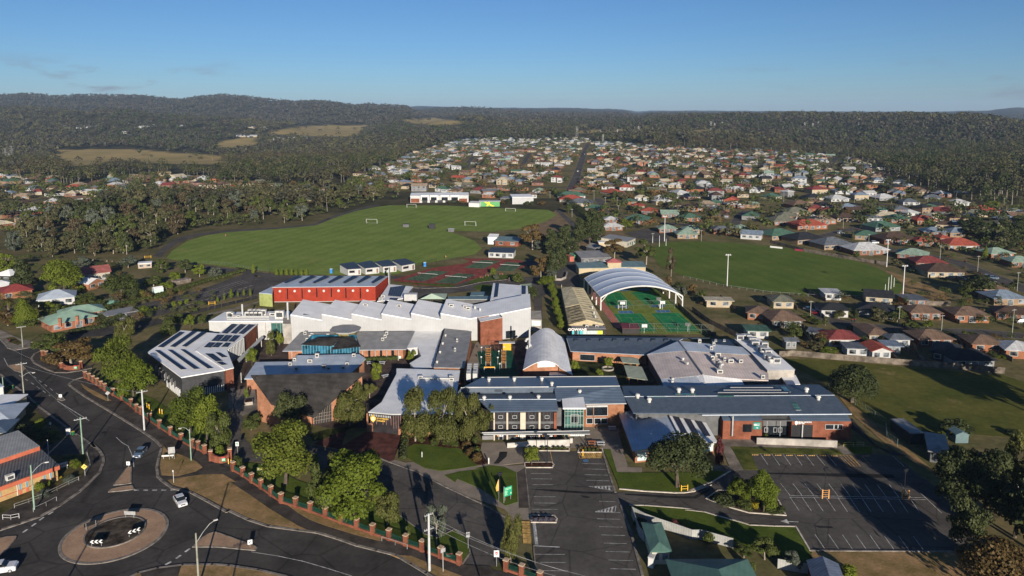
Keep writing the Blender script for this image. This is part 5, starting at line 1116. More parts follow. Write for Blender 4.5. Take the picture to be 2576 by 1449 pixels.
mb=MB()
for s in (.17,.63): q=a+fd*((s1-s0)*s)-fb*1.9;mb.tube(q,q+up*4.7,.09,.09,6)
mb.build('pergola_post',GREYM,o)
panel(o,'window',fr0,fr1,I(1353,1212),I(1440,1290),WGLASS,.06);panel(o,'window',fr0,fr1,I(2192,1216),I(2360,1260),WGLASS,.06,WHT,.08);panel(o,'window_mullion',fr0,fr1,I(2272,1216),I(2278,1260),WHT,.1);panel(o,'window_mullion',fr0,fr1,I(2314,1216),I(2319,1260),WHT,.1)
panel(o,'entry_recess_shade',fr0,fr1,I(1850,1218),I(2055,1368),BLACKM,.04)  # flat black panel painted as the shade inside the entry
q=P(I(1942,1368));mb=MB();mb.tube(q-Vector((0,.5,0)),q-Vector((0,.5,0))+up*4.0,.17,.17,8);mb.build('white_column',WHT,o)
panel(o,'downpipe',fr0,fr1,I(1231,1168),I(1235,1330),BLACKM,.15);panel(o,'downpipe',fr0,fr1,I(1246,1128),I(1250,1330),GREYM,.15)
tri=(rl,rr,br);tr2=(el,er,rr)
for x0,x1,y in ((1228,1660,850),(1160,1742,876),(1103,1812,902)): on_roof(o,'solar_panels',tri,[I(x0-4,y+6),I(x1,y+6),I(x1+20,y-14),I(x0+20,y-14)],SOLAR,.35);on_roof(o,'panel_rail',tri,[I(x0-4,y+5),I(x1,y+5),I(x1,y-1),I(x0,y-1)],WHT,.42)
for tr_,c4 in ((tr2,(I(1835,992),I(1893,992),I(1945,1072),I(1890,1072))),(tri,(I(1728,832),I(1785,832),I(1840,888),I(1785,888)))): solar(o,tr_,c4,1,3,.1).data.materials[0]=GRG
for x,y in ((285,950),(702,890),(840,892),(1997,885),(2117,965),(403,990)): vent(o,at_roof(tri if y<920 else tr2,I(x,y)),.55,1.2)
for x0,x1,y in ((395,560,940),(665,875,912),(1097,1260,932)): on_roof(o,'skylight',tr2 if y>920 else tri,[I(x0,y+6),I(x1,y+6),I(x1,y-8),I(x0,y-8)],GRG,.2)
# green notice with arrow,and the lettering of the right entrance
q0,q1=on_wall(I(1458,1190),fr0,fr1),on_wall(I(1532,1262),fr0,fr1);fn=-fb;cpt=(q0+q1)/2+fn*.1;ns=empty('green_wall_sign',cpt,'square teal green notice with white lines and an arrow on the brick front','sign')
wx=abs((q1-q0).dot(fd))/2;wz=abs(q1.z-q0.z)/2
def plate(o,cen,ux,uz,n_,pts,m,d0,nm,th=.05):
 mb=MB();v=[cen+ux*x+uz*y+n_*d0 for x,y in pts];w_=[x-n_*th for x in v];mb.poly(v);mb.poly(w_[::-1]);k=len(v)
 for i in range(k): mb.quad(w_[i],w_[(i+1)%k],v[(i+1)%k],v[i])
 return mb.build(nm,m,o)
TG=mat('sign_teal',(.015,.20,.16),.5,.08,1);SW=MULTI[0]
def rect(x0,y0,x1,y1): return [(x0,y0),(x1,y0),(x1,y1),(x0,y1)]
plate(ns,cpt,fd*wx,up*wz,fn,rect(-1,-1,1,1),TG,.0,'board')
for y,x0,x1 in ((.5,-.9,.75),(.28,-.9,0),(.08,-.8,.6)): plate(ns,cpt,fd*wx,up*wz,fn,rect(x0,y-.06,x1,y+.06),SW,.04,'text_line')
plate(ns,cpt,fd*wx,up*wz,fn,[(-.3,-.48),(.1,-.55),(.1,-.42),(.4,-.62),(.1,-.78),(.1,-.65),(-.25,-.6)],SW,.04,'arrow')
ns=empty('building_name_sign',on_wall(I(1960,1197),fr0,fr1)+fn*.1,'white shield and lettering above the right hand entrance','sign')
for s_,x0,y,x1 in (('TENISON WOODS',1917,1190,2010),('CENTRE',1917,1202,1960)):
 w_=abs(fpos(I(x1,y))-fpos(I(x0,y)));q=on_wall(I((x0+x1)/2,y),fr0,fr1)+fn*.08;l=text_mesh('lettering',s_,SW,q,fd,up,.5,ns,depth=.03,bold=.015,squash=.95)
q=on_wall(I(1893,1197),fr0,fr1)+fn*.08;plate(ns,q,fd*.5,up*.62,fn,[(0,-1),(.6,-.4),(.7,.6),(.3,.55),(0,.9),(-.3,.55),(-.7,.6),(-.6,-.4)],SW,0,'shield')
wallrun('ramp_wall','long raw concrete ramp wall below the right entrance','wall',[I(1490,1412),I(1900,1428),I(2306,1447)],1.6,1.7,CONCW)
# ================================================================== canteen side: long blue roof,pink hip roof,flat white roof
o,t=bld('canteen_building','long slate blue roofed building with a row of skylights along its ridge','school building',[(H(1370,340),5.0),(I(745,342),5.0),(I(690,370),4.6),(I(380,507),3.4),(H(1410,470),3.4)],TERRA,RBL2,over=.7,trim=RGB)
tr_=(t[0],t[1],t[3])
for x in (1464,1594,1726,1856,1986,2117,2248,2378): on_roof(o,'skylight',tr_,[H(x-22,370),H(x+22,370),H(x+18,350),H(x-18,350)],RNAVY,.3,.3)
mb=MB();q=[P(H(1368,314),4.9),P(I(1020,335),4.9),P(I(745,342),5.05),P(H(1370,340),5.05)];mb.slab(q,.2);mb.build('rear_roof',RNAVY,o)
a_,b_=P(H(1408,560)),P(H(2180,590));iw=offset2(t,.7);
panel(o,'window',iw[4],iw[3],H(1505,502),H(1652,566),WGLASS,.1,WHT)
ap=P(I(700,365),6.2);fp=P(I(948,712),5.6);wl=P(I(380,507),4.0);wf=P(I(520,752),4.0);s1=P(I(547,822),3.8);s2=P(I(1008,912),3.8);e1=P(I(1370,430),4.4);e2=P(I(1612,668),4.4);e3=P(I(1612,768),4.2);e4=P(I(1332,752),4.6);s3=P(I(1365,806),3.8);m1=P(I(880,722),5.0)
o=empty('hall_complex',(fp.x,s2.y,0),'big hall complex with a faded pink hipped roof','school building')
for q,m_ in (([wl,wf,fp,ap],RPINK),([ap,fp,e4,e3,e2,e1],RPINK),([wf,s1,s2,m1,fp],RGB),([m1,s2,s3,e4,fp],RWS)):
 mb=MB();mb.slab(q,.2);mb.build('roof',m_,o)
on_roof(o,'roof_sheet',(ap,fp,e2),[I(700,368),I(1370,432),I(1440,512),I(790,470)],RGB,.06,.05);on_roof(o,'roof_sheet',(wl,wf,ap),[I(384,504),I(690,372),I(770,468),I(640,478)],RGB,.06,.05)
mb=MB();mb.tube(ap+up*.1,fp+up*.1,.25,.25,5);mb.build('ridge_cap',RG,o)
mb=MB();walls(mb,[p-up*.2 for p in offset2([wl,wf,s1,s2,s3,e4,e3,e2,e1,ap],.5)],0);mb.build('wall',GREYC,o)
tri=(m1,s2,s3)
for q in ((I(905,730),I(950,735),I(1022,812),I(970,806)),(I(993,737),I(1048,742),I(1128,832),I(1070,828)),(I(1083,742),I(1135,748),I(1205,830),I(1152,826))): solar(o,tri,q,1,7,.15)
tr_=(ap,fp,e2)
for x,y,w_ in ((1097,520,1.6),(1042,550,1.0),(1228,585,1.5),(1330,585,1.1),(1552,745,1.0),(912,382,.9),(1055,412,.8),(1030,450,.9),(1117,690,1.6),(1165,565,.7)): roof_unit(o,at_roof(tr_,I(x,y)),w_,1.0,1.0)
for x,y in ((1085,610),(1105,630),(1128,655)):
 q=at_roof(tr_,I(x,y));mb=MB();mb.tube(q,q+up*1.3,.35,.35,8);mb.tube(q+up*1.2,q+Vector((.7,0,1.6)),.4,.45,8);mb.build('roof_cowl',GREYM,o)
for x,y in ((745,560),(790,605),(640,765),(636,795),(965,820),(1075,835),(1085,885)): vent(o,at_roof((wl,wf,ap) if x<800 and y<700 else (wf,s1,s2) if x<700 else tri,I(x,y)),.4,.7)
o,t=bld('flat_roof_block','concrete block with flat white roof and a line of cooling plant','school building',[(I(1265,345),5.2),(I(1518,338),5.2),(I(1882,657),5.2),(I(1600,662),5.2),(I(1440,490),5.2)],CONCW,RW,over=.1,trim=RNAVY)
for x,y,w_ in ((1320,350,2.2),(1380,345,2.2),(1410,350,1.6),(1450,380,2.4),(1475,415,2.4),(1530,465,2.0),(1560,480,2.2),(1605,505,2.0),(1605,550,2.4),(1640,570,2.2),(1690,585,2.2),(1570,425,2.0)): roof_unit(o,at_roof(tuple(t[:3]),I(x,y)),w_,1.6,1.5,m=GREYM)
for x,y in ((1555,498),(1640,585)): vent(o,at_roof(tuple(t[:3]),I(x,y)),.8,1.1)
o,t=bld('flat_roof_annex','small white roofed annex below the flat roof block','school building',[(I(1720,700),3.0),(I(1888,712),3.0),(I(1935,805),3.0),(I(1800,808),3.0)],GREYC,RW,over=.1)
o,t=bld('navy_roof_link','low navy roof with square skylights behind the hall','school building',[(I(1030,352),4.0),(I(1270,348),4.0),(I(1380,425),4.0),(I(1060,405),4.0)],GREYC,RNAVY,over=.1)
for x,y in ((1078,365),(1165,365)): on_roof(o,'skylight',tuple(t[:3]),[I(x-14,y+10),I(x+14,y+10),I(x+12,y-10),I(x-12,y-10)],WHT,.25,.2)
# pergola shelters in the garden court
for pts,zz,lab in (((H(1908,527),H(2090,540),H(2108,600),H(1935,585)),2.8,'smaller sage green canopy on timber posts, the farther of two in the court'),((H(1948,612),H(2130,628),H(2193,765),H(1988,735)),2.8,'larger sage green canopy on timber posts, the nearer of two in the court')):
 q=[P(p,zz) for p in pts];o=empty('shade_canopy',(q[0].x,q[0].y,0),lab,'canopy','canopies in the garden court');mb=MB();mb.slab(q,.15);mb.build('roof',mat('canopy_sage',(.33,.36,.27),.7,.08,.6),o)
 for i in range(4):
  for f in (0,.5): p=lerp(offset2(q,.4)[i],offset2(q,.4)[(i+1)%4],f);mb=MB();mb.tube((p.x,p.y,0),(p.x,p.y,zz-.1),.11,.11,6);mb.build('post',mat('timber_post',(.34,.17,.07),.8,.2,2),o)
# ================================================================== barrel vaulted hall
n=10;L0,L1=P(H(925,658),4.0),P(H(985,332),4.0);R0,R1=P(H(1290,622),4.6),P(H(1250,272),4.6)
o=empty('barrel_vault_hall',(L0.x,L0.y,0),'white barrel vaulted hall with a tall steel flue','school building');mb=MB();mw=MB()
prof=[]
for k in range(n+1):
 f=k/n;zz=lerp(4.0,4.6,f)+2.6*math.sin(math.pi*min(1,f*1.0))**.9*(.55+.45*f) ;prof.append((f,zz))
A0=[Vector((*lerp(L0,R0,f).xy,zz)) for f,zz in prof];A1=[Vector((*lerp(L1,R1,f).xy,zz)) for f,zz in prof]
for k in range(n): mb.quad(A0[k],A0[k+1],A1[k+1],A1[k]);mb.quad(A1[k]-up*.2,A1[k+1]-up*.2,A0[k+1]-up*.2,A0[k]-up*.2);mb.quad(A0[k]-up*.2,A0[k+1]-up*.2,A0[k+1],A0[k])
mb.build('vault_roof',mat('roof_vault_white',(.80,.78,.75),.5,.14,.35,col2=(.60,.58,.56)),o,smooth=False)
dn=(L0-L1).normalized();
for k in range(n): a,b_=A0[k]-dn*.8-up*.2,A0[k+1]-dn*.8-up*.2;mw.quad((a.x,a.y,0),(b_.x,b_.y,0),b_,a)
mw.quad((L1.x,L1.y,0),(L0.x,L0.y,0),L0-up*.1,L1-up*.1);mw.quad((R0.x,R0.y,0),(R1.x,R1.y,0),R1,R0);mw.build('wall',TERRA,o)
gl=MB()
for k in range(4,n-1): a,b_=A0[k]-dn*.7-up*.25,A0[k+1]-dn*.7-up*.25;gl.quad((a.x,a.y,4.2),(b_.x,b_.y,4.2),b_,a)
gl.build('lunette_window',GFR,o)
mb=MB();mb.slab([R0-up*.3,P(H(1425,708),3.4),P(H(1340,340),3.4),R1-up*.3],.2);mb.build('lean_to_roof',RWS,o);mb=MB();walls(mb,[R0-up*.6,P(H(1418,705),3.2),P(H(1336,345),3.2),R1-up*.6],0);mb.build('lean_to_wall',TERRA,o)
q=P(H(992,430),5.0);mb=MB();mb.tube(q,q+up*6.2,.28,.28,10);mb.build('flue',WHT,o)
for x,y in ((955,355),(965,425)): q=P(H(x,y),4.8);mb=MB();mb.tube(q,q+Vector((1.4,.2,.5)),.4,.4,8);mb.tube(q,q-up*.6,.4,.4,8);mb.build('duct',WHT,o)
o,t=bld('boiler_store','low flat grey store at the foot of the barrel vault','shed',[(H(1190,715),2.6),(H(1430,712),2.6),(H(1400,640),2.6),(H(1200,650),2.6)],TERRA,RWS,over=.1)
# ================================================================== big arched court canopy
FL,FR=P(M(1456,1215)),P(M(2283,1200));zl=hgt(M(1456,1215),M(1450,1085));span=(FR-FL);ux_=Vector((span.x,span.y,0)).normalized();Ls=span.length;uy_=Vector((-ux_.y,ux_.x,0))
zc=hgt(((M(1456,1215)[0]+M(2283,1200)[0])/2,(M(1456,1215)[1]+M(2283,1200)[1])/2),M(1870,965));BLp=P(M(1290,892),zl);dep=(BLp-FL);dep.z=0;Ld=dep.length;dv=dep/Ld
o=empty('court_canopy',FL,'huge arched blue white canopy on white columns over the sports courts','canopy');mb=MB();nx=24;bays=4;ny=24
def cz_(s,t_):
 arch=zl+(zc-zl)*(1-(2*s-1)**2)**.9;k=abs(((t_*bays)%1)-.5)*2;return arch-.55*(1-k*k)*(1 if 0<t_<1 else 0)*math.sin(math.pi*min(max(s,.0),1))**.5
Gd=[[FL+ux_*(Ls*(i/nx))+dv*(Ld*j/ny)+up*cz_(i/nx,j/ny) for i in range(nx+1)] for j in range(ny+1)]
for j in range(ny):
 for i in range(nx): mb.add((Gd[j][i],Gd[j][i+1],Gd[j+1][i+1],Gd[j+1][i]),[(0,1,2,3)])
vs0=list(mb.v);k0=len(vs0)
mb.build('membrane',mat('membrane_blue_white',(.40,.46,.56),.5,.05,.1,spec=.5),o,smooth=True)
mb=MB()
for j in range(0,ny+1,ny//bays):
 pts=[Gd[j][i]-up*.15 for i in range(nx+1)];r=.32 if j==0 else .2
 for a,b_ in zip(pts,pts[1:]): mb.tube(a,b_,r,r,6)
for i in (0,nx): mb.tube(Gd[0][i],Gd[ny][i],.2,.2,6)
mb.build('arch_beam',WHITE,o)
for j in range(0,ny+1,ny//bays):
 for i in (0,nx):
  p=Gd[j][i];mb=MB();mb.tube((p.x,p.y,0),(p.x,p.y,p.z),.30,.26,8)
  if j==0: sgn=1 if i==0 else -1;mb.tube((p.x,p.y,p.z*.62),Vector(Gd[j][2 if i==0 else nx-2])-up*.2,.16,.16,6)
  mb.build('column',WHITE,o)
# ================================================================== cream gable hall and the coloured annex
rg0,rg1=P(M(1310,1312),5.6),P(M(1165,980),5.6);l0,l1=P(M(1130,1362),3.8),P(M(1055,996),3.8);r0,r1=P(M(1492,1357),3.8),P(M(1282,990),3.8)
o=empty('gable_hall',(rg0.x,l0.y,0),'old cream gable hall, its left roof slope dark with moss','school building');mb=MB();mb.slab([l0,rg0,rg1,l1],.2);r_l=mb.build('roof_slope',RCRD,o);r_l['label']='moss stained left roof slope'
mb=MB();mb.slab([rg0,r0,r1,rg1],.2);mb.build('roof_slope',RCRM,o)
q=[lerp(l0,l1,.42),lerp(rg0,rg1,.42),rg1,l1];mb=MB();mb.slab([p+up*.3 for p in q],.1);mb.build('roof_patch',RCRM,o)
mb=MB()
for k in range(14):
 f=(k+.4)/14;a=lerp(l0,l1,f)+up*.1;b_=lerp(rg0,rg1,f)+up*.1;c_=lerp(r0,r1,f)+up*.1
 if f<.45 or True: mb.tube(lerp(a,b_,.25)+up*.12,lerp(a,b_,.92)+up*.12,.12,.12,4);mb.tube(lerp(b_,c_,.1)+up*.1,lerp(b_,c_,.8)+up*.1,.07,.07,4)
mb.build('roof_batten',mat('batten_dark',(.06,.055,.045),.9,.2,1),o)
iw=offset2([l0,r0,r1,l1],.4);mb=MB();walls(mb,[p-up*.2 for p in iw],0);dm=(iw[0]+iw[1])/2;mb.add([iw[0]-up*.2,iw[1]-up*.2,Vector((dm.x,dm.y,5.3))],[(0,1,2)]);mb.build('wall',CREAM,o)
for x,y in ((1372,1200),(1388,1255),(1402,1295)): q=at_roof((rg0,r0,r1),M(x,y));mb=MB();mb.tube(q,q+up*1.1,.3,.3,8);mb.build('roof_vent',WHT,o)
va,vb=P(V(55,1130)),P(V(640,1128));d=(vb-va).normalized();bn=Vector((-d.y,d.x,0));o=empty('canteen_kiosk',va,'low dark kiosk with aqua and lime doors in front of the cream gable hall','kiosk')
mb=MB();tp=[va+up*3.5,vb+up*3.5,vb+bn*3.4+up*3.5,va+bn*3.4+up*3.5];walls(mb,tp,0);mb.build('wall',mat('wall_charcoal',(.045,.04,.04),.7,.1,1),o);mb=MB();mb.slab([p+up*.15 for p in offset2(tp,-.1)],.15);mb.build('roof',RG,o)
AQ=mat('door_aqua',(.09,.42,.46),.6,.05,1);LM=mat('door_lime',(.55,.66,.06),.6,.05,1)
for x0,x1,m_,nm in ((55,92,AQ,'door'),(150,172,AQ,'door'),(190,243,AQ,'door'),(498,590,LM,'door'),(246,496,GFR,'window')): panel(o,nm,va,vb,V(x0,986),V(x1,1046),m_,.08)
for k in range(10): panel(o,'window_mullion',va,vb,V(255+k*25,986),V(260+k*25,1046),GREYM,.14)
ns=empty('kiosk_sign',on_wall(V(147,966),va,vb),'small bright lettering GOWANS on the dark kiosk','sign');text_mesh('lettering','GOWANS',mat('sign_bright',(.85,.80,.75),.5,.1,3),on_wall(V(147,966),va,vb)-bn*.12,d,up,1.25,ns,depth=.05,bold=.03,squash=1.15)
for x,y in ((312,915),(487,915)):
 q=P(V(x,925),3.5);roof_unit(o,q,1.0,.8,.8)
va=P(V(935,1040));vb=P(V(1230,1040));d=(vb-va);mb=MB();o=empty('storage_shed',va,'dark shed with a maroon roof at the end of the sports courts','shed');tp=[va+up*2.0,vb+up*2.0,vb+Vector((0,4,2.6)),va+Vector((0,4,2.6))];walls(mb,tp,0);mb.build('wall',MATS['wall_charcoal'],o);mb=MB();mb.slab([p+up*.1 for p in offset2(tp,-.2)],.12);mb.build('roof',mat('roof_maroon',(.14,.03,.04),.6,.1,.8,stripes=(1.57,.5,.3)),o)
# ================================================================== outlying school buildings
o=empty('classroom_row',P(L(1200,855)),'row of four white classrooms under stepped black skillion roofs','school building')
CL=[((1120,745),(1208,797),(1350,788),(1275,722)),((1300,735),(1385,787),(1535,772),(1448,710)),((1480,722),(1565,770),(1710,757),(1625,700)),((1655,705),(1755,760),(1897,735),(1795,688))]
for i,c4 in enumerate(CL):
 q=[P(L(*x),zz) for x,zz in zip(c4,(4.2,3.3,3.3,4.2))];mb=MB();mb.slab(q,.25);mb.build('roof',RNAVY,o)
 iw=offset2(q,.3);mb=MB();walls(mb,[p-up*.2 for p in iw],0);mb.build('wall',WHT,o)
 a_,b_=iw[1],iw[2];wallbox(o,'window',a_,b_,lerp(a_,b_,.1)-up*2.0,lerp(a_,b_,.5)-up*1.0,WGLASS,.06,MATS['downpipe_brown']);wallbox(o,'door',a_,b_,lerp(a_,b_,.8)-up*3.0,lerp(a_,b_,.92)-up*.9,MATS['downpipe_brown'],.06)
def simple(name,label,cat,base_l,base_r,depth,h,wm,rm,win=0,form='flat',over=.3,group=None,wmat=None,frame=None,door=True):
 a,b=P(base_l),P(base_r);d=(b-a);Lx=d.length;d/=Lx;bn=Vector((-d.y,d.x,0));c=(a+b)/2;o=empty(name,c,label,cat,group)
 mb=MB();tp=[a+up*h,b+up*h,b+bn*depth+up*h,a+bn*depth+up*h];walls(mb,tp,0)
 ov=offset2(tp,-over);mr=MB()
 if form=='flat': mr.slab([p+up*.2 for p in ov],.25)
 elif form=='skillion': mr.slab([ov[0]+up*.1,ov[1]+up*.1,ov[2]+up*1.1,ov[3]+up*1.1],.22);mb.quad(tp[2],tp[3],tp[3]+up*.9,tp[2]+up*.9);mb.add([tp[1],tp[2],tp[2]+up*.9],[(0,1,2)]);mb.add([tp[3],tp[0],tp[3]+up*.9],[(0,1,2)])
 elif form in('hip','gable'):
  ins=min(depth,Lx)*.5 if form=='hip' else -over;rh=min(depth,Lx)*.5*.45
  if Lx>=depth: r0=a+d*ins+bn*depth/2+up*(h+rh) if form=='hip' else ov[0].lerp(ov[3],.5)+up*rh;r1=b-d*ins+bn*depth/2+up*(h+rh) if form=='hip' else ov[1].lerp(ov[2],.5)+up*rh;fs=([ov[0],ov[1],r1,r0],[ov[2],ov[3],r0,r1],[ov[1],ov[2],r1],[ov[3],ov[0],r0])
  else: r0=a.lerp(b,.5)+bn*ins+up*(h+rh) if form=='hip' else ov[0].lerp(ov[1],.5)+up*rh;r1=a.lerp(b,.5)+bn*(depth-ins)+up*(h+rh) if form=='hip' else ov[3].lerp(ov[2],.5)+up*rh;fs=([ov[1],ov[2],r1,r0],[ov[3],ov[0],r0,r1],[ov[0],ov[1],r0],[ov[2],ov[3],r1])
  for k,f in enumerate(fs):
   if form=='gable' and k>=2:
    if Lx>=depth: e=[tp[1],tp[2]] if k==2 else [tp[3],tp[0]]
    else: e=[tp[0],tp[1]] if k==2 else [tp[2],tp[3]]
    m_=e[0].lerp(e[1],.5)+up*(rh*.95);mb.add([e[0],e[1],m_],[(0,1,2)]);continue
   mr.slab([p+up*.12 for p in f],.16)
 mb.build('wall',wm,o);rf=mr.build('roof',rm,o)
 for k in range(win):
  s=(k+.5)/win;u0=a+d*(Lx*s-min(1.1,Lx/win*.3));u1=a+d*(Lx*s+min(1.1,Lx/win*.3));z0=.9 if not(door and k==win//2 and win>2) else .1
  wallbox(o,'window' if z0>.5 else 'door',a,b,u0+up*z0,u1+up*min(h-.5,2.3),wmat or HWIN,.05,frame or WHT,.1)
 return o
simple('pavilion','white sports pavilion with black skillion roof beside the tennis courts','pavilion',M(318,680),M(570,688),8,3.0,WHT,RNAVY,4,'skillion');simple('clubhouse','brick clubhouse with long teal roof behind the white pavilion','clubhouse',M(385,560),M(620,570),9,3.0,BRICK,RTEAL,2,'skillion');simple('ticket_shed','pale metal shed beside the teal roofed clubhouse','shed',M(312,545),M(400,548),6,4.2,RWS,RWS,0,'skillion')
tw=simple('drama_block','cream block with curved grey roofs behind the court canopy','school building',X(165,1255),X(800,1240),8,3.6,CREAM,RTEAL,0,'skillion');simple('drama_block','eastern cream block with grey roof right of the red capped tower','school building',X(1085,1215),X(1625,1215),8,3.4,CREAM,RTEAL,0,'skillion')
o=simple('lookout_tower','cream tower with a red pyramid roof behind the court canopy','tower',X(792,1220),X(1088,1218),6,5.6,CREAM,mat('roof_rose',(.42,.13,.12),.7,.1,.6),1,'hip',.5,door=False)
simple('workshop','grey metal roofed workshop behind the red capped tower','shed',X(215,1010),X(860,990),14,3.2,GREYC,RG,3,'skillion')
simple('shipping_container','red shipping container beside a green one','container',M(1142,725),M(1185,722),6.1,2.6,mat('container_red',(.45,.13,.09),.6,.12,1,stripes=(0,.3,.2)),MATS['container_red'],0,'flat',.0,'shipping containers');simple('shipping_container','green shipping container beside the red one','container',M(1190,710),M(1234,706),6.1,2.6,mat('container_green',(.16,.42,.22),.6,.12,1,stripes=(0,.3,.2)),MATS['container_green'],0,'flat',.0,'shipping containers')
simple('oval_clubroom','pale clubroom with green windows at the end of the right oval','clubhouse',X(1215,640),X(1400,560),16,3.4,mat('wall_pale',(.42,.38,.30),.8,.1,.6),RG,4,'skillion',wmat=GRG);simple('groundsman_shed','grey shed shaded by trees near the red container','shed',X(510,790),X(760,760),8,3,GREYC,RG,0,'gable')
simple('scorer_shed','flat roofed cream changing shed near the oval clubroom','shed',X(600,640),X(750,640),10,2.8,CREAM,RWS,0,'flat')
o=simple('far_college_building','white school building with four framed bays at the far end of the playing field','school building',Q(522,862),Q(960,858),16,6.0,WHT,RWS,0,'skillion')
a_,b_=P(Q(522,862)),P(Q(960,858))
for x0,x1 in ((600,660),(668,728),(748,812),(822,888)): panel(o,'bay_frame',a_,b_,Q(x0,800),Q(x1,836),WHITE,2.2);panel(o,'window',a_,b_,Q(x0+8,815),Q(x1-8,836),WGLASS,2.3)
for x0,x1 in ((615,655),(680,720),(765,805),(835,875)): pass
for x in (545,905): panel(o,'brick_panel',a_,b_,Q(x-20,828),Q(x+45,858),BRICK,.1)
for k in range(5): panel(o,'undercroft_shade',a_,b_,Q(610+k*58,840),Q(650+k*58,860),BLACKM,.06)  # black panels on the wall stand for the shade below the building
simple('gym_block','plain white box shaped gymnasium beside the bushes of the far field','school building',Q(1290,872),Q(1450,870),22,6.0,WW,RW,0,'flat',.1);simple('grey_annex','dark grey flat annex left of the white gymnasium','school building',Q(1200,860),Q(1280,862),14,4,GREYC,RG,1,'flat',.2)
o=simple('green_block','green block with a yellow X under a white roof beside the far field','school building',Q(1045,888),Q(1195,888),8,4.2,mat('wall_leaf_green',(.12,.34,.13),.7,.08,1),WHT,0,'flat',.8);a_,b_=P(Q(1045,888)),P(Q(1195,888));mb=MB();YL=mat('stripe_yellow',(.80,.60,.04),.6,.05,1)
z_=Vector((0,-.15,0));mb.quad(lerp(a_,b_,.2)+z_+up*3.9,lerp(a_,b_,.32)+z_+up*3.9,lerp(a_,b_,.75)+z_+up*.2,lerp(a_,b_,.6)+z_+up*.2);mb.build('yellow_stripe',YL,o);mb=MB();mb.quad(lerp(a_,b_,.33)+z_*1.3+up*.4,lerp(a_,b_,.42)+z_*1.3+up*.4,lerp(a_,b_,.52)+z_*1.3+up*3.9,lerp(a_,b_,.43)+z_*1.3+up*3.9);mb.build('yellow_stripe',YL,o)
simple('white_wedge','white wedge wall beside the green block','school building',Q(962,890),Q(1040,893),5,3.2,WHITE,WHT,0,'skillion',.1)
# ================================================================== near planting: foot,top row,width in the picture
def tr(T_,x,y,ytop,w_,kind,leaf,label,q=3,group=None,k=.24804,trunk=True,name=None):
 b=T_(x,y);t=T_(x,ytop);return plant(b,t[1],w_*k,kind,leaf,None,None,group,q,trunk,label=label,name=name)
GT='trees inside the brick fence'
tr(C_,575,525,-90,640,'oak','oak','big full green tree behind the fence, in front of the chapel',4,GT)
tr(C_,1290,905,170,720,'oak','lime','biggest yellow green tree leaning over the brick pier fence',4,GT)
tr(C_,960,800,310,330,'birch','bush','grey green feathery tree wedged left of the biggest yellow green tree',3,GT);tr(C_,1110,470,130,260,'birch','birch','small feathery tree top showing behind the biggest yellow green tree',3,GT)
tr(C_,1610,935,545,330,'birch','birch','open drooping birch at the right edge of the biggest yellow green tree',3,GT);tr(C_,2112,1130,720,230,'gum','grey','almost bare pale stemmed tree beside the tall steel pole',2,GT)
tr(D,545,1310,790,230,'birch','birch','narrow weeping birch at the driveway mouth beside the zebra crossing',4,GT);tr(C_,2840-2576+1560,1060,930,60,'birch','bush','tiny sapling in the lawn left of the tall steel pole',1,GT)
tr(A,1210,860,330,430,'oak','oak','dark green wide tree beside the side street mouth, nearest the chevron roof',4,GT);tr(A,1362,975,555,390,'lime','lime','rounded lighter green tree next to the white window hoods',4,GT)
tr(A,1930,1300,835,400,'oak','oak','olive green tree in front of the dark arts building wall',4,GT);tr(A,2100,1395,920,300,'lime','lime','bright lime green tree squeezed between two darker trees by the fence',3,GT);tr(A,2235,1470,1100,300,'birch','bush','grey green drooping tree at the end of the upper brick fence',3,GT)
tr(G,640,1330,880,300,'oak','dark','dark tree standing against the black chapel roof',3,GT);tr(G,1230,1235,805,360,'birch','birch','dense weeping birch covering the right wall of the chapel',4,GT);tr(G,1430,945,780,170,'birch','birch','slim birch behind the dense birch at the chapel',3,GT)
tr(G,230,1270,1110,200,'birch','bush','grey feathery tree left of the big full green tree',3,GT)
BG='birches in front of the administration building'
tr(G,1895,1385,866,400,'birch','birch','weeping birch nearest the gold college name, first of the row of birches',4,BG);tr(G,2170,1400,864,420,'birch','birch','tall weeping birch in the middle of the row of birches',4,BG);tr(H,370,1385,900,310,'birch','birch','weeping birch third along the row, by the terracotta base wall',4,BG);tr(H,545,1345,995,210,'birch','birch','low weeping birch touching the cream pilasters of the main building',3,BG)
tr(D,757,322,132,165,'lime','lime','small bright green lollipop tree in the red mulch car park island',3)
tr(D,2235,545,-45,700,'oak','dark','large dark tree on the lawn in front of the hip roofed classroom',4)
tr(E,560,700,443,255,'lime','lime','left bright green round tree in the car park island',4,'trees in the kerbed island');tr(E,790,800,393,320,'lime','lime','right and larger bright green tree in the car park island',4,'trees in the kerbed island')
for x,y,t_,w_,lf,l in ((385,750,585,260,'dark','dark rounded shrub at the left end of the kerbed island'),(600,775,660,200,'bush','low olive shrub under the left island tree'),(705,770,665,90,'gold','golden flowering shrub between the two island trees'),(850,805,720,150,'bush','low shrub beneath the right island tree'),(965,815,725,130,'dark','dark shrub at the right end of the kerbed island')): tr(E,x,y,t_,w_,'bush',lf,l,2,'shrubs in the kerbed island')
# right edge: big trees in the back gardens
tr(F,1900,780,140,520,'oak','dark','dark tree with a pointed crown at the far right car park corner',4);tr(F,2160,830,150,560,'oak','dark','dark tree beside the far right car park corner, right of the pointed one',4);tr(F,2460,560,-20,300,'birch','birch','pale weeping tree at the right edge above the white garage',3);tr(F,2480,1050,470,500,'oak','dark','dark tree at the right edge below the white garage',3);tr(F,2290,1640,925,800,'cluster','rust','huge rust brown thicket at the lower right corner',4)
tr(F,1990,1200,640,420,'oak','dark','deep shaded tree behind the rust brown thicket',3)
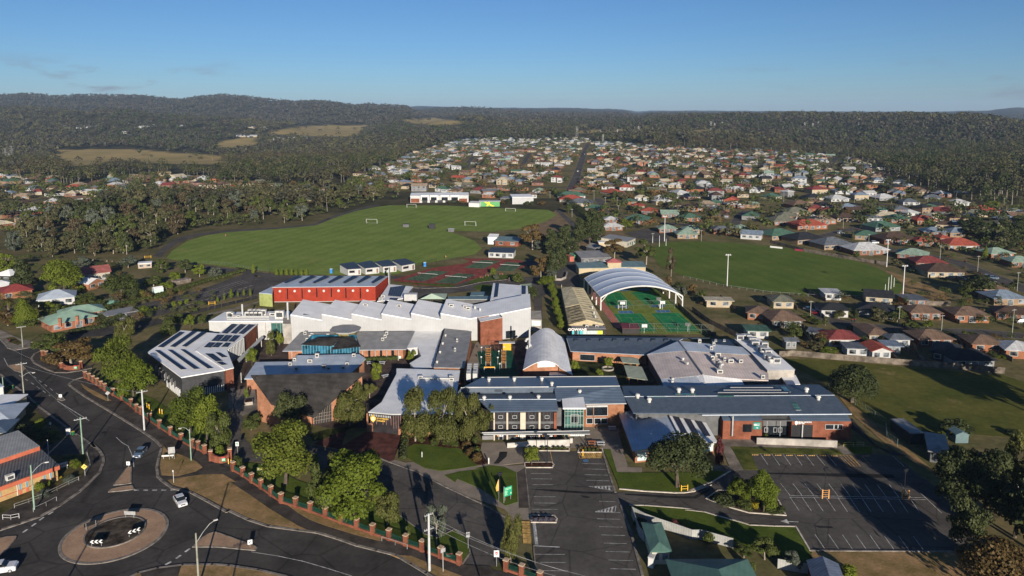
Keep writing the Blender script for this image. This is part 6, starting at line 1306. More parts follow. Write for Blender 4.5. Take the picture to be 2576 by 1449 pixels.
# gardens along the bottom right
for T_,x,y,t_,w_,kd,lf,l in ((E,800,1280,1040,290,'gumlow','bush','olive tree behind the green roofed house, by the pale fence'),(E,590,1260,1130,180,'gumlow','bush','smaller bushy tree left of the olive tree by the pale fence'),(E,670,1420,1290,110,'bush','bush','shrub beside the green roof edge'),(E,1085,1390,1180,190,'gumlow','grey','silvery olive tree over the pale fence'),(E,225,1125,975,150,'bush','bush','yellow green shrub growing over the pale fence'),(D,2200,985,868,105,'bush','red','dark red maple shrub at the pale fence'),(D,1850,940,855,170,'bush','dark','dark shrub inside the corner of the pale fence'),(D,1990,1000,885,120,'palm','bush','small palm beside the green roofed garage'),(E,1660,1470,1325,200,'bush','lime','bright green creeper beside the slate shed at the bottom'),(E,330,290,215,90,'bush','bush','round shrub bed beside the hip roofed classroom'),(E,235,315,255,70,'bush','gold','small golden round shrub at the hip roofed classroom corner'),(E,330,330,0,110,'bush','red','purple brown shrub at the right of the hip roofed classroom'),(I,1578,1362,1285,65,'bush','bush','green shrub against the grey glazing of the science building'),(C_,100,335,230,80,'bush','bush','clipped shrub by the gate pier'),(B,2420,345,210,110,'bush','bush','shrub with yellow tips behind the curved gate wall'),(B,2230,230,110,110,'bush','lime','yellow green shrub inside the curved sign wall')):
 if kd=='palm': tr(T_,x,y,t_,w_,'bush',lf,l,2)
 else: tr(T_,x,y,t_,w_,kd,lf,l,3 if kd!='bush' else 2)
g_='clumps of strap leaved shrubs before the birches'
for i,(T_,x,y,t_,w_) in enumerate(((G,1950,1400,1335,90),(G,2090,1425,1340,110),(G,2270,1430,1345,130),(H,150,1420,1350,110),(H,230,1440,1370,120),(H,440,1420,1310,90),(D,90,160,60,120),(D,130,235,120,140),(D,200,300,170,150),(C_,2500,240,120,120))): plant(T_(x,y),T_(x,t_)[1],w_*.248,'bush','rust' if i in(6,7,8) else 'bush','strap leaved shrub','in the bed before the administration building',g_,2,False)
for i,x in enumerate((745,800,870,930,990,1040,1085)): plant(D(x,168),D(x,128)[1],13,'bush','bush','clipped low shrub','in the white edged bed below the ramp wall','clipped shrubs below the ramp wall',1,False)
for i,(x,y) in enumerate(((1255,165),(1290,160),(1330,162),(1365,158),(1400,162),(1440,160),(1300,185),(1340,186),(1380,184),(1420,186))): plant(D(x,y),D(x,y-38)[1],11,'bush','rust' if i<6 else 'bush','rounded shrub','in the bed at the head of the centre car park','rounded shrubs at the head of the car park',1,False)
for i in range(9): plant(D(765+i*26,885+(i%2)*14),D(765,845)[1],13,'bush','lav','lavender bush','in the kerbed island beside the zebra crossing','lavender bushes in the island',1,False)
for x,t_ in ((1640,85),(1705,72),(1625,72)): plant(E(x,115),E(x,t_)[1],15,'bush','bush','small shrub','inside the yellow railing by the right front building','shrubs by the yellow railing',1,False)
tr(J,830,985,515,540,'cluster','dark','huge dense olive tree alone beside the paddock fence',4)
for x,y,t_,w_,lf in ((1620,1365,1270,150,'bush'),(1740,1370,1290,120,'bush'),(1900,1330,1180,330,'dark'),(1790,1310,1200,160,'bush'),(2000,1300,1230,160,'dark'),(2470,1330,1270,160,'dark')): tr(J,x,y,t_,w_,'gumlow',lf,None,2)
for x,y,t_,w_,lf in ((1760,1420,1370,120,'rust'),):tr(J,x,y,t_,w_,'bush',lf,'orange brown shrub at the foot of the paddock',1)
for o,d,z,l in TREES[-7:-1]: pass
for k,it in enumerate(TREES):
 if it[1] is None and it[3] is None: TREES[k]=(it[0],'dark garden tree','at the near edge of the paddock',None);it[0]['group']='trees at the near edge of the paddock'
# courtyards
for T_,x,y,t_,w_,kd,lf,l in ((G,435,515,265,120,'birch','birch','slim white stemmed birch in the courtyard by the covered walkway'),(G,515,410,265,90,'birch','lime','small tree between the concrete piers of the services block'),(G,240,625,420,120,'lime','lime','young green tree beside the covered walkway roof'),(G,430,720,600,80,'bush','dark','shaded shrub between the chapel and the blue grey roof'),(G,1500,735,580,130,'birch','lime','young tree in the paved court right of the staff block'),(G,1490,760,690,110,'bush','lime','low bright shrub in the paved court'),(G,1850,580,455,100,'birch','lime','small tree in the notch of the pale link roof'),(H,1790,645,525,100,'lime','lime','small tree in a round planter in the garden court'),(H,1705,725,635,90,'bush','lime','bushy shrub at the front of the garden court'),(H,1450,680,550,110,'bush','lime','green shrub against the barrel vaulted hall'),(G,185,960,840,50,'birch','lime','thin sapling in a square planter near the chapel')): tr(T_,x,y,t_,w_,kd,lf,l,2)
wd_=mpp(P(G(1545,570)))
# ---------------- left side of the road and behind
for T_,x,y,t_,w_,kd,lf,q,l in ((A,520,480,255,330,'gumlow','bush',3,'dense green tree at the street corner beside the green roofed house'),(A,720,600,330,470,'gumlow','rust',3,'wide brown green thicket above the low brick corner wall'),(A,1260,352,135,230,'birch','birch',3,'pale stemmed birch left of the chevron roof'),(A,1718,308,130,190,'birch','bush',3,'white trunked tree behind the chevron roof'),(A,1800,215,75,120,'lime','bush',2,'small dark tree behind the white trunked tree'),(A,1930,240,85,110,'lime','lime',2,'young yellow green tree behind the chevron roof'),(A,2050,215,95,90,'lime','bush',2,'young tree left of the services block'),
 (K,265,1255,965,270,'cone','lime',4,'fat cone shaped yellow green tree left of the green roofed house'),(K,650,915,555,400,'oak','lime',4,'big two stemmed green tree in front of the red roofed house'),(K,610,700,570,170,'cone','bush',3,'tall dark top behind the big two stemmed green tree'),(K,250,900,570,330,'pine','dark',3,'dark feathery cedar left of the big two stemmed tree'),(K,50,725,505,230,'gumlow','lime',3,'yellow green bush at the left edge'),(K,470,1120,975,190,'gumlow','lime',3,'olive tree behind the green roofed house'),(K,580,1165,1020,180,'gumlow','bush',2,'low olive tree right of the cone shaped tree'),(K,905,1065,905,280,'gumlow','bush',3,'brown green broad tree above the green roofed house'),(K,710,1120,1010,180,'gumlow','dark',2,'dark tree behind the green roof ridge'),(K,1240,955,715,340,'oak','bush',3,'broad dark green tree beside the pale shed roof'),(K,1560,840,735,230,'gumlow','bush',2,'flat topped green tree behind the hedge'),(K,1640,705,555,160,'gumlow','bush',2,'bushy tree by the small pale shed'),(K,1880,700,570,170,'gumlow','dark',2,'dark bushy tree behind the hedge'),(K,2025,745,620,150,'gumlow','lime',2,'bright bushy tree behind the hedge'),(K,2185,760,640,160,'gumlow','grey',2,'silver green tree near the far end of the hedge'),(K,1780,790,680,130,'gumlow','lime',2,'low green tree in the vegetable garden'),(K,1300,655,525,170,'gumlow','grey',2,'grey green round shrub by the yellow gate'),(K,790,690,545,250,'gumlow','grey',3,'silver grey wattle behind the big green tree'),(K,820,900,820,90,'bush','lime',2,'round bush left of the red roofed house'),(K,750,900,870,70,'bush','lime',1,'small bush at the foot of the big green tree'),(K,1690,870,790,170,'gumlow','lime',2,'light green bush beside the glass house'),(K,1440,950,870,120,'bush','lime',2,'light green bush among garden beds'),(K,60,1160,1100,130,'bush','rust',2,'rusty shrub at the left edge by the street'),(K,80,1240,1080,230,'gumlow','rust',3,'red brown bush below the palm'),(K,1200,1110,1085,90,'bush','gold',2,'orange yellow shrub right of the green roofed house'),(K,1120,1130,1070,70,'bush','lime',1,'green shrub beside the orange yellow one')): tr(T_,x,y,t_,w_,kd,lf,l,q)
g_='young columnar trees beside the school road'
for x,y,t_,w_ in ((2208,1003,945,38),(2275,985,905,28),(2345,965,865,55),(2415,950,890,28),(2475,940,870,35),(2540,945,860,30)): plant(K(x,y),K(x,t_)[1],w_*.248,'cone','lime','young columnar tree','between the left car park and the school road',g_,2)
for x,y,t_,w_ in ((1695,1070,1008,40),(1762,1060,985,70),(1830,1040,975,55),(1897,1025,962,60)): plant(K(x,y),K(x,t_)[1],w_*.248,'bush','lime','young leafy tree','in the mulched island of the left car park','young trees in the left car park island',2)
for x,y,t_,w_,l in ((1462,1160,1030,95,'leafy young tree at the near end of the left car park'),(1575,1105,1045,30,'thin sapling at the near end of the left car park'),): tr(K,x,y,t_,w_,'lime','lime',l,2)
for x in (487,537,590,640,688,740,790): plant(L(x,862),L(x,790)[1],48*.248,'cone','lime','young upright tree','in the kerbed strip beside the oval and the red hall','young upright trees by the oval',2)
tr(L,250,842,745,55,'cone','lime','single upright tree at the end of the hedge',2)
# hedge behind the left car park: one clipped hedge each side of the gap
def hedge(name,label,pts,h,wd,leaf,group=None):
 p=[P(x) for x in pts];o=empty(name,p[0],label,'hedge',group);c=[];r=[]
 for a,b_ in zip(p,p[1:]):
  n=max(2,int((b_-a).length/(wd*.55)))
  for k in range(n+1): q=lerp(a,b_,k/n);c.append((q.x-p[0].x,q.y-p[0].y,h*.5));r.append((wd*.5,wd*.5,h*.52))
 v=leaves(c,r,int(len(c)*170),.42,rng,1,0,.05,.6);m=np_mesh('foliage',v,np.arange(len(v)).reshape(-1,4),[LEAF[leaf]]);q=bpy.data.objects.new('foliage',m);COL.objects.link(q);q.parent=o;return o
hedge('hedge','long clipped green hedge along the far side of the left car park',[K(1460,990),K(1800,900),K(2100,800),K(2255,765),K(2330,740),K(2470,700)],1.8,2.6,'bush','hedges of the left car park');hedge('hedge','short clipped hedge left of the gap at the left car park',[K(1160,1050),K(1290,1025),K(1400,1000)],1.6,2.6,'bush','hedges of the left car park')
hedge('hedge','dark clipped hedge along the driveway of the green roofed house',[A(740,290),A(900,262),A(1050,235),A(1160,195)],1.6,2.4,'dark');hedge('hedge','low flowering hedge before the library brick wall',[G(1400,575),G(1690,560)],1.3,2.0,'bush');hedge('hedge','green hedge right of the sawtooth hall',[M(770,1110),M(745,1040)],3.5,5.0,'bush');hedge('hedge','long dark hedge between the far field and the houses',[U(1522,577),U(1470,545),U(1420,505),U(1390,488)],5,7,'dark');hedge('hedge','dark clipped hedge beside the plaza steps',[C_(1770,270),C_(1790,60)],1.2,1.6,'dark')
g_='poplars beside the rear school road'
for i,(x,y,t_,w_) in enumerate(((905,975,860,210),(985,1090,985,105),(1000,1185,1070,110),(1020,1265,1150,105),(1045,1340,1215,100),(1058,1405,1290,100),(960,1020,930,110))):
 if i==0: tr(M,x,y,t_,w_,'oak','lime','round green tree at the head of the poplar row',3)
 else: plant(M(x,y),M(x,t_)[1],w_*.248,'cone','lime','narrow green poplar','beside the rear school road',g_,3)
g_='dark trees in the middle clump'
for x,y,t_,w_,kd,lf,l in ((765,600,330,280,'gumlow','rust','brown gum at the left of the middle clump'),(960,650,390,260,'pine','dark','dark pine in the middle clump, behind the pavilion'),(1090,615,350,280,'pine','dark','dark cypress right of the brown gum'),(1235,560,270,240,'pine','dark','dark cypress in the middle of the clump'),(1345,545,185,330,'pine','dark','tallest dark cypress at the right of the middle clump'),(1440,520,210,200,'pine','dark','narrow dark cypress at the right end of the clump'),(1000,895,540,250,'gumlow','dark','olive dark tree at the front of the middle clump'),(850,880,640,210,'gumlow','rust','brown feathery gum at the left front of the clump'),(950,900,735,130,'gumlow','grey','silvery tree at the foot of the middle clump'),(850,610,500,170,'gumlow','grey','grey green wattle among dark cypresses'),(1150,640,520,200,'gumlow','dark','low dark tree between the cypresses')): tr(M,x,y,t_,w_,kd,lf,l,3,g_)
for T_,x,y,t_,w_,kd,lf,l in ((M,618,935,828,160,'bush','bush','round dark bush on the tennis court lawn'),(M,362,850,778,80,'bush','lime','small light tree on the tennis court lawn'),(M,395,905,850,60,'birch','grey','thin bare tree on the tennis court lawn'),(X,940,910,445,500,'gum','rust','dark brown gum between the clubroom and the red capped tower'),(X,1640,1010,470,520,'gum','bush','wide gum with pale limbs at the edge of the right oval'),(X,2180,1390,650,230,'gum','gumb' if 'gumb' in LEAF else 'gum','tall thin gum at the right oval fence')):
 k=.24804 if T_ is M else .11464;tr(T_,x,y,t_,w_,kd,lf,l,3 if T_ is X else 2,None,k)
g_='scrub on the bank beside the sports canopy'
for i in range(26):
 f=random.random();x=lerp(1720,2500,f);y=lerp(840,1110,f)+random.uniform(-40,70);h=random.uniform(35,110);plant(M(x,y),M(x,y-h)[1],random.uniform(55,120)*.248,'gumlow' if h>60 else 'bush',random.choice(['dark','bush','rust','gum','grey']),'tall scrubby tree' if h>75 else 'scrubby bush','on the bank between the court canopy and the right oval',g_,1)
for i,(x,y,t_,w_) in enumerate(((1215,870,835,55),(1260,872,830,60),(1310,875,825,70),(1345,870,845,50),(1400,880,845,45),(1440,880,845,40),(1520,880,845,75),(825,870,842,60),(880,868,845,60),(920,868,848,50),(690,862,825,60),(990,840,815,50))):
 b_=Q(x,y);plant(b_,Q(x,t_)[1],w_*.3333,'bush','rust' if i%3==0 else 'dark','dark bush','along the far edge of the playing field','bushes along the far edge of the playing field',1)
# ---------------- bush strip left of the ovals: gums one can tell apart
BUSH=[(30,640),(60,572),(200,530),(330,512),(450,512),(640,500),(840,480),(960,474),(1008,486),(1000,506),(950,512),(900,520),(845,536),(790,556),(700,565),(560,571),(480,582),(440,595),(400,612),(382,632),(300,642),(200,645),(110,648)]
cand=[];tries=0
while len(cand)<150 and tries<12000:
 tries+=1;u,v=random.uniform(30,1010),random.uniform(474,648)
 if not inside(BUSH,u,v): continue
 q=P((u,v));mn=4.6 if v>530 else 6.2
 if any((q.x-a)**2+(q.y-b_)**2<mn*mn for a,b_,_,_ in cand): continue
 cand.append((q.x,q.y,u,v))
cand.sort(key=lambda c:-c[1])
for x,y,u,v in cand:
 edge=not inside(BUSH,u,v+9);h=random.uniform(9,17)*(1.0 if v<600 else .85);kd=random.choice(['gum','gumlow','gumlow','gumlow']);lf=random.choice(['gum','gum','bush','gum','dark','grey','gumb'] if 'gumb' in LEAF else ['gum'])
 if kd=='gum' : h*=1.12
 zone='in the bush strip left of the big playing field' if u>560 else 'in the bush strip behind the left car park' if u>300 else 'in the bush at the left edge of the photo'
 nm={'bush':'green gum','gum':'olive gum','rust':'reddish gum','dark':'dark gum','grey':'silver green wattle','gumb':'brown gum'}[lf];hd='tall ' if h>14 else 'low ' if h<10.5 else ''
 plant_at(Vector((x,y,0)),h,random.uniform(.62,.95)*h,kd,lf,hd+nm,zone,'gums of the bush strip',2)
for x,y in ((1000,60),):
 pass
# palm with an arching head,left edge
pb=P(K(95,1175));hh=hgt(K(95,1175),K(95,985));o=empty('palm_tree',pb,'date palm with arching fronds above the street at the left edge','tree');mb=MB();mb.tube((pb.x,pb.y,0),(pb.x,pb.y,hh),.5,.42,9);mb.build('trunk',BARK,o)
mb=MB();top=pb+up*hh;g=random.Random(3)
for k in range(64):
 az=g.uniform(0,6.28);el=g.uniform(-.5,1.1);ln=g.uniform(2.6,3.8);pv=None;dirh=Vector((math.cos(az),math.sin(az),0));sd_=Vector((-dirh.y,dirh.x,0))
 for s in range(6):
  f=s/5;p=top+dirh*(ln*f*math.cos(el*(1-f*.6)))+up*(ln*f*math.sin(el)-ln*.55*f*f);w_=.35*(1-f*.85)
  if pv: mb.quad(pv[0]-sd_*pv[1],p-sd_*w_-up*.05,p+sd_*w_-up*.05,pv[0]+sd_*pv[1])
  pv=(p,w_)
mb.build('fronds',leafmat('leaf_palm',(.06,.06,.015),(.16,.14,.035)),o)
# trees just outside the frame that shade the paddock,road and car park
for T_,x,y,h,w_,l in ((J,2900,1010,17,12,'tall tree beyond the right edge of the paddock'),(J,3000,1180,18,12,'tall tree at the lower right of the paddock'),(J,3150,1320,19,13,'second tall tree at the lower right of the paddock'),(F,2900,900,15,11,'tall tree beyond the right hand garage'),(F,2750,1250,15,12,'tree beyond the lower right thicket')): plant_at(P(T_(x,y)),h,w_,'oak','dark',l,None,None,2,label=l)
# ================================================================== brick pier fences
def pier_fence(label,pts,ph=2.0,pw=.75,inner=None):
 p=[P(x,.12) for x in pts];o=empty('brick_pier_fence',p[0],label,'fence','brick pier fences of the college')
 cap=mat('pier_cap',(.50,.36,.24),.8,.1,1);grn=mat('railing_green',(.012,.06,.04),.6,.15,1)
 for i,q in enumerate(p):
  d=(p[min(i+1,len(p)-1)]-p[max(i-1,0)]);rz=math.atan2(d.y,d.x);mb=MB();mb.box(q,(pw,pw,ph),rz);r=mb.build('pier',BRICK,o);mb=MB();mb.box(q+up*ph,(pw*1.2,pw*1.2,.16),rz);c=mb.build('cap',cap,o);c.parent=r
 for a,b in zip(p,p[1:]):
  d=(b-a);L_=d.length
  if L_>16: continue
  d/=L_;rz=math.atan2(d.y,d.x);m=(a+b)/2;mb=MB();mb.box(m,(L_-pw,.35,.45),rz);mb.build('base_wall',BRICK,o)
  mb=MB();n=int(L_/.16)
  for k in range(1,n):
   f=k/n;q=lerp(a,b,f);top=1.35+.3*(abs(f-.5)*2)**2;mb.box(q+up*.45,(.05,.05,top-.45),rz)
  mb.tube(lerp(a,b,.04)+up*.6,lerp(a,b,.96)+up*.6,.04,.04,4);mb.tube(lerp(a,b,.04)+up*1.3,lerp(a,b,.96)+up*1.3,.04,.04,4);mb.build('railing',grn,o)
 return o
pier_fence('long brick pier fence with green railings along the upper road',FENCE[:-1]);pier_fence('brick pier fence with green railings along the lower road and lawn',FENCE2);pier_fence('low brick pier fence at the street corner under the brown thicket',[A(435,515),A(470,520),A(520,545),A(620,640)][:4],1.6);pier_fence('short brick pier fence beside the pedestrian path at the bottom',[D(497,1395),D(655,1448),D(840,1520)],2.0)
def curved_wall(label,pts,h,sign):
 p=[P(x,.12) for x in pts];o=empty('curved_sign_wall',p[0],label,'wall');mb=MB();n=len(p)
 for i in range(n-1):
  a,b=p[i],p[i+1];d=(b-a).normalized();nn=Vector((-d.y,d.x,0))*.2;f0,f1=abs(i/(n-1)-.5)*2,abs((i+1)/(n-1)-.5)*2;za,zb=h*(.8+.3*f0*f0),h*(.8+.3*f1*f1);t=[a-nn+up*za,b-nn+up*zb,b+nn+up*zb,a+nn+up*za];walls(mb,t,0);mb.add(t,[(0,1,2,3)])
 mb.build('wall',BRICK,o)
 for q in (p[0],p[-1]): mb=MB();mb.box(q,(.8,.8,h*1.35),.3);mb.build('pier',BRICK,o);mb=MB();mb.box(q+up*h*1.35,(.95,.95,.18),.3);mb.build('cap',MATS['pier_cap'],o)
 x0,y0,x1,y1,T_=sign;i=n//2;a,b=p[i-1],p[i];nn=Vector((b.y-a.y,a.x-b.x,0)).normalized();nn=nn if nn.y<0 else -nn;c=on_wall(T_((x0+x1)/2,(y0+y1)/2),a,b)+nn*.28;d=(b-a).normalized();w_=abs(x1-x0)*.248*mpp(c)/2
 s=empty('notice_board',c,'small green notice with a red strip fixed to '+('the curved wall by the bollards' if T_ is B else 'the curved corner wall'),'sign');plate(s,c,d*w_,up*.55,nn,rect(-1,-1,1,.45),mat('sign_green',(.02,.25,.10),.5,.1,2),0,'board');plate(s,c,d*w_,up*.55,nn,rect(-1,.45,.6,1),mat('sign_red',(.5,.05,.06),.5,.1,2),0,'red_strip')
 for y in (.15,-.2,-.55): plate(s,c,d*w_,up*.55,nn,rect(-.75,y-.08,.7,y+.08),SW,.04,'text_line')
curved_wall('curved brick wall with a green notice at the main gate',[B(2140,275),B(2180,292),B(2220,298),B(2270,295),B(2315,280),B(2335,255)],1.7,(2250,245,2292,268,B));curved_wall('curved brick corner wall with a green notice at the side street',[A(628,628),A(655,655),A(700,662),A(760,662),A(810,655),A(826,640)],1.6,(752,615,790,645,A))
# ================================================================== poles,lamps,wires
POLEM=mat('pole_timber',(.30,.30,.24),.9,.15,1.2);POLEG=mat('pole_green',(.25,.36,.27),.9,.12,1.2);STEELP=mat('pole_pale_steel',(.50,.51,.50),.5,.08,1)
POLES={}
def pole(key,base,top,label,m=POLEM,r=.17,arms=((.94,1.3),),lamp=None,h=None,group='power poles of the front road'):
 b=P(base) if isinstance(base,tuple) else base;h=h or hgt(base,(base[0],top[1]));o=empty('power_pole',b,label,'pole',group);mb=MB();mb.tube(b,b+up*h,r,r*.72,10);mb.build('pole',m,o)
 for f,w_ in arms:
  mb=MB();c=b+up*(h*f);ang=.6;d=Vector((math.cos(ang),math.sin(ang),0));mb.box(c,(w_*2,.12,.14),ang);
  for s in (-.9,-.45,.45,.9): mb.tube(c+d*(w_*s),c+d*(w_*s)+up*.35,.06,.05,6)
  mb.build('crossarm',GREYM,o)
 if lamp:
  q=b+up*(h*lamp[2]);e=b+Vector((lamp[0],lamp[1],h*lamp[2]+lamp[3]));mid=lerp(q,e,.7)+up*.5;mb=MB();mb.path([q,lerp(q,mid,.5)+up*.2,mid,e],.05,6);a=mb.build('lamp_arm',GREYM,o);mb=MB();mb.box(e-up*.1,(.7,.28,.16),math.atan2(lamp[1],lamp[0]));l=mb.build('lamp_head',ACM,o);l.parent=a;l.location=-a.location if False else (0,0,0)
 POLES[key]=(b,h);return o
pole('a',A(248,968),A(223,580),'weathered power pole beside the upper road with a street lamp arm',lamp=(2.2,1.4,.62,.6));pole('b',B(843,215),A(815,1140),'greenish power pole on the left kerb opposite the brick fence',POLEG);pole('c',A(1465,1275),A(1432,862),'pale steel power pole with a transformer by the brick fence',STEELP,.22);pole('d',B(350,778),B(318,322),'greenish lamp pole in front of the cream and red building',POLEG,.17,(),(2.6,1.0,.8,2.0));pole('e',B(2018,1560),B(2003,1012),'timber lamp pole at the bottom beside the lower road island',POLEM,.18,(),(2.6,1.8,.82,3.0));pole('f',C_(2038,1400),C_(2030,815),'tall pale steel pole with insulators at the lower brick fence',STEELP,.24,((.97,.8),(.72,.9)));pole('g',B(1940,280),A(1915,1260),'green lamp pole on the footpath beside the dry verge',POLEG,.14,(),(-2.4,.6,.93,.4));pole('h',A(232,435),A(218,215),'power pole at the corner by the green roofed house',POLEM,.16);pole('i',A(40,912),A(30,735),'short pole at the left edge of the road',POLEG,.13,());pole('j',K(527,945),K(520,845),'pole top between the roofs near the left edge',POLEG,.15,())
for nm,x,y,hh in (('k',2040,1640,10.5),('l',60,1690,10.5),('m',840,1760,10.5)):
 pole(nm,(x/1.0*.62,y),(0,0),'power pole below the picture throwing a long shadow over the '+{'k':'dry verge','l':'road by the roundabout','m':'lower road'}[nm],h=hh)
def wire(a,b,fa,fb,sag=.8,lab=None):
 pa=POLES[a][0]+up*POLES[a][1]*fa if isinstance(a,str) else a;pb=POLES[b][0]+up*POLES[b][1]*fb if isinstance(b,str) else b;mb=MB();pts=[lerp(pa,pb,k/10)-up*(sag*4*(k/10)*(1-k/10)) for k in range(11)];mb.path(pts,.018,4);return mb,pa
o=empty('power_lines',POLES['f'][0]+up*8,'thin power lines strung from the tall steel pole across the car park','power line');
for k,(tx,ty,zz) in enumerate(((D(1200,1448)),) and [(D(1100,1400),0,6.0),(D(1300,1448),0,6.4),(D(1000,1448),0,5.2)]):
 mb,_=wire('f',P(tx,zz),.97-.08*k,1);mb.build('wire',GREYM,o)
o=empty('power_lines',POLES['a'][0]+up*9,'thin power lines along the upper road between the poles','power line')
for a,b,f in (('h','a',.95),('a','c',.93),('a','b',.95),('b','d',.95)): mb,_=wire(a,b,f,f);mb.build('wire',GREYM,o)
# street lamps / light masts of the grounds
def mast(base,top,label,r=.12,head='flood',m=BLACKM,group=None,cat='light pole',name='light_mast'):
 b=P(base);h=hgt(base,(base[0],top[1]));o=empty(name,b,label,cat,group);mb=MB();mb.tube(b,b+up*h,r,r*.7,8);mb.build('pole',m,o)
 mb=MB()
 if head=='flood': mb.box(b+up*(h-.15),(1.1,.35,.25),.4);mb.box(b+up*(h-.5),(.8,.3,.2),.4)
 elif head=='tower': mb.box(b+up*(h-.1),(2.6,.2,.2));[mb.box(b+Vector((k*.85,-.15,h+.05)),(.6,.3,.5)) for k in (-1,0,1)]
 elif head=='arm': mb.path([b+up*h,b+Vector((1.0,.3,h+.25)),b+Vector((1.9,.5,h+.2))],.05,5);mb.box(b+Vector((2.0,.5,h+.1)),(.6,.25,.12),.3)
 if head: mb.build('lamp_head',m if head!='tower' else GREYM,o)
 return o
for T_,x,y,t,l in ((E,1405,650,355,'black lamp mast with an orange guard in the right car park'),(E,2212,655,368,'black lamp mast with an orange guard partly in tree shade'),(D,913,320,40,'thin black lamp mast in the red mulch island'),(D,433,692,402,'thin black mast behind the orange feather flag'),(H,1172,1480,1330,'black lamp mast below the entry canopy'),(A,2370,1085+0,850,'black lamp mast in front of the brick end of the arts building'),(G,55,1075,900,'black lamp mast in the paved yard left of the chapel'),(G,850,1250,1100,'thin dark lamp mast at the front tip of the chapel')): mast(T_(x,y),T_(x,t),l,.09)
for T_,x,y,t,l in ((K,1640,1145,965,'dark mast with a teal banner at the near end of the left car park'),(K,1922,988,880,'dark lamp mast beside the hedge car park'),(Z,1130,375,30,'dark lamp mast in the middle of the left car park'),(Z,1100,690,270,'dark mast with a teal banner by the school road'),(L,415,855,710,'dark lamp mast at the oval end of the left car park'),(L,1945,1010,845,'dark lamp mast between the road and the tennis courts'),(M,322,955,835,'dark lamp mast on the tennis court lawn')): mast(T_(x,y),T_(x,t),l,.1,'arm')
for T_,x,y,t,l in ((N,1345,1092,768,'tall white floodlight tower nearest the goal posts of the right oval'),(N,1182,775,505,'tall white floodlight tower on the far side of the right oval'),(X,2040,500,-40,'tall white floodlight tower by the small car park'),(M,2830-1000+0,0,0,'')):
 if l: mast(T_(x,y),T_(x,t),l,.22,'tower',WHITE,'floodlight towers of the right oval',name='floodlight_tower')
b_=U(1829,720);mast(b_,U(1829,642),'tall white floodlight tower at the near side of the right oval',.22,'tower',WHITE,'floodlight towers of the right oval',name='floodlight_tower')
mast(M(1003,750),M(1003,615),'tall grey post beside the middle clump of trees',.16,None,GREYM);mast(M(1060,985),M(1060,955),'short white bollard light by the poplars',.09,None,WHITE)
# mast guards
for T_,x,y in ((E,1405,650),(E,2212,658)):
 c=P(T_(x,y));o=empty('mast_guard',c,'orange rail guard round the foot of the '+('left' if x<2000 else 'shaded right')+' car park lamp mast','guard rail','lamp mast guards');og=mat('guard_orange',(.55,.27,.09),.6,.08,1)
 for dx in (-.65,.65): mb=MB();mb.box(c+Vector((dx,-.5,0)),(.22,.22,2.0));mb.build('post',og,o)
 for z in (.4,.85,1.3,1.75): mb=MB();mb.box(c+Vector((0,-.5,z)),(1.2,.07,.08));mb.build('rail',og,o)
# boundary posts of the right oval (football goal posts)
o=empty('goal_posts',P(N(1215,1020)),'four tall white football goal posts on the right oval','goal posts')
for x,y,t in ((1165,1048,950),(1197,1025,880),(1225,998,856),(1255,978,884)): b=P(N(x,y));h=hgt(N(x,y),N(x,t));mb=MB();mb.tube(b,b+up*h,.13,.10,8);mb.build('post',WHITE,o)
o=empty('goal_posts',P(X(1930,620)),'pale football goal posts at the car park end of the right oval','goal posts')
for x,y,t in ((1780,540,390),(1928,620,375),(2075,600,445)): b=P(X(x,y));h=hgt(X(x,y),X(x,t));mb=MB();mb.tube(b,b+up*h,.13,.10,8);mb.build('post',WHITE,o)
# soccer goals
for T_,bl,br,tl,tr_,lab in ((L,(1397,333),(1505,335),(1400,291),(1506,294),'white soccer goal nearest the bush strip'),(L,(1808,172),(1902,174),(1808,140),(1900,143),'white soccer goal at the far left of the playing field'),(M,(78,356),(188,361),(82,313),(190,320),'white soccer goal in front of the dugouts'),(M,(490,211),(590,214),(492,180),(590,185),'white soccer goal at the far right, below the green block')):
 a,b=P(T_(*bl)),P(T_(*br));h=hgt(T_(*bl),T_(*tl));o=empty('soccer_goal',(a+b)/2,lab,'goal','soccer goals');d=(b-a).normalized();n=Vector((-d.y,d.x,0));n=n if n.y>0 else -n;mb=MB();r=.09
 mb.path([a,a+up*h,b+up*h,b],r,6);mb.build('frame',WHITE,o);mb=MB();mb.path([a+up*h,a+n*2,b+n*2,b+up*h],r*.7,5);mb.path([a,a+n*2],r*.7,5);mb.path([b,b+n*2],r*.7,5);mb.build('back_frame',WHITE,o)
for x,y,w_,h_,l in ((1800,370,2.6,2.0,'dark dugout box with a window, left one on the field'),(2065,388,2.6,3.2,'tall black scoreboard box on the field'),(2258,418,2.4,2.0,'dark box with a pale lid, right one on the field')): q=P(L(x,y));o=empty('field_box',q,l,'equipment box');mb=MB();k=mpp(q)*.248*62;mb.box(q,(k,2.2,h_));mb.build('body',GREYC if x!=2065 else BLACKM,o);mb=MB();mb.box(q+up*h_,(k*1.05,2.4,.12));mb.build('lid',GREYM if x==2258 else BLACKM,o)
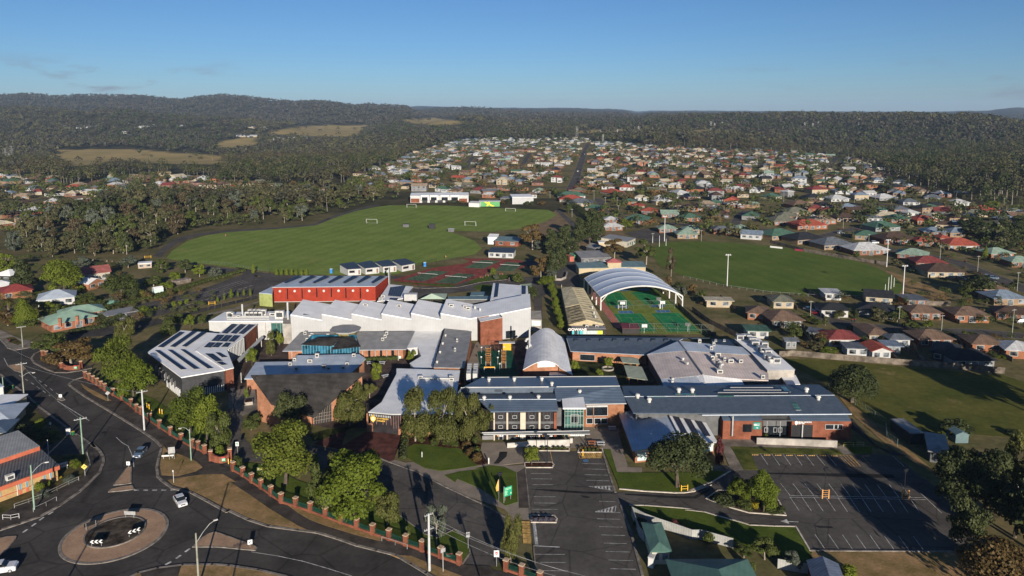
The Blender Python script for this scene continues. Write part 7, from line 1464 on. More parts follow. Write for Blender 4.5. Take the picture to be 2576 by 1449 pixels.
# court hoops
for T_,x,y,t,l,kind in ((V,935,628,475,'basketball hoop with white backboard before the white net frame','w'),(V,1632,615,465,'basketball hoop with white backboard beside the white padded post','w'),(V,1315,1030,870,'basketball hoop with white backboard at the near fence','w'),(V,1573,560,410,'basketball hoop with dark backboard at the middle fence','d'),(V,2080,1000,855,'basketball hoop with dark backboard at the near right','d')):
 b=P(T_(x,y));h=hgt(T_(x,y),T_(x,t));o=empty('basketball_hoop',b,l,'basketball hoop','basketball hoops');mb=MB();mb.tube(b,b+up*(h*.8),.09,.09,7);mb.build('post',STEELP,o);c=b+up*(h-.55)+Vector((0,-.5 if kind=='w' else .3,0));mb=MB();mb.box(c-up*.55,(1.9,.08,1.15));mb.build('backboard',WHITE if kind=='w' else GREYC,o);mb=MB()
 for k in range(10): a0,a1=k*.6283,(k+1)*.6283;cc=c+Vector((0,-.35,-.3));mb.tube(cc+Vector((.25*math.cos(a0),.25*math.sin(a0),0)),cc+Vector((.25*math.cos(a1),.25*math.sin(a1),0)),.03,.03,4)
 mb.build('rim',mat('rim_orange',(.6,.2,.05),.5,.1,1),o)
a,b=P(V(868,610)),P(V(1000,605));o=empty('net_frame',a,'white rectangular net frame behind the first hoop','goal');mb=MB();h=hgt(V(868,610),V(865,465));mb.path([a,a+up*h,b+up*h,b],.09,6);mb.path([a+up*.9,b+up*.9],.07,6);mb.build('frame',WHITE,o)
q=P(V(1593,600));o=empty('padded_post',q,'thick white padded post beside a hoop','post');mb=MB();mb.tube(q,q+up*3.2,.28,.28,10);mb.tube(q+up*3.2,q+up*3.4,.28,.15,10);mb.build('pad',WHITE,o)
def mesh_fence(name,label,pts,h,step=3.0,m=None,rails=2,group=None,net=None,cat='fence'):
 p=[P(x) if isinstance(x,tuple) else x for x in pts];o=empty(name,p[0],label,cat,group);m=m or GREYM;mb=MB();mr=MB();mn=MB()
 for a,b in zip(p,p[1:]):
  L_=(b-a).length;n=max(1,int(L_/step))
  for k in range(n+1): q=lerp(a,b,k/n);mb.tube(q,q+up*h,.05,.05,5)
  for k in range(rails): z=h*(k+1)/rails;mr.tube(a+up*z,b+up*z,.035,.035,4)
  if net:
   nn=int(L_/net)
   for k in range(nn): q0=lerp(a,b,k/nn);q1=lerp(a,b,min(1,(k+h/net*.6)/nn));mn.tube(q0+up*.05,q1+up*h,.012,.012,3);mn.tube(q0+up*h,q1+up*.05,.012,.012,3)
 mb.build('posts',m,o);mr.build('rails',m,o)
 if net: mn.build('netting',m,o)
 return o
CHN=mat('chain_wire',(.16,.20,.16),.6,.1,1)
mesh_fence('chain_fence','tall green chain fence along the near end of the sports courts',[V(1060,1035),V(1700,1030),V(2515,1060)],3.6,4,CHN,2,None,.9);mesh_fence('chain_fence','tall chain fence across the middle of the sports courts',[V(850,610),V(1135,612),V(1420,606),V(1850,600)],3.4,4,CHN,2,None,.9);mesh_fence('chain_fence','chain fence round the red tennis courts',[L(1645,912),L(2240,985),L(2480,900),M(160,850)],3.0,3.2,BLACKM,2);mesh_fence('chain_fence','dark chain fence behind the tennis courts',[L(1880,810),L(2110,745),M(30,725)],3.0,3.2,BLACKM,2);mesh_fence('chain_fence','wire fence between the paddock and the right front building',[J(590,840),J(770,960),J(960,1080),J(1170,1230),F(1180,60),F(1290,140)],2.0,3.2,CHN,2,None,1.2)
mesh_fence('rail_fence','white rail along the near boundary of the right oval',[U(1720,699),U(1820,722),U(1940,740),U(2080,749),U(2200,750)],1.1,3.5,GREYM,1);mesh_fence('post_fence','row of timber posts along the school road',[Z(0,1080),Z(520,960),Z(920,860),Z(1300,770)],1.8,2.6,TIMB,1);mesh_fence('post_fence','low post and rail edging beside the playing field',[K(2060,610),L(0,755),L(390,830)],1.0,2.0,CHN,1)
yr=mat('rail_yellow',(.42,.40,.10),.6,.1,1);mesh_fence('guard_rail','yellow topped railing beside the right front entrance',[E(1600,140),E(1805,135)],1.1,2,yr,2);mesh_fence('guard_rail','grey pipe rail along the footpath before the cream building',[B(148,765),B(295,715),B(445,655),B(580,590),B(700,530),B(800,485)],1.0,3.2,GREYM,2);mesh_fence('guard_rail','short pipe rail beside the greenish lamp pole',[B(340,805),B(470,745),B(575,690)],1.0,2.6,GREYM,1);mesh_fence('guard_rail','white pipe rail at the left edge of the lower footpath',[B(30,880),B(112,885),B(195,868)],1.1,1.6,WHITE,2);mesh_fence('guard_rail','pale pipe rail on the bend of the upper road',[B(885,230),B(915,330),B(865,430)],1.0,3,GREYM,2);mesh_fence('guard_rail','galvanised pipe rail below the lower brick fence',[C_(1555,1100),C_(1690,1140),C_(1812,1180)],1.0,3,GREYM,1)
for pts,l,hh in (([J(90,530),J(230,520),J(700,560),J(1250,605),J(1870,650),J(2380,700)],'long grey paling fence between the paddock and the back gardens',1.9),([M(2240,1180),M(2400,1330),M(2576,1480),I(1080,330)],'paling fence running down beside the sports courts',1.8),([N(0,530),N(340,620),N(800,700),N(1180,760)],'paling fence behind the far side of the right oval',1.8),([N(1580,1165),N(1830,1170)],'paling fence right of the brick garage',1.8),([I(840,60),I(1010,190),I(1290,330)],'dark paling fence at the foot of the back gardens',1.8)): wallrun('paling_fence',l,'fence',pts,hh,hh,TIMB,.12,'paling fences')
PALEF=mat('fence_pale_steel',(.40,.40,.37),.6,.08,1,stripes=(0,.4,.15));wallrun('steel_fence','pale steel fence round the garden with the green roofed garage','fence',[D(1900,1105),D(1845,1040),D(1770,835),D(1900,905),D(2050,960),D(2200,1010),D(2380,1075),E(150,1075),E(480,1165)],1.9,1.9,PALEF,.1);wallrun('steel_fence','pale steel fence beside the slate shed at the bottom','fence',[E(930,1370),E(1140,1410),E(1300,1430)],1.8,1.8,PALEF,.1)
# tennis nets
for i,(a,b) in enumerate(NETS):
 o=empty('tennis_net',(a+b)/2,'white taped tennis net on the '+('near left','near right','far left','far right')[i]+' red and green court','tennis net','tennis nets');mb=MB();mb.box((a+b)/2+up*.95,((b-a).length,.06,.12),math.atan2((b-a).y,(b-a).x));mb.build('tape',WHITE,o);mb=MB();mb.tube(a,a+up*1.07,.06,.06,6);mb.tube(b,b+up*1.07,.06,.06,6);mb.build('posts',BLACKM,o)
 mb=MB();n=14
 for k in range(n+1): q=lerp(a,b,k/n);mb.tube(q,q+up*.95,.012,.012,3)
 for z in (.2,.5,.75): mb.tube(a+up*z,b+up*z,.012,.012,3)
 mb.build('mesh',BLACKM,o)
# ================================================================== signs
def post_sign(name,label,base,h,w_,bh,face,m,posts=1,pm=GREYM,shape='rect',extra=None,cat='sign',group=None,gap=.0):
 b=P(base) if isinstance(base,tuple) else base;o=empty(name,b,label,cat,group);d=Vector((math.cos(face),math.sin(face),0));n=Vector((d.y,-d.x,0))
 for s in ([0] if posts==1 else [-.36,.36]): mb=MB();q=b+d*(w_*s)-n*.06;mb.tube(q,q+up*h,.045,.045,6);mb.build('post',pm,o)
 c=b+up*(h-bh/2-gap)+n*.02;pts=rect(-1,-1,1,1) if shape=='rect' else [(0,-1),(1,0),(0,1),(-1,0)];plate(o,c,d*w_/2,up*bh/2,n,pts,m,0,'board')
 if extra: extra(o,c,d*w_/2,up*bh/2,n)
 return o
def chev(o,c,ux,uz,n):
 for k in range(3): x=-.92+k*.64;plate(o,c,ux,uz,n,[(x,0),(x+.34,-.85),(x+.62,-.85),(x+.28,0),(x+.62,.85),(x+.34,.85)],SW,.03,'chevron',.02)
BLK=mat('sign_black',(.012,.012,.014),.5,.1,2)
for x,y,f,l,ex in ((980,1155,.12,'black chevron board facing the lower edge, on the roundabout',chev),(1362,1045,.72,'black chevron board turned to the lower right, on the roundabout',chev),(1320,862,3.05,'grey backed board on two posts at the far rim of the roundabout',None),(925,970,3.9,'edge on chevron board at the left rim of the roundabout',chev)): post_sign('chevron_sign',l,B(x,y),1.45,2.3,.75,f,BLK if ex else GREYM,2,GREYM,'rect',ex,group='roundabout chevron boards')
def keepl(o,c,ux,uz,n): plate(o,c,ux,uz,n,[(-.5,-.2),(-.1,-.6),(-.05,-.25),(.5,.4),(.3,.6),(-.25,-.05),(-.55,.05)],BLK,.03,'arrow',.02)
for T_,x,y,f,l in ((B,1303,352,0,'white keep left sign at the tip of the upper splitter island'),(A,615,962,.1,'white keep left sign on the small island of the upper road'),(B,2538,1160,.4,'white keep left sign at the tip of the lower splitter island')): post_sign('keep_left_sign',l,T_(x,y),1.5,.8,.85,f,SW,1,GREYM,'rect',keepl,group='keep left signs')
YS_=mat('sign_yellow',(.70,.55,.12),.5,.1,2)
post_sign('warning_sign','yellow diamond warning sign on the left verge of the upper road',B(862,440),2.9,1.3,1.3,.15,YS_,1,GREYM,'dia',lambda o,c,ux,uz,n:plate(o,c,ux,uz,n,[(-.4,-.15),(.4,.0),(.4,.18),(-.4,.05)],BLK,.03,'mark',.02))
post_sign('warning_sign','grey diamond sign back on a post by the upper brick fence',A(1097,978),2.9,1.2,1.2,3.6,GREYM,1,GREYM,'dia');post_sign('road_sign','grey sign back on two posts beside a low white board on the dry verge',B(1745,268),3.0,1.4,1.5,3.4,GREYM,2);post_sign('low_board','low white board on short posts on the dry verge',B(1703,262),1.0,2.6,.35,.15,WHITE,2,WHITE);post_sign('no_entry_sign','white no entry sign with a red disc at the driveway mouth',D(400,1352),3.0,.9,1.2,0,SW,1,GREYM,'rect',lambda o,c,ux,uz,n:(plate(o,c,ux,uz*.75,n,[(.6*math.cos(k*.5236),.6*math.sin(k*.5236)+.25) for k in range(12)],MATS['sign_red'],.03,'disc',.02),plate(o,c,ux,uz,n,rect(-.4,.1,.4,.27),SW,.06,'bar',.02)))
post_sign('street_sign','green framed ST. PATRICK\'S board on a green post, beside the big full green tree',C_(345,492),4.0,.1,.1,0,POLEG,1,POLEG); so=[x for x in COL.objects if x.name.startswith('street_sign')][-1]
c=on_wall(C_(348,362),P(C_(292,492)),P(C_(292,492))+Vector((1,0,0))); plate(so,c,Vector((1.25,0,0)),up*.36,Vector((0,-1,0)),rect(-1,-1,1,1),mat('board_olive',(.10,.13,.06),.6,.1,1),.08,'name_board'); text_mesh('lettering',"ST. PATRICK'S",mat('letters_yellow',(.62,.50,.16),.5,.1,2),c+Vector((.2,-.12,0)),(1,0,0),up,.42,so,depth=.02,bold=.01)
post_sign('parking_sign','white sign on a thin post by the gate pier',C_(92,222),3.2,.7,1.0,.1,SW,1,GREYM,'rect',lambda o,c,ux,uz,n:plate(o,c,ux,uz,n,rect(-.5,-.3,.5,.5),MATS['sign_green'],.03,'mark',.02));post_sign('parking_sign','small sign on a post at the corner of the lawn near the lower gate',C_(2430,1170),3.2,.7,1.0,3.3,GREYM,1,GREYM,'rect');post_sign('solar_sign','small grey panel on a white post beside the tall steel pole',C_(2178,1410),4.4,.9,.7,.6,GREYM,1,WHITE);post_sign('street_sign','thin grey post with a small board behind the green notice',D(477,712),3.6,.35,.5,1.4,GREYM,1,GREYM);post_sign('post_marker','white timber post on the dry verge beside the road',B(1762,510),3.0,.25,.4,0,WHITE,1,WHITE)
def gb(o,c,ux,uz,n):
 for y,x0,x1 in ((.7,-.7,.8),(.45,-.75,.75),(.1,-.8,-.1),(-.15,-.8,-.15),(-.4,-.8,-.2),(-.65,-.8,-.1)): plate(o,c,ux,uz,n,rect(x0,y-.07,x1,y+.07),mat('text_pale_green',(.35,.65,.40),.5,.1,2),.03,'text_line',.02)
 plate(o,c,ux,uz,n,[(.6,-.75),(.9,-.6),(.85,-.3),(.55,-.35)],MATS['text_pale_green'],.03,'mark',.02)
post_sign('information_board','green information board on two posts on the front lawn',D(515,682),3.0,1.9,2.0,.55,mat('board_green',(.02,.30,.16),.5,.1,1),2,GREYM,'rect',gb);post_sign('notice_board','green and red notice hanging on the railings by the last pier',C_(2240,1290),1.4,1.2,.95,-.25,MATS['sign_green'],2,GREYM,'rect',lambda o,c,ux,uz,n:(plate(o,c,ux,uz,n,rect(-1,.35,1,1),MATS['sign_red'],.03,'red_strip',.02),plate(o,c,ux,uz,n,rect(-.7,-.3,.7,-.1),SW,.03,'text_line',.02)))
b=P(D(436,560));o=empty('feather_flag',P(D(433,690))+Vector((-.2,-.2,0)),'orange feather flag on the front lawn','flag');h=hgt(D(433,690),D(436,458));b=P(D(433,690))+Vector((-.2,-.2,0));mb=MB();mb.tube(b,b+up*h,.03,.02,5);mb.build('pole',GREYM,o);mb=MB();v=[b+up*h,b+Vector((-.25,-.02,h-.6)),b+Vector((-.62,-.05,h*.62)),b+Vector((-.5,-.03,h*.45)),b+Vector((0,0,h*.5))];mb.poly(v);mb.poly([x+Vector((0,.03,0)) for x in v[::-1]]);mb.build('flag',mat('flag_orange',(.75,.40,.10),.7,.1,1),o)
b=P(B(497,262));h=hgt(B(497,262),B(485,65));o=empty('flagpole',b,'white flagpole with a dark blue flag beside the cream and red building','flagpole');mb=MB();mb.tube(b,b+up*h,.09,.06,8);mb.build('pole',WHITE,o);mb=MB()
for k in range(5): x0,x1=-.22*k,-.22*(k+1);z0,z1=h-.2-.32*k,h-.2-.32*(k+1);mb.quad(b+Vector((x0,-.05*(k%2),z0)),b+Vector((x1,-.05*((k+1)%2),z1)),b+Vector((x1,-.05*((k+1)%2),z1-1.0+.12*k)),b+Vector((x0,-.05*(k%2),z0-1.0+.1*k)))
mb.build('flag',mat('flag_navy',(.02,.03,.10),.7,.1,1),o)
# ================================================================== small things
def bollard(base,h,label,m=YELLOWP,group=None,r=.1):
 b=P(base) if isinstance(base,tuple) else base;o=empty('bollard',b,label,'bollard',group);mb=MB();mb.tube(b,b+up*h,r,r,8);mb.tube(b+up*h,b+up*(h+.06),r,r*.4,8);mb.build('post',m,o);mb=MB();mb.tube(b+up*(h*.7),b+up*(h*.8),r*1.04,r*1.04,8);mb.build('band',SW,o)
for T_,x,y,h,l in ((D,1275,232,1.6,'single yellow bollard on the yellow hatching'),(B,2318,310,1.2,'left yellow bollard at the main gate opening'),(B,2345,315,1.1,'right yellow bollard at the main gate opening'),(A,1492,1052,1.5,'first yellow bollard behind the steel power pole'),(A,1514,1062,1.5,'second yellow bollard behind the steel power pole'),(A,1540,1118,1.3,'pale yellow bollard by the small tree guard'),(A,1620,1105,1.4,'left of the two yellow bollards under the olive tree'),(A,1645,1112,1.4,'right of the two yellow bollards under the olive tree')): bollard(T_(x,y),h,l,group='yellow bollards')
bollard(D(320,310),1.4,'white bollard at the edge of the front apron',WHITE,r=.16);bollard(C_(1962,245),1.3,'short white post with a red top on the kidney shaped lawn',WHITE,r=.1)
for T_,x,y,l in ((D,2305,590,'orange and yellow guard rail under the large dark tree'),(K,2150,1032,'yellow rail frame beside the school road'),(A,360,418,'yellow gate frame at the street corner'),(K,1500,560,'yellow boom gate at the bush track')):
 a=P(T_(x-32,y));b=P(T_(x+32,y-4));o=empty('safety_barrier',a,l,'guard rail');mb=MB();mb.path([a,a+up*1.4],.10,6);mb.path([b,b+up*1.4],.10,6);mb.build('posts',YELLOWP,o);mb=MB();mb.tube(a+up*.55,b+up*.55,.05,.05,5);mb.tube(a+up*1.1,b+up*1.1,.05,.05,5);mb.build('rails',YELLOWP,o)
ws=mat('wheel_stop',(.14,.12,.11),.8,.15,1);wy=mat('wheel_stop_yellow',(.75,.42,.08),.6,.1,1)
for i,x in enumerate((703,825,936,1050,1162,1276,1390,1505,1830)):
 q=P(E(x,221+i*1.5));o=empty('wheel_stop',q,'dark wheel stop with yellow blocks at the head of the right car park','wheel stop','wheel stops');mb=MB();mb.box(q,(1.5,.18,.14));mb.build('bar',ws,o)
 for k in range(4): mb=MB();mb.box(q+Vector((-.6+k*.4,-.02,.0)),(.16,.21,.15));mb.build('block',wy,o)
def table(base,label,m,m2=None,rz=0):
 b=P(base);o=empty('picnic_table',b,label,'picnic table',None,rz);
 def bx(nm,c,d,mm): mb=MB();mb.box(b+Matrix.Rotation(rz,3,'Z')@Vector(c),d,rz);return mb.build(nm,mm,o)
 bx('table_top',(0,0,.72),(1.9,.8,.06),m);bx('bench',(0,-.75,.43),(1.9,.32,.05),m);bx('bench',(0,.75,.43),(1.9,.32,.05),m)
 for s in (-.7,.7): bx('leg_frame',(s,0,.0),(.08,1.5,.42),m2 or GREYM);bx('leg_post',(s,0,.42),(.08,.3,.3),m2 or GREYM)
TBR=mat('table_red_brown',(.40,.14,.07),.7,.15,1);TBG=mat('table_pale',(.50,.52,.54),.5,.1,1)
table(D(1365,110),'red brown picnic table beside the white one near the entry',TBR);table(D(1455,118),'pale picnic table beside the red brown one near the entry',TBG);table(H(1830,1265),'grey picnic table against the orange brick wall',TBG);table(G(1435,600),'left white picnic bench on the maroon paving by the low hedge',TBG);table(G(1558,600),'right white picnic bench on the maroon paving by the low hedge',TBG);table(G(1590,735),'white table set in the paved court under the young tree',TBG,None,.5)
for x,y,l in ((248,888,'orange brown seat on the tennis court lawn, left'),(302,868,'orange brown seat on the tennis court lawn, middle'),(350,848,'orange brown seat under the small light tree'),(447,855,'orange brown seat on the tennis court lawn, right')): table(M(x,y),l,TBR)
# bins
def bin_(base,body,lid,label,group='wheelie bins'):
 b=PT(base);o=empty('wheelie_bin',b,label,'bin',group,random.uniform(-.4,.4));mb=MB();a=[(-.24,-.28),(.24,-.28),(.24,.28),(-.24,.28)];lo=[Vector((x*.8,y*.8,.05)) for x,y in a];hi=[Vector((x,y,.98)) for x,y in a]
 mw=o.matrix_basis;lo=[mw@v for v in lo];hi=[mw@v for v in hi]
 for i in range(4): mb.quad(lo[i],lo[(i+1)%4],hi[(i+1)%4],hi[i])
 mb.build('body',body,o);mb=MB();mb.slab([h+up*.07+(h-b)*.0 for h in hi],.07);mb.build('lid',lid,o);mb=MB();q=mw@Vector((-.2,.27,.1));q2=mw@Vector((.2,.27,.1));mb.tube(q,q2,.1,.1,8);mb.build('wheels',BLACKM,o)
BG_=mat('bin_green',(.02,.16,.06),.5,.1,2);BRD=mat('bin_red',(.42,.03,.04),.5,.1,2);BYL=mat('bin_yellow',(.65,.48,.05),.5,.1,2)
for T_,x,y,bm,lm,l in ((A,98,385,BLACKM,BRD,'red lidded bin on the corner footpath'),(A,100,845,BG_,BG_,'green bin beside a dark bin on the left verge'),(A,130,850,BG_,BYL,'dark bin with a yellow lid beside the green one'),(A,365,1030,BG_,BG_,'lone green bin by the left kerb'),(A,742,1325,BG_,BYL,'yellow lidded bin beside the white box on the left kerb')): bin_(T_(x,y),bm,lm,l)
for T_,x,y in ((J,835,172),(J,862,173),(J,1340,218),(J,1365,222),(J,1967,312),(N,1340,1375),(N,700,403),(N,720,402),(N,740,400),(N,1800,685),(N,1810,686),(N,1975,728),(N,1990,730),(N,1985,788),(N,2115,775),(N,2140,860),(N,2355,960),(N,2375,962),(N,1545,638),(N,1575,640),(N,885,405),(N,840,382),(N,940,375),(N,785,430),(M,1685,330),(M,1480,300)): bin_(T_(x,y),BLACKM,BRD,'red lidded bin put out on the suburb kerb')
q=P(A(695,1320));o=empty('cabinet',q,'white service cabinet on the left kerb','cabinet');mb=MB();mb.box(q,(.9,.6,1.5),.5);mb.build('body',WHITE,o);mb=MB();mb.box(q+up*1.5,(1.0,.7,.08),.5);mb.build('lid',WHITE,o)
# planters,playground,kiosks of the courts
q=P(G(205,1005));o=empty('tree_planter',q,'square pale concrete planter near the chapel','planter');mb=MB();mb.box(q,(2.2,2.2,.9),.3);mb.build('box',CONC,o);mb=MB();mb.box(q+up*.88,(1.9,1.9,.05),.3);mb.build('soil',MULCH,o)
q=P(H(1785,655));ring('planter_ring',q,1.9,1.55,0,.5,CONC,24)
ORG=mat('play_orange',(.62,.26,.05),.6,.1,1)
for x0,y0,x1,y1,hh,l in ((548,650,598,500,2.4,'orange climbing ladder frame, left one in the green playground'),(708,645,752,520,2.2,'orange climbing bridge frame, right one in the green playground')):
 o=empty('play_frame',P(H(x0,y0)),l,'play equipment','playground frames');a,b,c,d=P(H(x0,y0)),P(H(x1,y0)),P(H(x1,y1)),P(H(x0,y1))
 for q in (a,b,c,d,lerp(a,d,.5),lerp(b,c,.5)): mb=MB();mb.tube(q,q+up*hh,.09,.09,6);mb.build('post',GREYM,o)
 mb=MB()
 for k in range(9): mb.tube(lerp(a,d,k/8)+up*hh*.8,lerp(b,c,k/8)+up*hh*.8,.07,.07,4)
 mb.tube(a+up*hh*.8,d+up*hh*.8,.08,.08,5);mb.tube(b+up*hh*.8,c+up*hh*.8,.08,.08,5);mb.build('rungs',ORG,o)
a,b=P(H(532,688)),P(H(640,688));o=empty('play_beam',a,'yellow orange goal like beam at the front of the playground','play equipment');mb=MB();mb.path([a,a+up*1.7],.08,6);mb.path([b,b+up*1.7],.08,6);mb.build('posts',WHITE,o);mb=MB();mb.box((a+b)/2+up*1.55,((b-a).length,.15,.3));mb.build('beam',mat('play_yellow',(.80,.40,.05),.6,.08,1),o)
for x,y in ((505,500),(502,600),(680,540),(670,605),(690,670),(732,495)): q=P(H(x,y));o=empty('ball_post',q,'thin post with a white ball in the green playground','play equipment','white ball posts of the playground');mb=MB();mb.tube(q,q+up*2.0,.05,.05,5);mb.build('post',GREYM,o);mb=MB();[mb.tube(q+up*(2.0+.1*k),q+up*(2.1+.1*k),r0,r1,8) for k,(r0,r1) in enumerate(((.08,.24),(.24,.3),(.3,.3),(.3,.24),(.24,.08)))];mb.build('ball',WHITE,o)
a,b=P(H(722,460)),P(H(805,465));o=empty('yellow_screen',a,'bright yellow wall panel at the back of the playground','screen');mb=MB();mb.prism([a,b,b+Vector((0,.3,0)),a+Vector((0,.3,0))],0,2.8);mb.build('panel',mat('panel_yellow',(.72,.40,.03),.6,.06,1),o);mb=MB();mb.box((a+b)/2+up*2.8+Vector((0,-.6,0)),((b-a).length*1.9,1.8,.15));mb.build('awning',WHT,o)
a,b=P(H(597,455)),P(H(718,455));mesh_fence('mesh_screen','brown mesh screen at the foot of the brick tower',[a,b],3.0,1.2,mat('screen_brown',(.14,.07,.05),.7,.1,1),3,None,.6)
wallrun('retaining_wall','curved grey retaining wall at the turning circle beside the middle clump','wall',[M(985,912),M(1050,915),M(1100,895),M(1115,845)],1.0,1.2,CONC,.4)
for x,y,w_,l,m_ in ((897,578,1.5,'pale boulder block on the gravel bend',WHITE),(870,575,1.0,'pale block at the end of the gravel bend',CREAM),(945,580,1.0,'tan boulder on the gravel bend',TIMB),(985,583,1.0,'tan boulder between two others on the gravel bend',TIMB),(1085,590,1.0,'tan boulder near the shed',TIMB),(1140,597,1.0,'tan boulder nearest the shed',TIMB)):
 q=P(K(x,y));o=empty('boulder',q,l,'boulder');mb=MB();mb.tube(q-up*.1,q+up*.4,w_*.6,w_*.5,7);mb.tube(q+up*.4,q+up*.75,w_*.5,w_*.2,7);mb.build('stone',m_,o)
simple('garden_shed','small pale flat shed by the yellow boom gate','shed',K(1402,665),K(1540,655),5,2.4,mat('wall_pale_render',(.42,.34,.26),.8,.1,1),RWS,2,'flat',.1);simple('glass_house','small white glass house by the hedge gap','shed',K(1565,915),K(1660,900),3,1.7,GFR,RWS,0,'gable',.05);simple('aviary','low grey roofed pen among the garden beds','shed',K(1790,830),K(1940,800),4,1.4,TIMB,mat('roof_rusty_grey',(.30,.24,.20),.8,.2,1),0,'flat',.1)
wallrun('portable_sign','small advertising boards along the far boundary of the right oval','sign',[N(0,578),N(125,592)],1.0,1.0,WHITE,.1);wallrun('portable_sign','maroon advertising board along the far boundary of the right oval','sign',[N(250,608),N(345,620)],1.0,1.0,mat('board_maroon',(.30,.03,.07),.6,.1,1),.1)
for T_,x,y,l in ((L,1043,838,'blue portable toilet beside the classrooms'),(L,1992,770,'blue portable toilet at the right of the classrooms')): q=P(T_(x,y));o=empty('portable_toilet',q,l,'portable toilet');mb=MB();mb.box(q,(1.2,1.2,2.1));mb.build('cabin',mat('plastic_blue',(.03,.20,.52),.5,.08,1),o);mb=MB();mb.box(q+up*2.1,(1.3,1.3,.15));mb.build('roof',mat('plastic_pale',(.5,.55,.6),.5,.08,1),o)
# ================================================================== cars
def car(base,heading,label,m,kind='sedan',group='cars'):
 b=PT(base);o=empty('car',b,label,'car',group,heading);L_,Wd=(4.5,1.75) if kind!='suv' else (4.7,1.9);hs=1.0 if kind!='suv' else 1.18
 prof_b=[(-.5,.42),(-.5,.72),(-.46,.86),(-.20,.92),(.20,.92),(.44,.80),(.5,.62),(.5,.36)] if kind=='sedan' else [(-.5,.42),(-.5,.95),(-.46,1.02),(-.2,1.02),(.2,1.0),(.45,.92),(.5,.7),(.5,.38)]
 cab=[(-.36 if kind=='sedan' else -.49,.9),(-.24 if kind=='sedan' else -.44,1.42),(.05,1.46),(.22,.92)]
 mw=o.matrix_basis
 def loft(secs,mm,nm,close=True):
  mb=MB();n=len(secs[0])
  for s in secs: mb.v+=[tuple(mw@Vector(p)) for p in s]
  for j in range(len(secs)-1):
   for i in range(n): mb.f.append((j*n+i,j*n+(i+1)%n,(j+1)*n+(i+1)%n,(j+1)*n+i));mb.mi.append(0)
  mb.f.append(tuple(range(n))[::-1]);mb.mi.append(0);mb.f.append(tuple(range((len(secs)-1)*n,len(secs)*n)));mb.mi.append(0);return mb.build(nm,mm,o,smooth=False)
 def body_sec(yy,tuck): return [(x*L_*(1-tuck*.04),yy*Wd,(z if z>.5 else z*.8)*hs-(tuck*.06 if z>.6 else 0)) for x,z in [(-.49,.25)]+prof_b+[(.49,.25)]]
 loft([body_sec(y,t) for y,t in ((-.5,1),(-.47,.3),(-.4,0),(.4,0),(.47,.3),(.5,1))],m,'body')
 cs=[(x,z*hs*(1.03 if kind=='suv' else 1)) for x,z in cab];loft([[(x*L_,y*Wd*(.94 if z<1.1 else .78),z) for x,z in cs] for y in (-.5,.5)],WGLASS,'windows')
 mb=MB();zr=1.47*hs*(1.03 if kind=='suv' else 1);x0,x1=(-.25,.06) if kind=='sedan' else (-.45,.06);q=[mw@Vector(p) for p in ((x0*L_,-.40*Wd,zr-.03),(x1*L_,-.40*Wd,zr),(x1*L_,.40*Wd,zr),(x0*L_,.40*Wd,zr-.03))];mb.slab(q,.06);mb.build('roof',m,o)
 for sx in (-.31,.31):
  for sy in (-1,1): mb=MB();c=Vector((sx*L_,sy*Wd*.46,.32));mb.tube(mw@(c-Vector((0,.1,0))),mw@(c+Vector((0,.1,0))),.32,.32,14);w_=mb.build('wheel',BLACKM,o);mb=MB();mb.tube(mw@(c+Vector((0,sy*.09,0))),mw@(c+Vector((0,sy*.115,0))),.2,.2,10);r=mb.build('rim',GREYM,o);r.parent=w_
 for sy in (-.36,.36):
  mb=MB();mb.box(mw@Vector((.487*L_,sy*Wd,.62*hs)),(.12,.32,.16),heading);mb.build('headlight',mat('headlight',(.7,.7,.72),.2,.05,1),o)
  mb=MB();mb.box(mw@Vector((-.49*L_,sy*Wd,.68*hs)),(.1,.32,.18),heading);mb.build('tail_light',mat('tail_light',(.35,.02,.02),.3,.05,1),o)
 mb=MB();mb.box(mw@Vector((.497*L_,0,.5*hs)),(.06,.9,.16),heading);mb.build('grille',BLACKM,o)
 mb=MB();mb.box(mw@Vector((.505*L_,0,.36*hs)),(.03,.4,.12),heading);mb.build('number_plate',SW,o)
 for sy in (-1,1): mb=MB();mb.box(mw@Vector((.15*L_,sy*Wd*.53,.95*hs)),(.16,.2,.14),heading);mb.build('mirror',m,o)
 return o
CW=mat('car_white',(.62,.62,.62),.25,.03,1,spec=.6,coat=.6);CB=mat('car_silver_blue',(.18,.25,.33),.3,.05,1,metal=.4,coat=.6);CR=mat('car_red',(.35,.02,.03),.3,.05,1,coat=.6);CS=mat('car_silver',(.35,.36,.37),.3,.05,1,metal=.5,coat=.6)
car(B(1830,705),R(-52),'white sedan entering the roundabout',CW);car(B(1425,215),R(-84),'silver blue hatchback coming down the upper road',CB);car(B(20,1400),R(18),'white SUV cut by the left edge of the picture',CW,'suv')
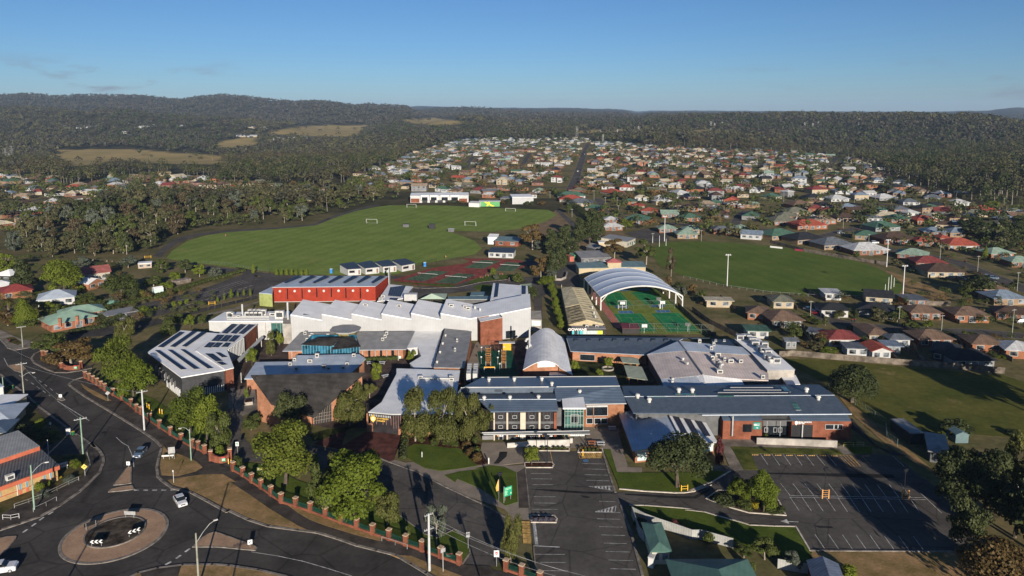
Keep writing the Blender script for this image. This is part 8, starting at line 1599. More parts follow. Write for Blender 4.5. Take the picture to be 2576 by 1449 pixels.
for T_,x,y,hd,m,kd,l in ((N,718,438,20,CW,'suv','white car on the suburb street beyond the right oval'),(N,1060,538,10,CW,'suv','white van like car parked beside the green hip roofed house'),(N,600,505,0,CW,'sedan','white car parked beside the black roofed house'),(N,1155,480,30,CS,'sedan','silver car in the drive of the green hip roofed house'),(N,2205,880,-30,CS,'sedan','silver car parked on the right hand street'),(N,2262,895,-30,CB,'sedan','blue car parked behind the silver one'),(J,395,60,-60,CS,'sedan','silver car in the drive beside the white house'),(J,470,95,-60,CR,'sedan','red car in the drive beside the white house'),(J,2560,185,-10,CS,'sedan','silver car at the right edge beside the brick house'),(N,440,262,0,CW,'sedan','white car between green grey roofs'),(N,915,108,0,CW,'sedan','white car below the tall white house'),(N,1140,345,-20,CS,'sedan','silver car by the grey blue house'),(N,1725,310,10,CW,'sedan','white car beside the red roofed orange house'),(Q,1785,630,80,CW,'sedan','pale car on the long straight street'),(Q,1838,497,80,CW,'sedan','far car on the long straight street')): car(T_(x,y),R(hd),l,m,kd)
q=P(N(2000,610));o=empty('caravan',q,'white caravan parked by the red roofed house','caravan');mb=MB();mb.box(q+up*.5,(5,2.2,2.0),.2);mb.build('body',WHITE,o);mb=MB();mb.box(q+up*1.4+Vector((0,-1.1,0)),(2.4,.12,.6),.2);mb.build('window',WGLASS,o);mb=MB();mb.tube(q+Vector((0,-.9,.3)),q+Vector((0,-.7,.3)),.3,.3,10);mb.build('wheel',BLACKM,o)
# small figures walking far off
SKIN=mat('skin',(.45,.28,.20),.6,.05,1)
def person(base,label,top,trs,rz):
 b=P(base);o=empty('person',b,label,'person',None,rz);me=bpy.data.meshes.new('body');J_=[(0,0,.95),(0,0,1.2),(0,0,1.42),(0,0,1.52),(0,.02,1.66),(-.10,0,.9),(-.11,.12,.5),(-.11,.05,.06),(-.11,.2,.03),(.10,0,.9),(.11,-.1,.5),(.11,-.22,.08),(.11,-.08,.03),(-.2,0,1.4),(-.25,-.1,1.12),(-.24,0,.88),(.2,0,1.4),(.25,.1,1.12),(.24,.2,.9)]
 E_=[(0,1),(1,2),(2,3),(3,4),(0,5),(5,6),(6,7),(7,8),(0,9),(9,10),(10,11),(11,12),(2,13),(13,14),(14,15),(2,16),(16,17),(17,18)];r_=[.15,.15,.15,.06,.11,.1,.07,.045,.04,.1,.07,.045,.04,.06,.045,.035,.06,.045,.035]
 me.from_pydata(J_,E_,[]);ob=bpy.data.objects.new('body',me);COL.objects.link(ob);ob.parent=o;mod=ob.modifiers.new('skin','SKIN');
 for v,r in zip(me.skin_vertices[0].data,r_): v.radius=(r,r*.85)
 me.skin_vertices[0].data[0].use_root=True;mod.use_smooth_shade=True;ob.modifiers.new('s','SUBSURF').levels=1;me.materials.append(SKIN)
 for nm,m_,z0,z1,w_ in (('shirt',top,.92,1.48,.22),('trousers',trs,.45,.95,.18)):
  mb=MB();n=10;mw=o.matrix_basis
  vs=[mw@Vector((w_*s*math.cos(k*.6283),w_*.75*s*math.sin(k*.6283),z)) for z,s in ((z0,.95),((z0+z1)/2,1.0),(z1,.9 if nm=='shirt' else 1.0)) for k in range(n)];mb.add(vs,[(j*n+i,j*n+(i+1)%n,(j+1)*n+(i+1)%n,(j+1)*n+i) for j in range(2) for i in range(n)]);mb.build(nm,m_,o)
 mb=MB();mw=o.matrix_basis;c=mw@Vector((0,.03,1.68));mb.tube(c,c+up*.1,.115,.07,8);mb.build('hair',BARK,o)
person(K(2290,342),'person in a red top walking on the big playing field near the path',mat('cloth_red',(.5,.10,.08),.8,.1,2),BLACKM,.6);person(L(2203,690),'person in an orange top near the right edge of the playing field',mat('cloth_orange',(.6,.25,.05),.8,.1,2),BLACKM,-.5);person(M(528,915),'person in a pale top on the footpath below the tennis lawn',mat('cloth_pink',(.6,.40,.38),.8,.1,2),BLACKM,1.2);person(A(513,1250),'person in a white top in the dark garden left of the road',WHITE,BLACKM,.2)
# ================================================================== houses of the near left
# green roofed brick house: two crossing hips
OR_=mat('brick_brown_red',(.36,.15,.09),.85,.14,.5,brick=True);RGN=mat('roof_sea_green',(.26,.38,.29),.6,.08,.4,stripes=(.5,.9,.08))
h1=simple('green_roof_house','red brick house with pale green hipped roof and two brick chimneys by the side road','house',A(530,283),A(965,195),11,3.0,OR_,RGN,4,'hip',.9);h1b=simple('green_roof_wing','rear wing of the brick house, under its own pale green hipped roof','house',A(640,195),A(1060,130),9,3.0,OR_,RGN,3,'hip',.9)
for x,y,t in ((612,222,155),(788,198,108)):
 q=P(A(x,y),3.2);mb=MB();mb.box(q,(.9,.9,2.9),.3);c=mb.build('chimney',OR_,h1);mb=MB();mb.box(q+up*2.9,(1.05,1.05,.15),.3);k=mb.build('chimney_cap',OR_,h1);k.parent=c
simple('dark_garage','charcoal flat garage with a pale window right of the green roofed house','garage',A(1090,190),A(1410,130),8,2.6,DARKC,RG,1,'flat',.1)
simple('red_roof_house','pale rendered house with a faded red gable roof among trees','house',K(790,810),K(1120,770),11,3.6,mat('render_grey',(.42,.38,.32),.8,.1,.5),mat('roof_faded_red',(.30,.10,.085),.75,.12,.6),3,'gable',.6);simple('brick_outhouse','orange brick outhouse with a grey tin roof below the red roofed house','shed',K(905,885),K(1060,845),9,2.8,BRICKO,RWS,2,'gable',.4)
simple('white_roof_house','dark walled house with a white metal roof at the left edge','house',K(-60,800),K(110,805),9,3.2,DARKC,RW,2,'hip',.5);simple('tin_roof_house','house with a white tin roof above the dark red one','house',K(-50,925),K(165,890),9,3.0,BRICKO,RWS,2,'hip',.5);simple('dark_red_roof_house','house with a dark red hipped roof behind the palm','house',K(10,985),K(330,945),10,3.0,BRICKO,mat('roof_dark_red',(.24,.05,.045),.7,.1,.6),2,'hip',.6);simple('shadow_blue_house','grey blue roofed house hidden behind the olive trees','house',K(390,1060),K(760,1020),11,3.0,WHT,RGB,3,'hip',.6);simple('teal_shed','small teal shed with a gable among dark trees','shed',K(1085,1030),K(1160,1030),4,2.2,mat('wall_teal',(.10,.20,.16),.8,.1,1),RTEAL,0,'gable',.1)
# cream and red community building at the lower left
CRY=mat('wall_ochre_cream',(.50,.32,.14),.8,.08,.6,brick=True);RDF=mat('fascia_red',(.48,.13,.07),.7,.08,.6);CB_=T(0,1700,.20701)
a,b=P(CB_(1110,935)),P(CB_(-500,1540));d=(a-b).normalized();n=Vector((-d.y,d.x,0));Lg=(a-b).length;z1=hgt(CB_(1110,935),CB_(1110,640))
o=empty('community_building',a,'cream brick building with a red fascia and grey ribbed roofs at the lower left','building');mb=MB();tp=[b+up*z1,a+up*z1,a+n*8+up*z1,b+n*8+up*z1];walls(mb,tp,0);mb.build('wall',CRY,o)
mb=MB();ot=offset2(tp,-.35);walls(mb,[p+up*.05 for p in ot],z1-.95);mb.build('fascia',RDF,o)
mb=MB();mb.slab([ot[0]+up*.03,ot[1]+up*.03,ot[2]+up*1.2,ot[3]+up*1.2],.12);mb.build('lower_roof',mat('roof_ribbed_grey',(.11,.115,.12),.5,.1,.5,stripes=(-.5,.55,.6)),o)
c,e=a+n*8,b+n*8;zz=z1+1.2;mb=MB();t2=[e+up*(zz+.9),c+up*(zz+.9),c+n*11+up*(zz+1.6),e+n*11+up*(zz+1.6)];walls(mb,t2,0);mb.build('upper_wall',RDF,o);mb=MB();mb.slab([p+up*.05 for p in t2],.15);mb.build('upper_roof',mat('roof_ribbed_pale',(.30,.30,.29),.5,.08,.5,stripes=(-.5,.55,.25)),o)
for x0,y0,x1,y1 in ((820,815,862,900),(945,770,990,880),(358,965,408,1100),(488,920,538,1050),(-60,1090,5,1230)):
 wn=panel(o,'window',b,a,CB_(x0,y0),CB_(x1,y1),mat('window_blue',(.16,.27,.35),.3,.1,1),.06,WHT,.06)
for x0,y0,x1,y1 in ((362,1120,425,1195),(495,1080,555,1160)): panel(o,'brick_panel',b,a,CB_(x0,y0),CB_(x1,y1),RDF,.05)
mb=MB();mb.tube(lerp(a,b,.02)-n*.08+up*1.15,lerp(a,b,.98)-n*.08+up*1.15,.09,.09,4);mb.build('brick_course',RDF,o)
q=lerp(a,b,.55)+n*.9+up*(z1+.2);roof_unit(o,q,1.5,.8,1.0,math.atan2(d.y,d.x));
for f in (.1,.5): q=lerp(a,b,f)-n*.1;mb=MB();mb.tube(q,q+up*z1,.07,.07,6);mb.build('downpipe',WHITE,o)
sgn=T(200,1790,.04831);a2=P(sgn(640,1380));b2=P(sgn(1420,1150));ns=empty('building_name_board',a2,'long white board lettered THE KENTISH beside the cream and red building','sign');d2=(b2-a2).normalized();n2=Vector((d2.y,-d2.x,0));zb=hgt(sgn(640,1380),sgn(640,960));plate(ns,(a2+b2)/2+up*(zb),(b2-a2)/2,up*.5,n2,rect(-1,-1,1,1),WHITE,0,'board',.1);text_mesh('lettering','THE KENTISH',mat('letters_maroon',(.22,.07,.07),.6,.1,2),(a2+b2)/2+up*zb+n2*.06,d2,up,.75,ns,depth=.02,bold=.01)
for f in (.1,.9): q=lerp(a2,b2,f);mb=MB();mb.tube(q,q+up*zb,.06,.06,6);mb.build('post',GREYM,ns)
for T_,x,y,t,w_,lf,l in ((B,410,600,470,110,'lime','clipped green shrub against the cream wall'),(B,510,545,460,55,'lime','smaller clipped green shrub against the cream wall'),(B,765,345,260,145,'lime','olive mounded shrub beside the white name board'),(B,700,490,430,150,'grey','low grey shrub bed beside the pipe rail'),(B,450,640,570,160,'grey','spreading silver ground shrub behind the pipe rail'),(B,612,460,430,45,'gold','small yellow bush by the building corner'),(A,60,1010,920,130,'lime','rounded olive hedge bush at the left edge'),(A,120,1060,985,100,'bush','dull bush behind the olive hedge'),(A,140,1130,990,70,'lime','bright little conifer at the left edge'),(A,400,1260,1150,130,'lime','bright shrub row in the dark garden left of the road'),(A,510,1330,1270,120,'lime','low bush at the foot of the dark garden')): tr(T_,x,y,t,w_,'bush',lf,l,3 if w_>90 else 2)
hedge('hedge','dark hedge in the shaded garden left of the upper road',[A(150,1270),A(320,1330),A(480,1380)],1.6,3.0,'dark')
# houses at the left edge
simple('white_trim_house','pale grey hipped house with cream eaves at the left edge','house',A(-260,1330),A(110,1290),11,2.8,CREAM,RGB,2,'hip',.8);simple('low_garage','low pale roofed garage at the left edge','garage',A(-150,1115),A(110,1110),7,2.4,CREAM,RWS,0,'flat',.3);simple('blue_corner_house','dark blue roofed porch at the left edge below the pale grey house','house',A(-200,1420),A(60,1395),7,2.6,CREAM,RBL,1,'hip',.6);simple('white_wall_garage','white walled building edge beside the short pole','garage',A(-160,980),A(40,930),8,2.8,WHITE,RGB,0,'flat',.2)
# houses and sheds at the bottom right
GR2=mat('roof_bottle_green',(.10,.19,.15),.6,.08,.4,stripes=(.3,.9,.08))
simple('green_roof_garage','cream garage with a green hipped roof and white door by the car park','garage',D(1975,1330),D(2150,1330),8.5,2.5,mat('wall_ivory',(.58,.52,.40),.8,.06,.6),GR2,2,'hip',.4);hh=simple('big_green_roof_house','large green hip roofed house at the bottom edge','house',U(1749,1639),U(1962,1639),17,2.9,OR_,GR2,3,'hip',.8)
simple('slate_shed','slate blue gable shed covered by a creeper at the bottom','shed',E(1330,1760),E(1640,1800),8,2.6,BRICK,mat('roof_slate_shed',(.14,.17,.23),.6,.1,.6,stripes=(1.2,.6,.2)),0,'gable',.3);simple('small_white_shed','small cream shed beside the green roofed garage','shed',D(1935,1360),D(1985,1375),2.5,1.8,WHITE,WHT,0,'flat',.05)
simple('charcoal_shed','charcoal shed with a slate lean-to roof at the foot of the paddock','shed',F(1420,110),F(1550,105),8,2.6,DARKC,RG,0,'flat',.1);simple('white_garage','shaded house with a white window in the dark trees at the right','house',F(2350,545),F(2530,560),9,2.6,mat('wall_shade_white',(.5,.48,.45),.8,.06,1),RG,2,'hip',.5);simple('teal_tin_shed','teal tin shed among shrubs below the paddock','shed',F(1880,100),F(2010,100),4,2.0,RTEAL,RTEAL,0,'gable',.1);simple('low_grey_house','low grey roofed house in tree shade right of the car park','house',F(1620,290),F(1790,320),10,2.6,GREYC,RG,1,'hip',.6)
# ================================================================== the suburb
RC_={'k':('black',(.030,.032,.036)),'d':('dark brown',(.085,.055,.042)),'b':('brown',(.175,.115,.080)),'r':('red',(.36,.085,.055)),'m':('maroon',(.22,.055,.05)),'g':('green',(.075,.150,.105)),'p':('pale green',(.27,.36,.28)),'o':('olive grey',(.17,.17,.125)),'s':('slate grey',(.13,.145,.165)),'w':('white',(.52,.52,.51)),'u':('blue grey',(.20,.25,.31)),'t':('tan',(.33,.25,.18)),'c':('cream',(.50,.44,.32))}
WC_={'B':('brick',(.24,.115,.075)),'O':('orange brick',(.33,.14,.075)),'C':('cream',(.40,.33,.23)),'W':('white',(.46,.455,.44)),'D':('dark',(.09,.075,.065)),'G':('grey',(.22,.22,.215)),'Y':('tan brick',(.32,.22,.14))}
def rmat(k): return mat('tiles_'+RC_[k][0].replace(' ','_'),RC_[k][1],.75,.14,.5,stripes=(.3,.9,.12))
def wmat_(k): return mat('house_wall_'+WC_[k][0].replace(' ','_'),WC_[k][1],.85,.08,.5,brick=k in'BOY')
LAB=[]
NEAR=[]
def nz_(T_,s,zone):
 for e in s.split(';'):
  f=e.split();x0,y0,x1,y1=map(float,f[:4]);c=f[4];a,b=P(T_(x0,y0)),P(T_(x1,y1));w_=(b-a).length
  big=w_>30;dp=min(max(8.5,w_*.8),14) if len(f)<6 else float(f[5]);hh=5.2 if '2' in c else 2.8
  o=simple('house',None,'house',T_(x0,y0),T_(x1,y1),dp,hh,wmat_(c[1]),rmat(c[0]),max(2,min(5,int(w_/3.6))),'gable' if 'G' in c[2:] else 'flat' if 'F' in c[2:] else 'hip',.8,'houses of the suburb')
  LAB.append((o,('two storey ' if '2' in c else '')+RC_[c[0]][0]+' roofed '+WC_[c[1]][0]+' house',zone));m_=(a+b)/2;NEAR.append((m_.x,m_.y+dp/2,max(w_,dp)*.62+2))
nz_(J,"600 430 910 430 mW;1005 385 1195 385 bC 12;1215 432 1415 432 sW 5;1510 430 1850 430 bB;2050 480 2360 490 bO;1425 152 1730 157 bB;1875 178 2220 186 bO;2290 150 2640 180 dB;520 122 790 130 kW;900 112 1240 150 kG;20 235 330 232 bD 11;1870 648 2270 650 kG 9;1640 560 1860 600 kD 12;780 522 1000 530 sWF 5;1035 556 1220 556 rWG 7;1170 500 1320 505 uGF 5;2390 540 2700 560 wO;160 450 265 450 sGG 3;390 345 490 360 sGF 4","on the street above the paddock")
nz_(I,"1400 150 1600 165 bO;985 25 1240 30 cCF 5;1400 340 1610 345 gWF 6","beside the sports courts bank")
nz_(N,"35 1196 240 1198 oC;970 1140 1240 1160 kCG 9;560 1110 720 1115 wWF 8;1390 1178 1580 1180 sBF 8;2080 1062 2390 1065 bY;2270 1165 2600 1165 uY;1600 882 1970 888 dC;1480 785 1790 795 mB;1290 690 1590 718 pB;850 660 1200 652 wB;550 605 830 590 sY;280 550 545 530 kY;20 508 280 490 gY;860 498 1105 510 gY;1070 420 1320 410 gG;1160 548 1480 540 dB;1480 560 1710 568 rB;1725 530 1835 530 rY;1810 605 2140 605 rY;2240 696 2470 690 pO;2450 780 2700 782 pB;1560 462 1800 470 uB;2060 975 2290 980 kW","round the right oval end")
nz_(N,"280 402 580 392 rO;440 342 670 342 tO;40 356 290 350 oB;100 302 290 300 oB;180 262 410 258 oY;680 318 900 318 dY;985 320 1150 320 sW;1225 332 1440 330 gB;1490 345 1700 342 rO;1640 305 1780 300 cC;490 192 665 190 kW;240 188 450 182 bO;730 222 930 215 uC;1065 232 1190 235 gW;1260 232 1420 228 sO;1395 268 1510 262 wW;1570 222 1760 218 gC;2110 245 2330 240 rO;1870 158 2020 156 wW;860 106 1000 106 uC2;1110 112 1290 106 wG;620 118 800 116 wW;380 106 555 104 kC;425 48 585 44 mC2;1350 150 1520 152 sW;1560 100 1740 108 sD;2400 245 2560 245 uC;1900 60 2030 60 wW;0 100 120 90 gC;180 75 240 70 wG2","behind the right oval, uphill")
nz_(M,"1490 412 1680 406 wB 8;1500 335 1625 335 wB;1680 330 1930 348 gB;2050 432 2225 432 pB;2235 490 2440 490 pY;2300 440 2470 440 pY;2075 278 2240 280 pBG 11;1865 240 2015 248 rB;1775 190 1900 192 rC;1690 145 1820 145 gO;1040 122 1270 124 rC;1020 85 1300 85 gW;1120 160 1370 165 sC;1290 210 1450 220 gB;2120 182 2285 182 dB;2310 212 2490 212 dO;2305 318 2480 312 gO;2320 36 2490 42 kO2;2300 100 2470 95 sO;2560 160 2700 160 gB;1450 40 1590 60 rO;1130 20 1280 25 mB;2150 70 2230 90 wW2;870 35 960 30 mO","near the small car park")
# far houses: one small mesh each,front walls with windows,colours of their own
HM={}
def far_mesh(k,form,w_,dp,hh):
 key=(k,form,w_,dp,hh)
 if key in HM: return HM[key]
 mb=MB();a=[(-w_/2,0),(w_/2,0),(w_/2,dp),(-w_/2,dp)];tp=[Vector((x,y,hh)) for x,y in a]
 walls(mb,tp,-1.5,0);ov=offset2(tp,-.5);rh=dp*.24;i=dp/2 if form else -.5
 r0=Vector((-w_/2+i,dp/2,hh+rh));r1=Vector((w_/2-i,dp/2,hh+rh))
 for f in ([ov[0],ov[1],r1,r0],[ov[2],ov[3],r0,r1],[ov[1],ov[2],r1],[ov[3],ov[0],r0]): mb.add(f,[tuple(range(len(f)))],1)
 if form==2:
  xa,xb=w_*.08,w_*.5;t2=[Vector((xa,-3,hh)),Vector((xb,-3,hh)),Vector((xb,1,hh)),Vector((xa,1,hh))];walls(mb,t2,-1.5,0);xm=(xa+xb)/2;rp_=Vector((xm,-1,hh+1.5));rq=Vector((xm,dp*.4,hh+1.5));e=[Vector((xa-.4,-3.5,hh)),Vector((xb+.4,-3.5,hh)),Vector((xb+.4,dp*.3,hh)),Vector((xa-.4,dp*.3,hh))]
  for f in ([e[0],e[1],rp_],[e[1],e[2],rq,rp_],[e[3],e[0],rp_,rq]): mb.add(f,[tuple(range(len(f)))],1)
  mb.quad((xa+.8,-3.06,1),(xb-.8,-3.06,1),(xb-.8,-3.06,2.2),(xa+.8,-3.06,2.2),2)
 n=3 if form!=2 else 2
 for q in range(n): x=(-.33+.33*q)*w_;mb.quad((x-1.0,-.06,1.0),(x+1.0,-.06,1.0),(x+1.0,-.06,2.2),(x-1.0,-.06,2.2),2)
 if hh>4:
  for q in range(n): x=(-.33+.33*q)*w_;mb.quad((x-1.0,-.06,3.6),(x+1.0,-.06,3.6),(x+1.0,-.06,4.7),(x-1.0,-.06,4.7),2)
 me=bpy.data.meshes.new('house');me.from_pydata(mb.v,[],mb.f);[me.materials.append(m) for m in (wmat_(k[1]),rmat(k[0]),HWIN)];me.polygons.foreach_set('material_index',mb.mi);me.update();HM[key]=me;return me
def on_street(x,y,pad):
 for q,wd in STREETS:
  for a,b in zip(q,q[1:]):
   dx,dy=b.x-a.x,b.y-a.y;L2=dx*dx+dy*dy
   if L2<1e-6: continue
   t=max(0,min(1,((x-a.x)*dx+(y-a.y)*dy)/L2))
   if (x-a.x-dx*t)**2+(y-a.y-dy*t)**2<(wd/2+pad)**2: return True
 return False
def rpick(): return random.choice('kkkdddbbbbbrmgpoosssswwwwuuuttccc'[::1])
def wpick(): return random.choice('BBBBOOOCCCCCWWWWWDGYY')
far=[];gardens=[]
for poly,ang,y0,y1 in ((SUB_R,-.035,430,1560),(SUB_L,.10,430,1300)):
 ca_,sa_=math.cos(ang),math.sin(ang);row=0;v=y0
 while v<y1+200:
  row+=1;v+=17 if row%2 else 26
  for k in range(-70,60):
   uu=k*20.5+random.uniform(-5,5)+row*7;vv=v+random.uniform(-5,5)+9*math.sin(uu*.012+row);x=uu*ca_-vv*sa_;y=uu*sa_+vv*ca_
   z=terrain(x,y);q=proj((x,y,z))
   if y<400 or not inside(poly,*q) or q[0]<-40 or q[0]>2620: continue
   if any((x-a)**2+(y-b)**2<(c+6)**2 for a,b,c in NEAR): continue
   if q[1]>505 and 960<q[0]<1500: continue
   if on_street(x,y+4,9): continue
   if random.random()<.2: gardens.append((x,y,z));continue
   far.append((y,x,z,q));
   if random.random()<.8: gardens.append((x+random.uniform(-9,9),y+random.uniform(11,17),z))
   if random.random()<.55: gardens.append((x+random.uniform(7,10),y-random.uniform(1,6),z))
far.sort(key=lambda e:e[0]);NIND=max(0,300-len(NEAR))
ZN=lambda q:('left of the straight street, ' if q[0]<1460 else 'right of the straight street, ' if q[0]<1700 else 'mid suburb, ' if q[0]<2000 else 'suburb right side, ')+('far slope' if q[1]<415 else 'halfway up' if q[1]<460 else 'near side') if q[0]>870 else ('left edge among trees' if q[0]<260 else 'behind bush strip, left part' if q[0]<560 else 'behind bush strip, right part')
stuffv={}
for i,(y,x,z,q) in enumerate(far):
 k=rpick()+wpick();hh=5.2 if random.random()<.08 else 2.9;form=random.choice((0,1,1,2,2))
 if q[1]<372: k=random.choice('wwkkusc')+random.choice('WWWCG')
 w_=random.choice((10.0,12.0,14.5));dp=random.choice((8.0,9.5,11.0));rz=-.035+random.choice((0,0,.15,-.2,.35,-.4,1.2)) ;me=far_mesh(k,form,w_,dp,hh)
 if i<NIND:
  o=bpy.data.objects.new('house',me);COL.objects.link(o);o.location=(x,y,z);o.rotation_euler.z=rz;o['category']='house';o['group']='houses of the suburb'
  LAB.append((o,('two storey ' if hh>4 else '')+RC_[k[0]][0]+' roofed '+WC_[k[1]][0]+' house',ZN(q)))
 else: stuffv.setdefault(k,[]).append((me,x,y,z,rz))
# the remaining houses,too far to tell one from another
V_=[];F_=[];MI=[];MM=[];idx={}
for k,l in stuffv.items():
 for me,x,y,z,rz in l:
  base=len(V_);c,s=math.cos(rz),math.sin(rz)
  V_+= [(x+v.co.x*c-v.co.y*s,y+v.co.x*s+v.co.y*c,z+v.co.z) for v in me.vertices]
  for p_ in me.polygons:
   m=me.materials[p_.material_index]
   if m.name not in idx: idx[m.name]=len(MM);MM.append(m)
   F_.append([base+j for j in p_.vertices]);MI.append(idx[m.name])
if V_:
 me=bpy.data.meshes.new('far_houses');me.from_pydata(V_,[],F_);[me.materials.append(m) for m in MM];me.polygons.foreach_set('material_index',MI);me.update();o=bpy.data.objects.new('far_houses',me);COL.objects.link(o);tag(o,'mass of small far off houses across the upper slope of the suburb','houses',None,'stuff')
# near garden trees of the suburb as individuals
def zone_t(q): return 'by the right oval' if q[1]>560 else 'on the right side of the suburb' if q[0]>1900 else 'in the middle of the suburb'
nt_=0
for i,(a,b_,c) in enumerate(NEAR):
 if i%2==0 and not on_street(a+c*.6,b_,2):
  s=random.choice((-1,1));p0=Vector((a+s*c*.62,b_-7,0));p1=Vector((a+s*c*.62+random.uniform(-2,2),b_+12,0));o=empty('garden_fence',p0,None,'fence','garden fences of the suburb');mb=MB();d=p1-p0;n=6
  for k in range(n): mb.box(lerp(p0,p1,(k+.5)/n),(d.length/n*.97,.08,1.6+.05*(k%2)),math.atan2(d.y,d.x))
  mb.build('palings',TIMB,o);LAB.append((o,'short paling fence','between the suburb houses'))
for T_,s in ((J,"250 330 190 170;690 140 48 100;790 100 28 60;870 145 40 60;1250 165 70 150;1100 170 30 150;1440 265 150 150;560 210 115 60;480 215 140 80;440 265 215 80;380 160 90 150;560 395 320 90;600 500 430 180;480 470 380 130;290 260 180 60;1690 160 120 50;1600 225 150 100;1800 310 270 140;2060 300 280 80;2350 540 510 120;2250 520 460 110"),(N,"1290 770 690 110;2110 1060 860 330;1980 1070 950 130;870 690 600 80;640 530 480 45;840 505 420 45;1580 460 420 90;2180 690 560 60;1760 640 570 40;1130 620 600 70;950 335 275 75;870 290 220 110;600 265 190 150;780 260 190 110;960 250 190 100;1040 260 205 80;1230 130 75 90;1430 135 65 110;1760 150 95 100;260 105 45 90;340 180 120 90;2040 200 150 90;2250 165 100 140;1680 240 205 120;1380 380 325 150;1010 390 315 80;1850 850 830 100;2080 840 820 120;1700 600 540 60;2400 420 360 160;1290 1330 1190 150;1080 1290 1180 140;700 1300 1210 110;590 1250 1130 110;790 1280 1200 60;870 1300 1210 60;1690 1150 1100 50;2200 1145 1080 110"),(M,"1130 230 130 70;1400 300 195 210;1520 300 240 130;1610 280 180 90;1960 280 230 110;1790 230 190 90;1680 100 20 160;1720 390 290 150;2050 110 0 170;2070 150 105 80;2300 250 205 100;2240 300 260 90;2440 130 90 80;1590 110 10 100;1760 110 50 110;1000 60 0 40;1090 60 0 40;1060 55 0 35;2490 470 390 60;2000 260 215 70")):
 for e in s.split(';'):
  x,y,t_,w_=map(float,e.split());b=T_(x,y);lf=random.choice(['bush','bush','dark','lime','gum','rust','dark']);h=y-t_
  kd='cone' if w_<h*.62 else random.choice(['gumlow','oak','gumlow']);nm={'bush':'green garden tree','dark':'dark garden tree','lime':'bright garden tree','gum':'olive garden tree','rust':'brown garden tree'}[lf]
  plant(b,T_(x,t_)[1],w_*.26,kd,lf,nm if kd!='cone' else nm.replace('garden','columnar garden'),zone_t(b),'garden trees of the suburb',2)
# dark gums at the right edge behind the oval
for e in "2050 420 260 260;2180 480 330 260;2330 470 290 260;2460 470 300 300;2540 560 380 220;2220 520 420 200;2400 560 430 220;1990 470 360 200;2570 400 240 240;2480 1000 900 100".split(';'):
 x,y,t_,w_=map(float,e.split());plant(N(x,y),N(x,t_)[1],w_*.25,'gumlow','dark','dark spreading gum','at the right edge behind the red roofed houses','dark gums at the right edge',3)
# poles of the suburb
for T_,s in ((N,"365 475 350;740 388 280;998 570 440;1722 705 555;2103 840 660;2505 1022 825;408 1270 1140;1303 1382 1170;2452 1488 1200;1885 175 70;2368 205 75;1078 370 245;138 115 20;855 135 55;1065 135 50;1330 135 50;1595 160 60"),(M,"1503 185 65;1635 235 150;1623 160 80;1388 110 10;1165 270 185;942 85 15;2475 515 400;1983 530 465"),(J,"1738 265 160"),(K,"18 150 70;490 80 10")):
 for e in s.split(';'):
  x,y,t_=map(float,e.split());b=PT(T_(x,y));h=min(10.5,max(6,hgt(T_(x,y),T_(x,t_),b.z)));o=empty('power_pole',b,None,'pole','power poles of the suburb');mb=MB();mb.tube(b,b+up*h,.16,.11,6);mb.build('pole',POLEM,o);mb=MB();mb.box(b+up*(h-.5),(2.0,.14,.14),.3);mb.build('crossarm',GREYM,o);LAB.append((o,'thin power pole','beside the street '+('round the right oval' if T_ is N and y>330 else 'up the hill behind the right oval' if T_ is N else 'near the small car park' if T_ is M else 'above the paddock' if T_ is J else 'at the left edge')))
# ================================================================== gardens,woods and hills beyond
def leaf_cloud(name,label,pts,rad,hts,nl,sz,leafs,g,cat='trees'):
 """many distant trees as one object: tufts of leaf sized faces spread over each crown"""
 pts=np.array(pts);n=len(pts);mats=[LEAF[l] for l in leafs]
 cen=np.repeat(pts,nl,0);R_=np.repeat(np.array(rad),nl)[:,None];Hh=np.repeat(np.array(hts),nl)
 d=g.normal(size=(n*nl,3));d/=np.linalg.norm(d,axis=1)[:,None];d[:,2]=np.abs(d[:,2])*.9-.25
 lob=np.repeat(g.normal(size=(n,5,3))*.35,nl,0)[np.arange(n*nl),g.integers(0,5,n*nl)]
 pos=cen+np.stack([(d[:,0]*.62+lob[:,0])*R_[:,0],(d[:,1]*.62+lob[:,1])*R_[:,0],Hh*(.62+.33*d[:,2]+lob[:,2]*.25)],1)
 nr=d+g.normal(size=d.shape)*.5;nr[:,2]+=.25;nr/=np.linalg.norm(nr,axis=1)[:,None]
 a=np.cross(nr,g.normal(size=nr.shape));a/=np.linalg.norm(a,axis=1)[:,None];b=np.cross(nr,a);s=(R_*sz*g.uniform(.6,1.4,(n*nl,1)))
 v=np.stack([pos-a*s*.5-b*s*.4,pos-a*s*.2+b*s*.5,pos+a*s*.55+b*s*.1,pos+a*s*.1-b*s*.5],1).reshape(-1,3)
 me=np_mesh(name,v,np.arange(len(v)).reshape(-1,4),mats);me.polygons.foreach_set('material_index',np.repeat(np.clip(((np.sin(pts[:,0]*.008+2*np.sin(pts[:,1]*.003))+g.normal(size=n)*.7+1.6)/3.2*len(mats)).astype(int),0,len(mats)-1),nl).astype(np.int32));me.update()
 o=bpy.data.objects.new(name,me);COL.objects.link(o);return tag(o,label,cat,None,'stuff')
g=np.random.default_rng(11)
gs=[p for p in gardens if p[1]>330]
extra=[]
for _ in range(2300):
 u,v=random.uniform(-20,2600),random.uniform(350,640);
 if inside(SUB_R,u,v) or inside(SUB_L,u,v):
  p=PT((u,v))
  if p and not on_street(p.x,p.y,3) and not any((p.x-a)**2+(p.y-b)**2<c*c for a,b,c in NEAR): extra.append((p.x,p.y,p.z))
k=0
near=[]
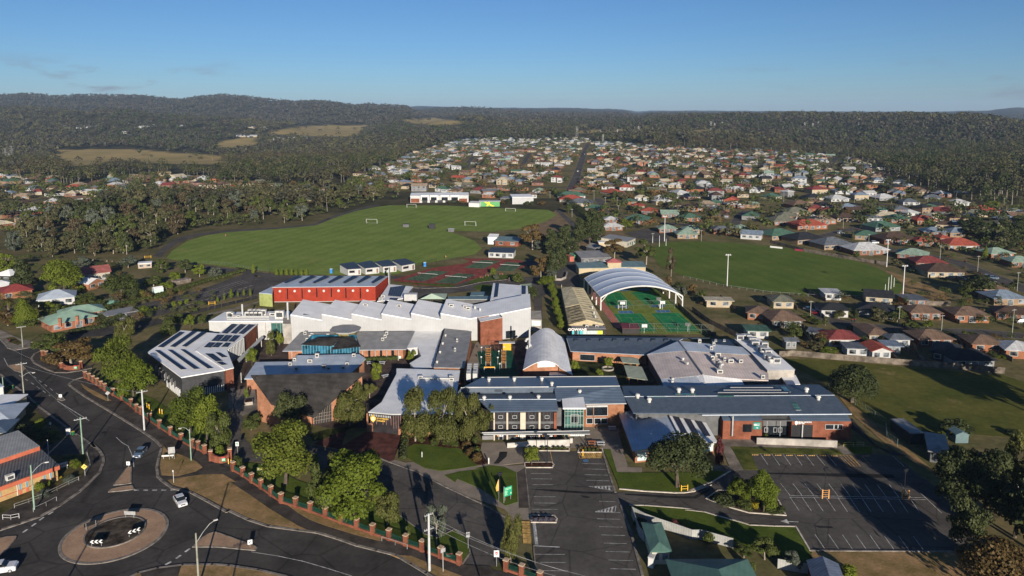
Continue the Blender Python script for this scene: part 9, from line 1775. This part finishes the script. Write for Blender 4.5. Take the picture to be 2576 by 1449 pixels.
while k<300:
 u,v=random.uniform(1720,2600),random.uniform(575,930)
 if 1640<u<2290 and 600<v<752 or (v>850 and u<2010) or (v>885) or u<1860 and v>790 or inside([(1640,560),(1780,560),(2000,890),(1700,830)],u,v): continue
 p=P((u,v));k+=1
 if not on_street(p.x,p.y,2.5) and not any((p.x-a)**2+(p.y-b)**2<(c*.72)**2 for a,b,c in NEAR): near.append((p.x,p.y,0))
k=0
while k<420:
 u,v=random.uniform(-20,640),random.uniform(650,830)
 if v<745 and u>330 or u*.3+v>930 : k+=1;continue
 p=P((u,v));k+=1;near.append((p.x,p.y,0))
leaf_cloud('garden_shrubs','low garden shrubs and small trees filling the yards between the nearer houses',near,[random.uniform(.8,2.4) for _ in near],[random.uniform(1.2,5) for _ in near],260,.15,['dark','bush','gum','bush','rust','dark'],g,'shrubs')
gs+=extra;leaf_cloud('suburb_trees','garden trees and shrubs scattered between the suburb houses',gs,[random.uniform(1.8,5.6) for _ in gs],[random.uniform(3,11.5) for _ in gs],64,.27,['dark','bush','gum','bush','dark','rust','dark'],g)
# pale trunks of the far woods,and the woods themselves in three belts
def scatter(n,umin,umax,ymin,ymax,pw=1.0):
 out=[]
 while len(out)<n:
  m=n*2;U_=g.uniform(umin,umax,m);Y_=ymin*(ymax/ymin)**(g.random(m)**pw);X_=(U_-1288)/1866.*Y_;Z_=terrain_np(X_,Y_)
  for x,y,z in zip(X_,Y_,Z_):
   q=proj((x,y,z))
   if y<1700 and (inside(SUB_R,*q) or inside(SUB_L,*q)): continue
   q2=proj((x,y,z+13))
   if any(inside(pp,*q) or inside(pp,*q2) for pp in PADS) and random.random()<.985: continue
   if y<560 and not(q[0]<900 and q[1]<500): continue
   if q[1]>460 and 830<q[0]<1500: continue
   if q[0]>1450 and q[1]>520: continue
   out.append((x,y,z))
   if len(out)>=n: break
 return out
w1=scatter(3000,-80,2660,470,1500,.9);leaf_cloud('near_woods','open gum woodland beyond the suburb and round the paddocks',w1,[random.uniform(4,7) for _ in w1],[random.uniform(11,20) for _ in w1],64,.25,['dark','gum','hill','gum','gumb'],g,'wood')
mb=MB()
for i,(x,y,z) in enumerate(w1):
 if i%3==0: h=random.uniform(8,12);dx=random.uniform(-1,1);mb.tube((x,y-2,z-.5),(x+dx,y-2,z+h),.32,.16,3,cap=False)
o=mb.build('woodland_trunks',BARK_P);tag(o,'pale gum trunks showing through the open woodland','wood',None,'stuff')
w2=scatter(9000,-80,2660,1450,3000);leaf_cloud('middle_woods','dense dark forest on the middle slopes and ridges',w2,[random.uniform(6.5,10) for _ in w2],[random.uniform(13,22) for _ in w2],22,.42,['hill','dark','hillb','hill','gum'],g,'forest')
w3=scatter(13000,-120,2700,2800,5200);leaf_cloud('hill_forest','forest covering the long hills along the skyline',w3,[random.uniform(9,15) for _ in w3],[random.uniform(13,23) for _ in w3],13,.5,['hill','hill','hillb'],g,'forest')
us=[]
while len(us)<650:
 u,v=random.uniform(30,1010),random.uniform(474,645)
 if inside(BUSH,u,v): p=P((u,v));us.append((p.x,p.y,0))
leaf_cloud('bush_undergrowth','dark undergrowth filling the bush strip beneath the gums',us,[random.uniform(1.5,3.2) for _ in us],[random.uniform(2.5,8) for _ in us],60,.30,['dark','gum','dark','bush'],g,'undergrowth')
for e in "600 396;640 392;700 395;480 393;1040 395;1100 385;1130 383;1350 380;1900 395;1935 392;1960 395;1990 397;1810 458;1840 462;1880 460;1910 462;2080 485;2105 482;2200 470;2290 468;930 440;1000 450".split(';'):
 x,y=map(float,e.split());p=PT(O(x,y))
 if p: o=bpy.data.objects.new('farm_building',far_mesh(random.choice(['wW','wC','sW','pW']),False,16.0,10.0,2.9));COL.objects.link(o);o.location=p;o.scale=(1.3,1.3,1.2);tag(o,None,'farm building','far farm buildings');LAB.append((o,'small pale farm building','among the distant paddocks and trees'))
# lattice pylons
def pylon(p,h):
 o=empty('pylon',p,None,'pylon','power pylons');mb=MB();w=h*.11
 for sx,sy in ((-1,-1),(1,-1),(1,1),(-1,1)): mb.tube(p+Vector((sx*w,sy*w,0)),p+Vector((sx*w*.18,sy*w*.18,h)),.11,.08,4)
 for k in range(7):
  f0,f1=k/7,(k+1)/7;w0,w1_=w*(1-.82*f0),w*(1-.82*f1);s=1 if k%2 else -1
  mb.tube(p+Vector((-s*w0,-w0,h*f0)),p+Vector((s*w1_,-w1_,h*f1)),.06,.06,3);mb.tube(p+Vector((s*w0,w0,h*f0)),p+Vector((-s*w1_,w1_,h*f1)),.06,.06,3)
 mb.build('tower',GREYM,o);mb=MB()
 for z,a in ((.97,.14),(.85,.2),(.73,.16)): mb.tube(p+Vector((-h*a,0,h*z)),p+Vector((h*a,0,h*z)),.1,.1,4)
 mb.build('crossarm',GREYM,o);LAB.append((o,'lattice power pylon','at the left edge before the paddocks' if p.x<-400 else 'on the ridge beyond the suburb'))
for T_,x,y,t_ in ((O,48,660,545),(O,95,650,525),(O,72,660,590),(O,2142,535,470),(Q,1778,362,285),(Q,1955,368,310),(Q,2083,362,305),(Q,2243,352,280),(Q,2347,352,295),(Q,1975,410,372),(RR,212,312,245),(RR,240,312,270),(RR,298,300,250),(RR,920,310,252),(RR,1022,305,248),(RR,980,310,268),(RR,1330,275,240)):
 p=PT(T_(x,y))
 if p: pylon(p,max(18,min(48,hgt(T_(x,y),T_(x,t_),p.z) if p.y<1200 else (y-t_)*.3333*mpp(p)*.98)))
# air between here and the hills
b=MB();b.box((0,7000,-25),(16500,14900,255));hz=bpy.data.materials.new('haze');hz.use_nodes=True;t=hz.node_tree;t.nodes.clear();pv=N_(t,'ShaderNodeVolumePrincipled');pv.inputs['Color'].default_value=(.50,.70,1,1);pv.inputs['Density'].default_value=4.6e-5;pv.inputs['Anisotropy'].default_value=.0
mo=N_(t,'ShaderNodeOutputMaterial');t.links.new(pv.outputs[0],mo.inputs['Volume']);o=b.build('haze',hz);o['kind']='stuff';o['label']='thin bluish haze between the camera and the far hills';o['category']='haze'
# ================================================================== labels that single out each repeat
ORD=['','first','second','third','fourth','fifth','sixth','seventh','eighth','ninth','tenth','eleventh','twelfth','13th','14th','15th','16th','17th','18th','19th','20th']
for o,d,z,l in TREES:
 if not l and d: LAB.append((o,d,z))
grp={}
for o,d,z in LAB: grp.setdefault((d,z),[]).append(o)
for (d,z),l in grp.items():
 l.sort(key=lambda o:proj(o.location)[0])
 for i,o in enumerate(l):
  s=f'{d} {z}' if len(l)==1 else f'{"leftmost" if i==0 else "rightmost" if i==len(l)-1 else ORD[i+1]+"-from-left" if i<20 else str(i+1)+"th-from-left"} {d} {z}'
  o['label']=s if len(s.split())<=16 else ' '.join(s.split()[:16])
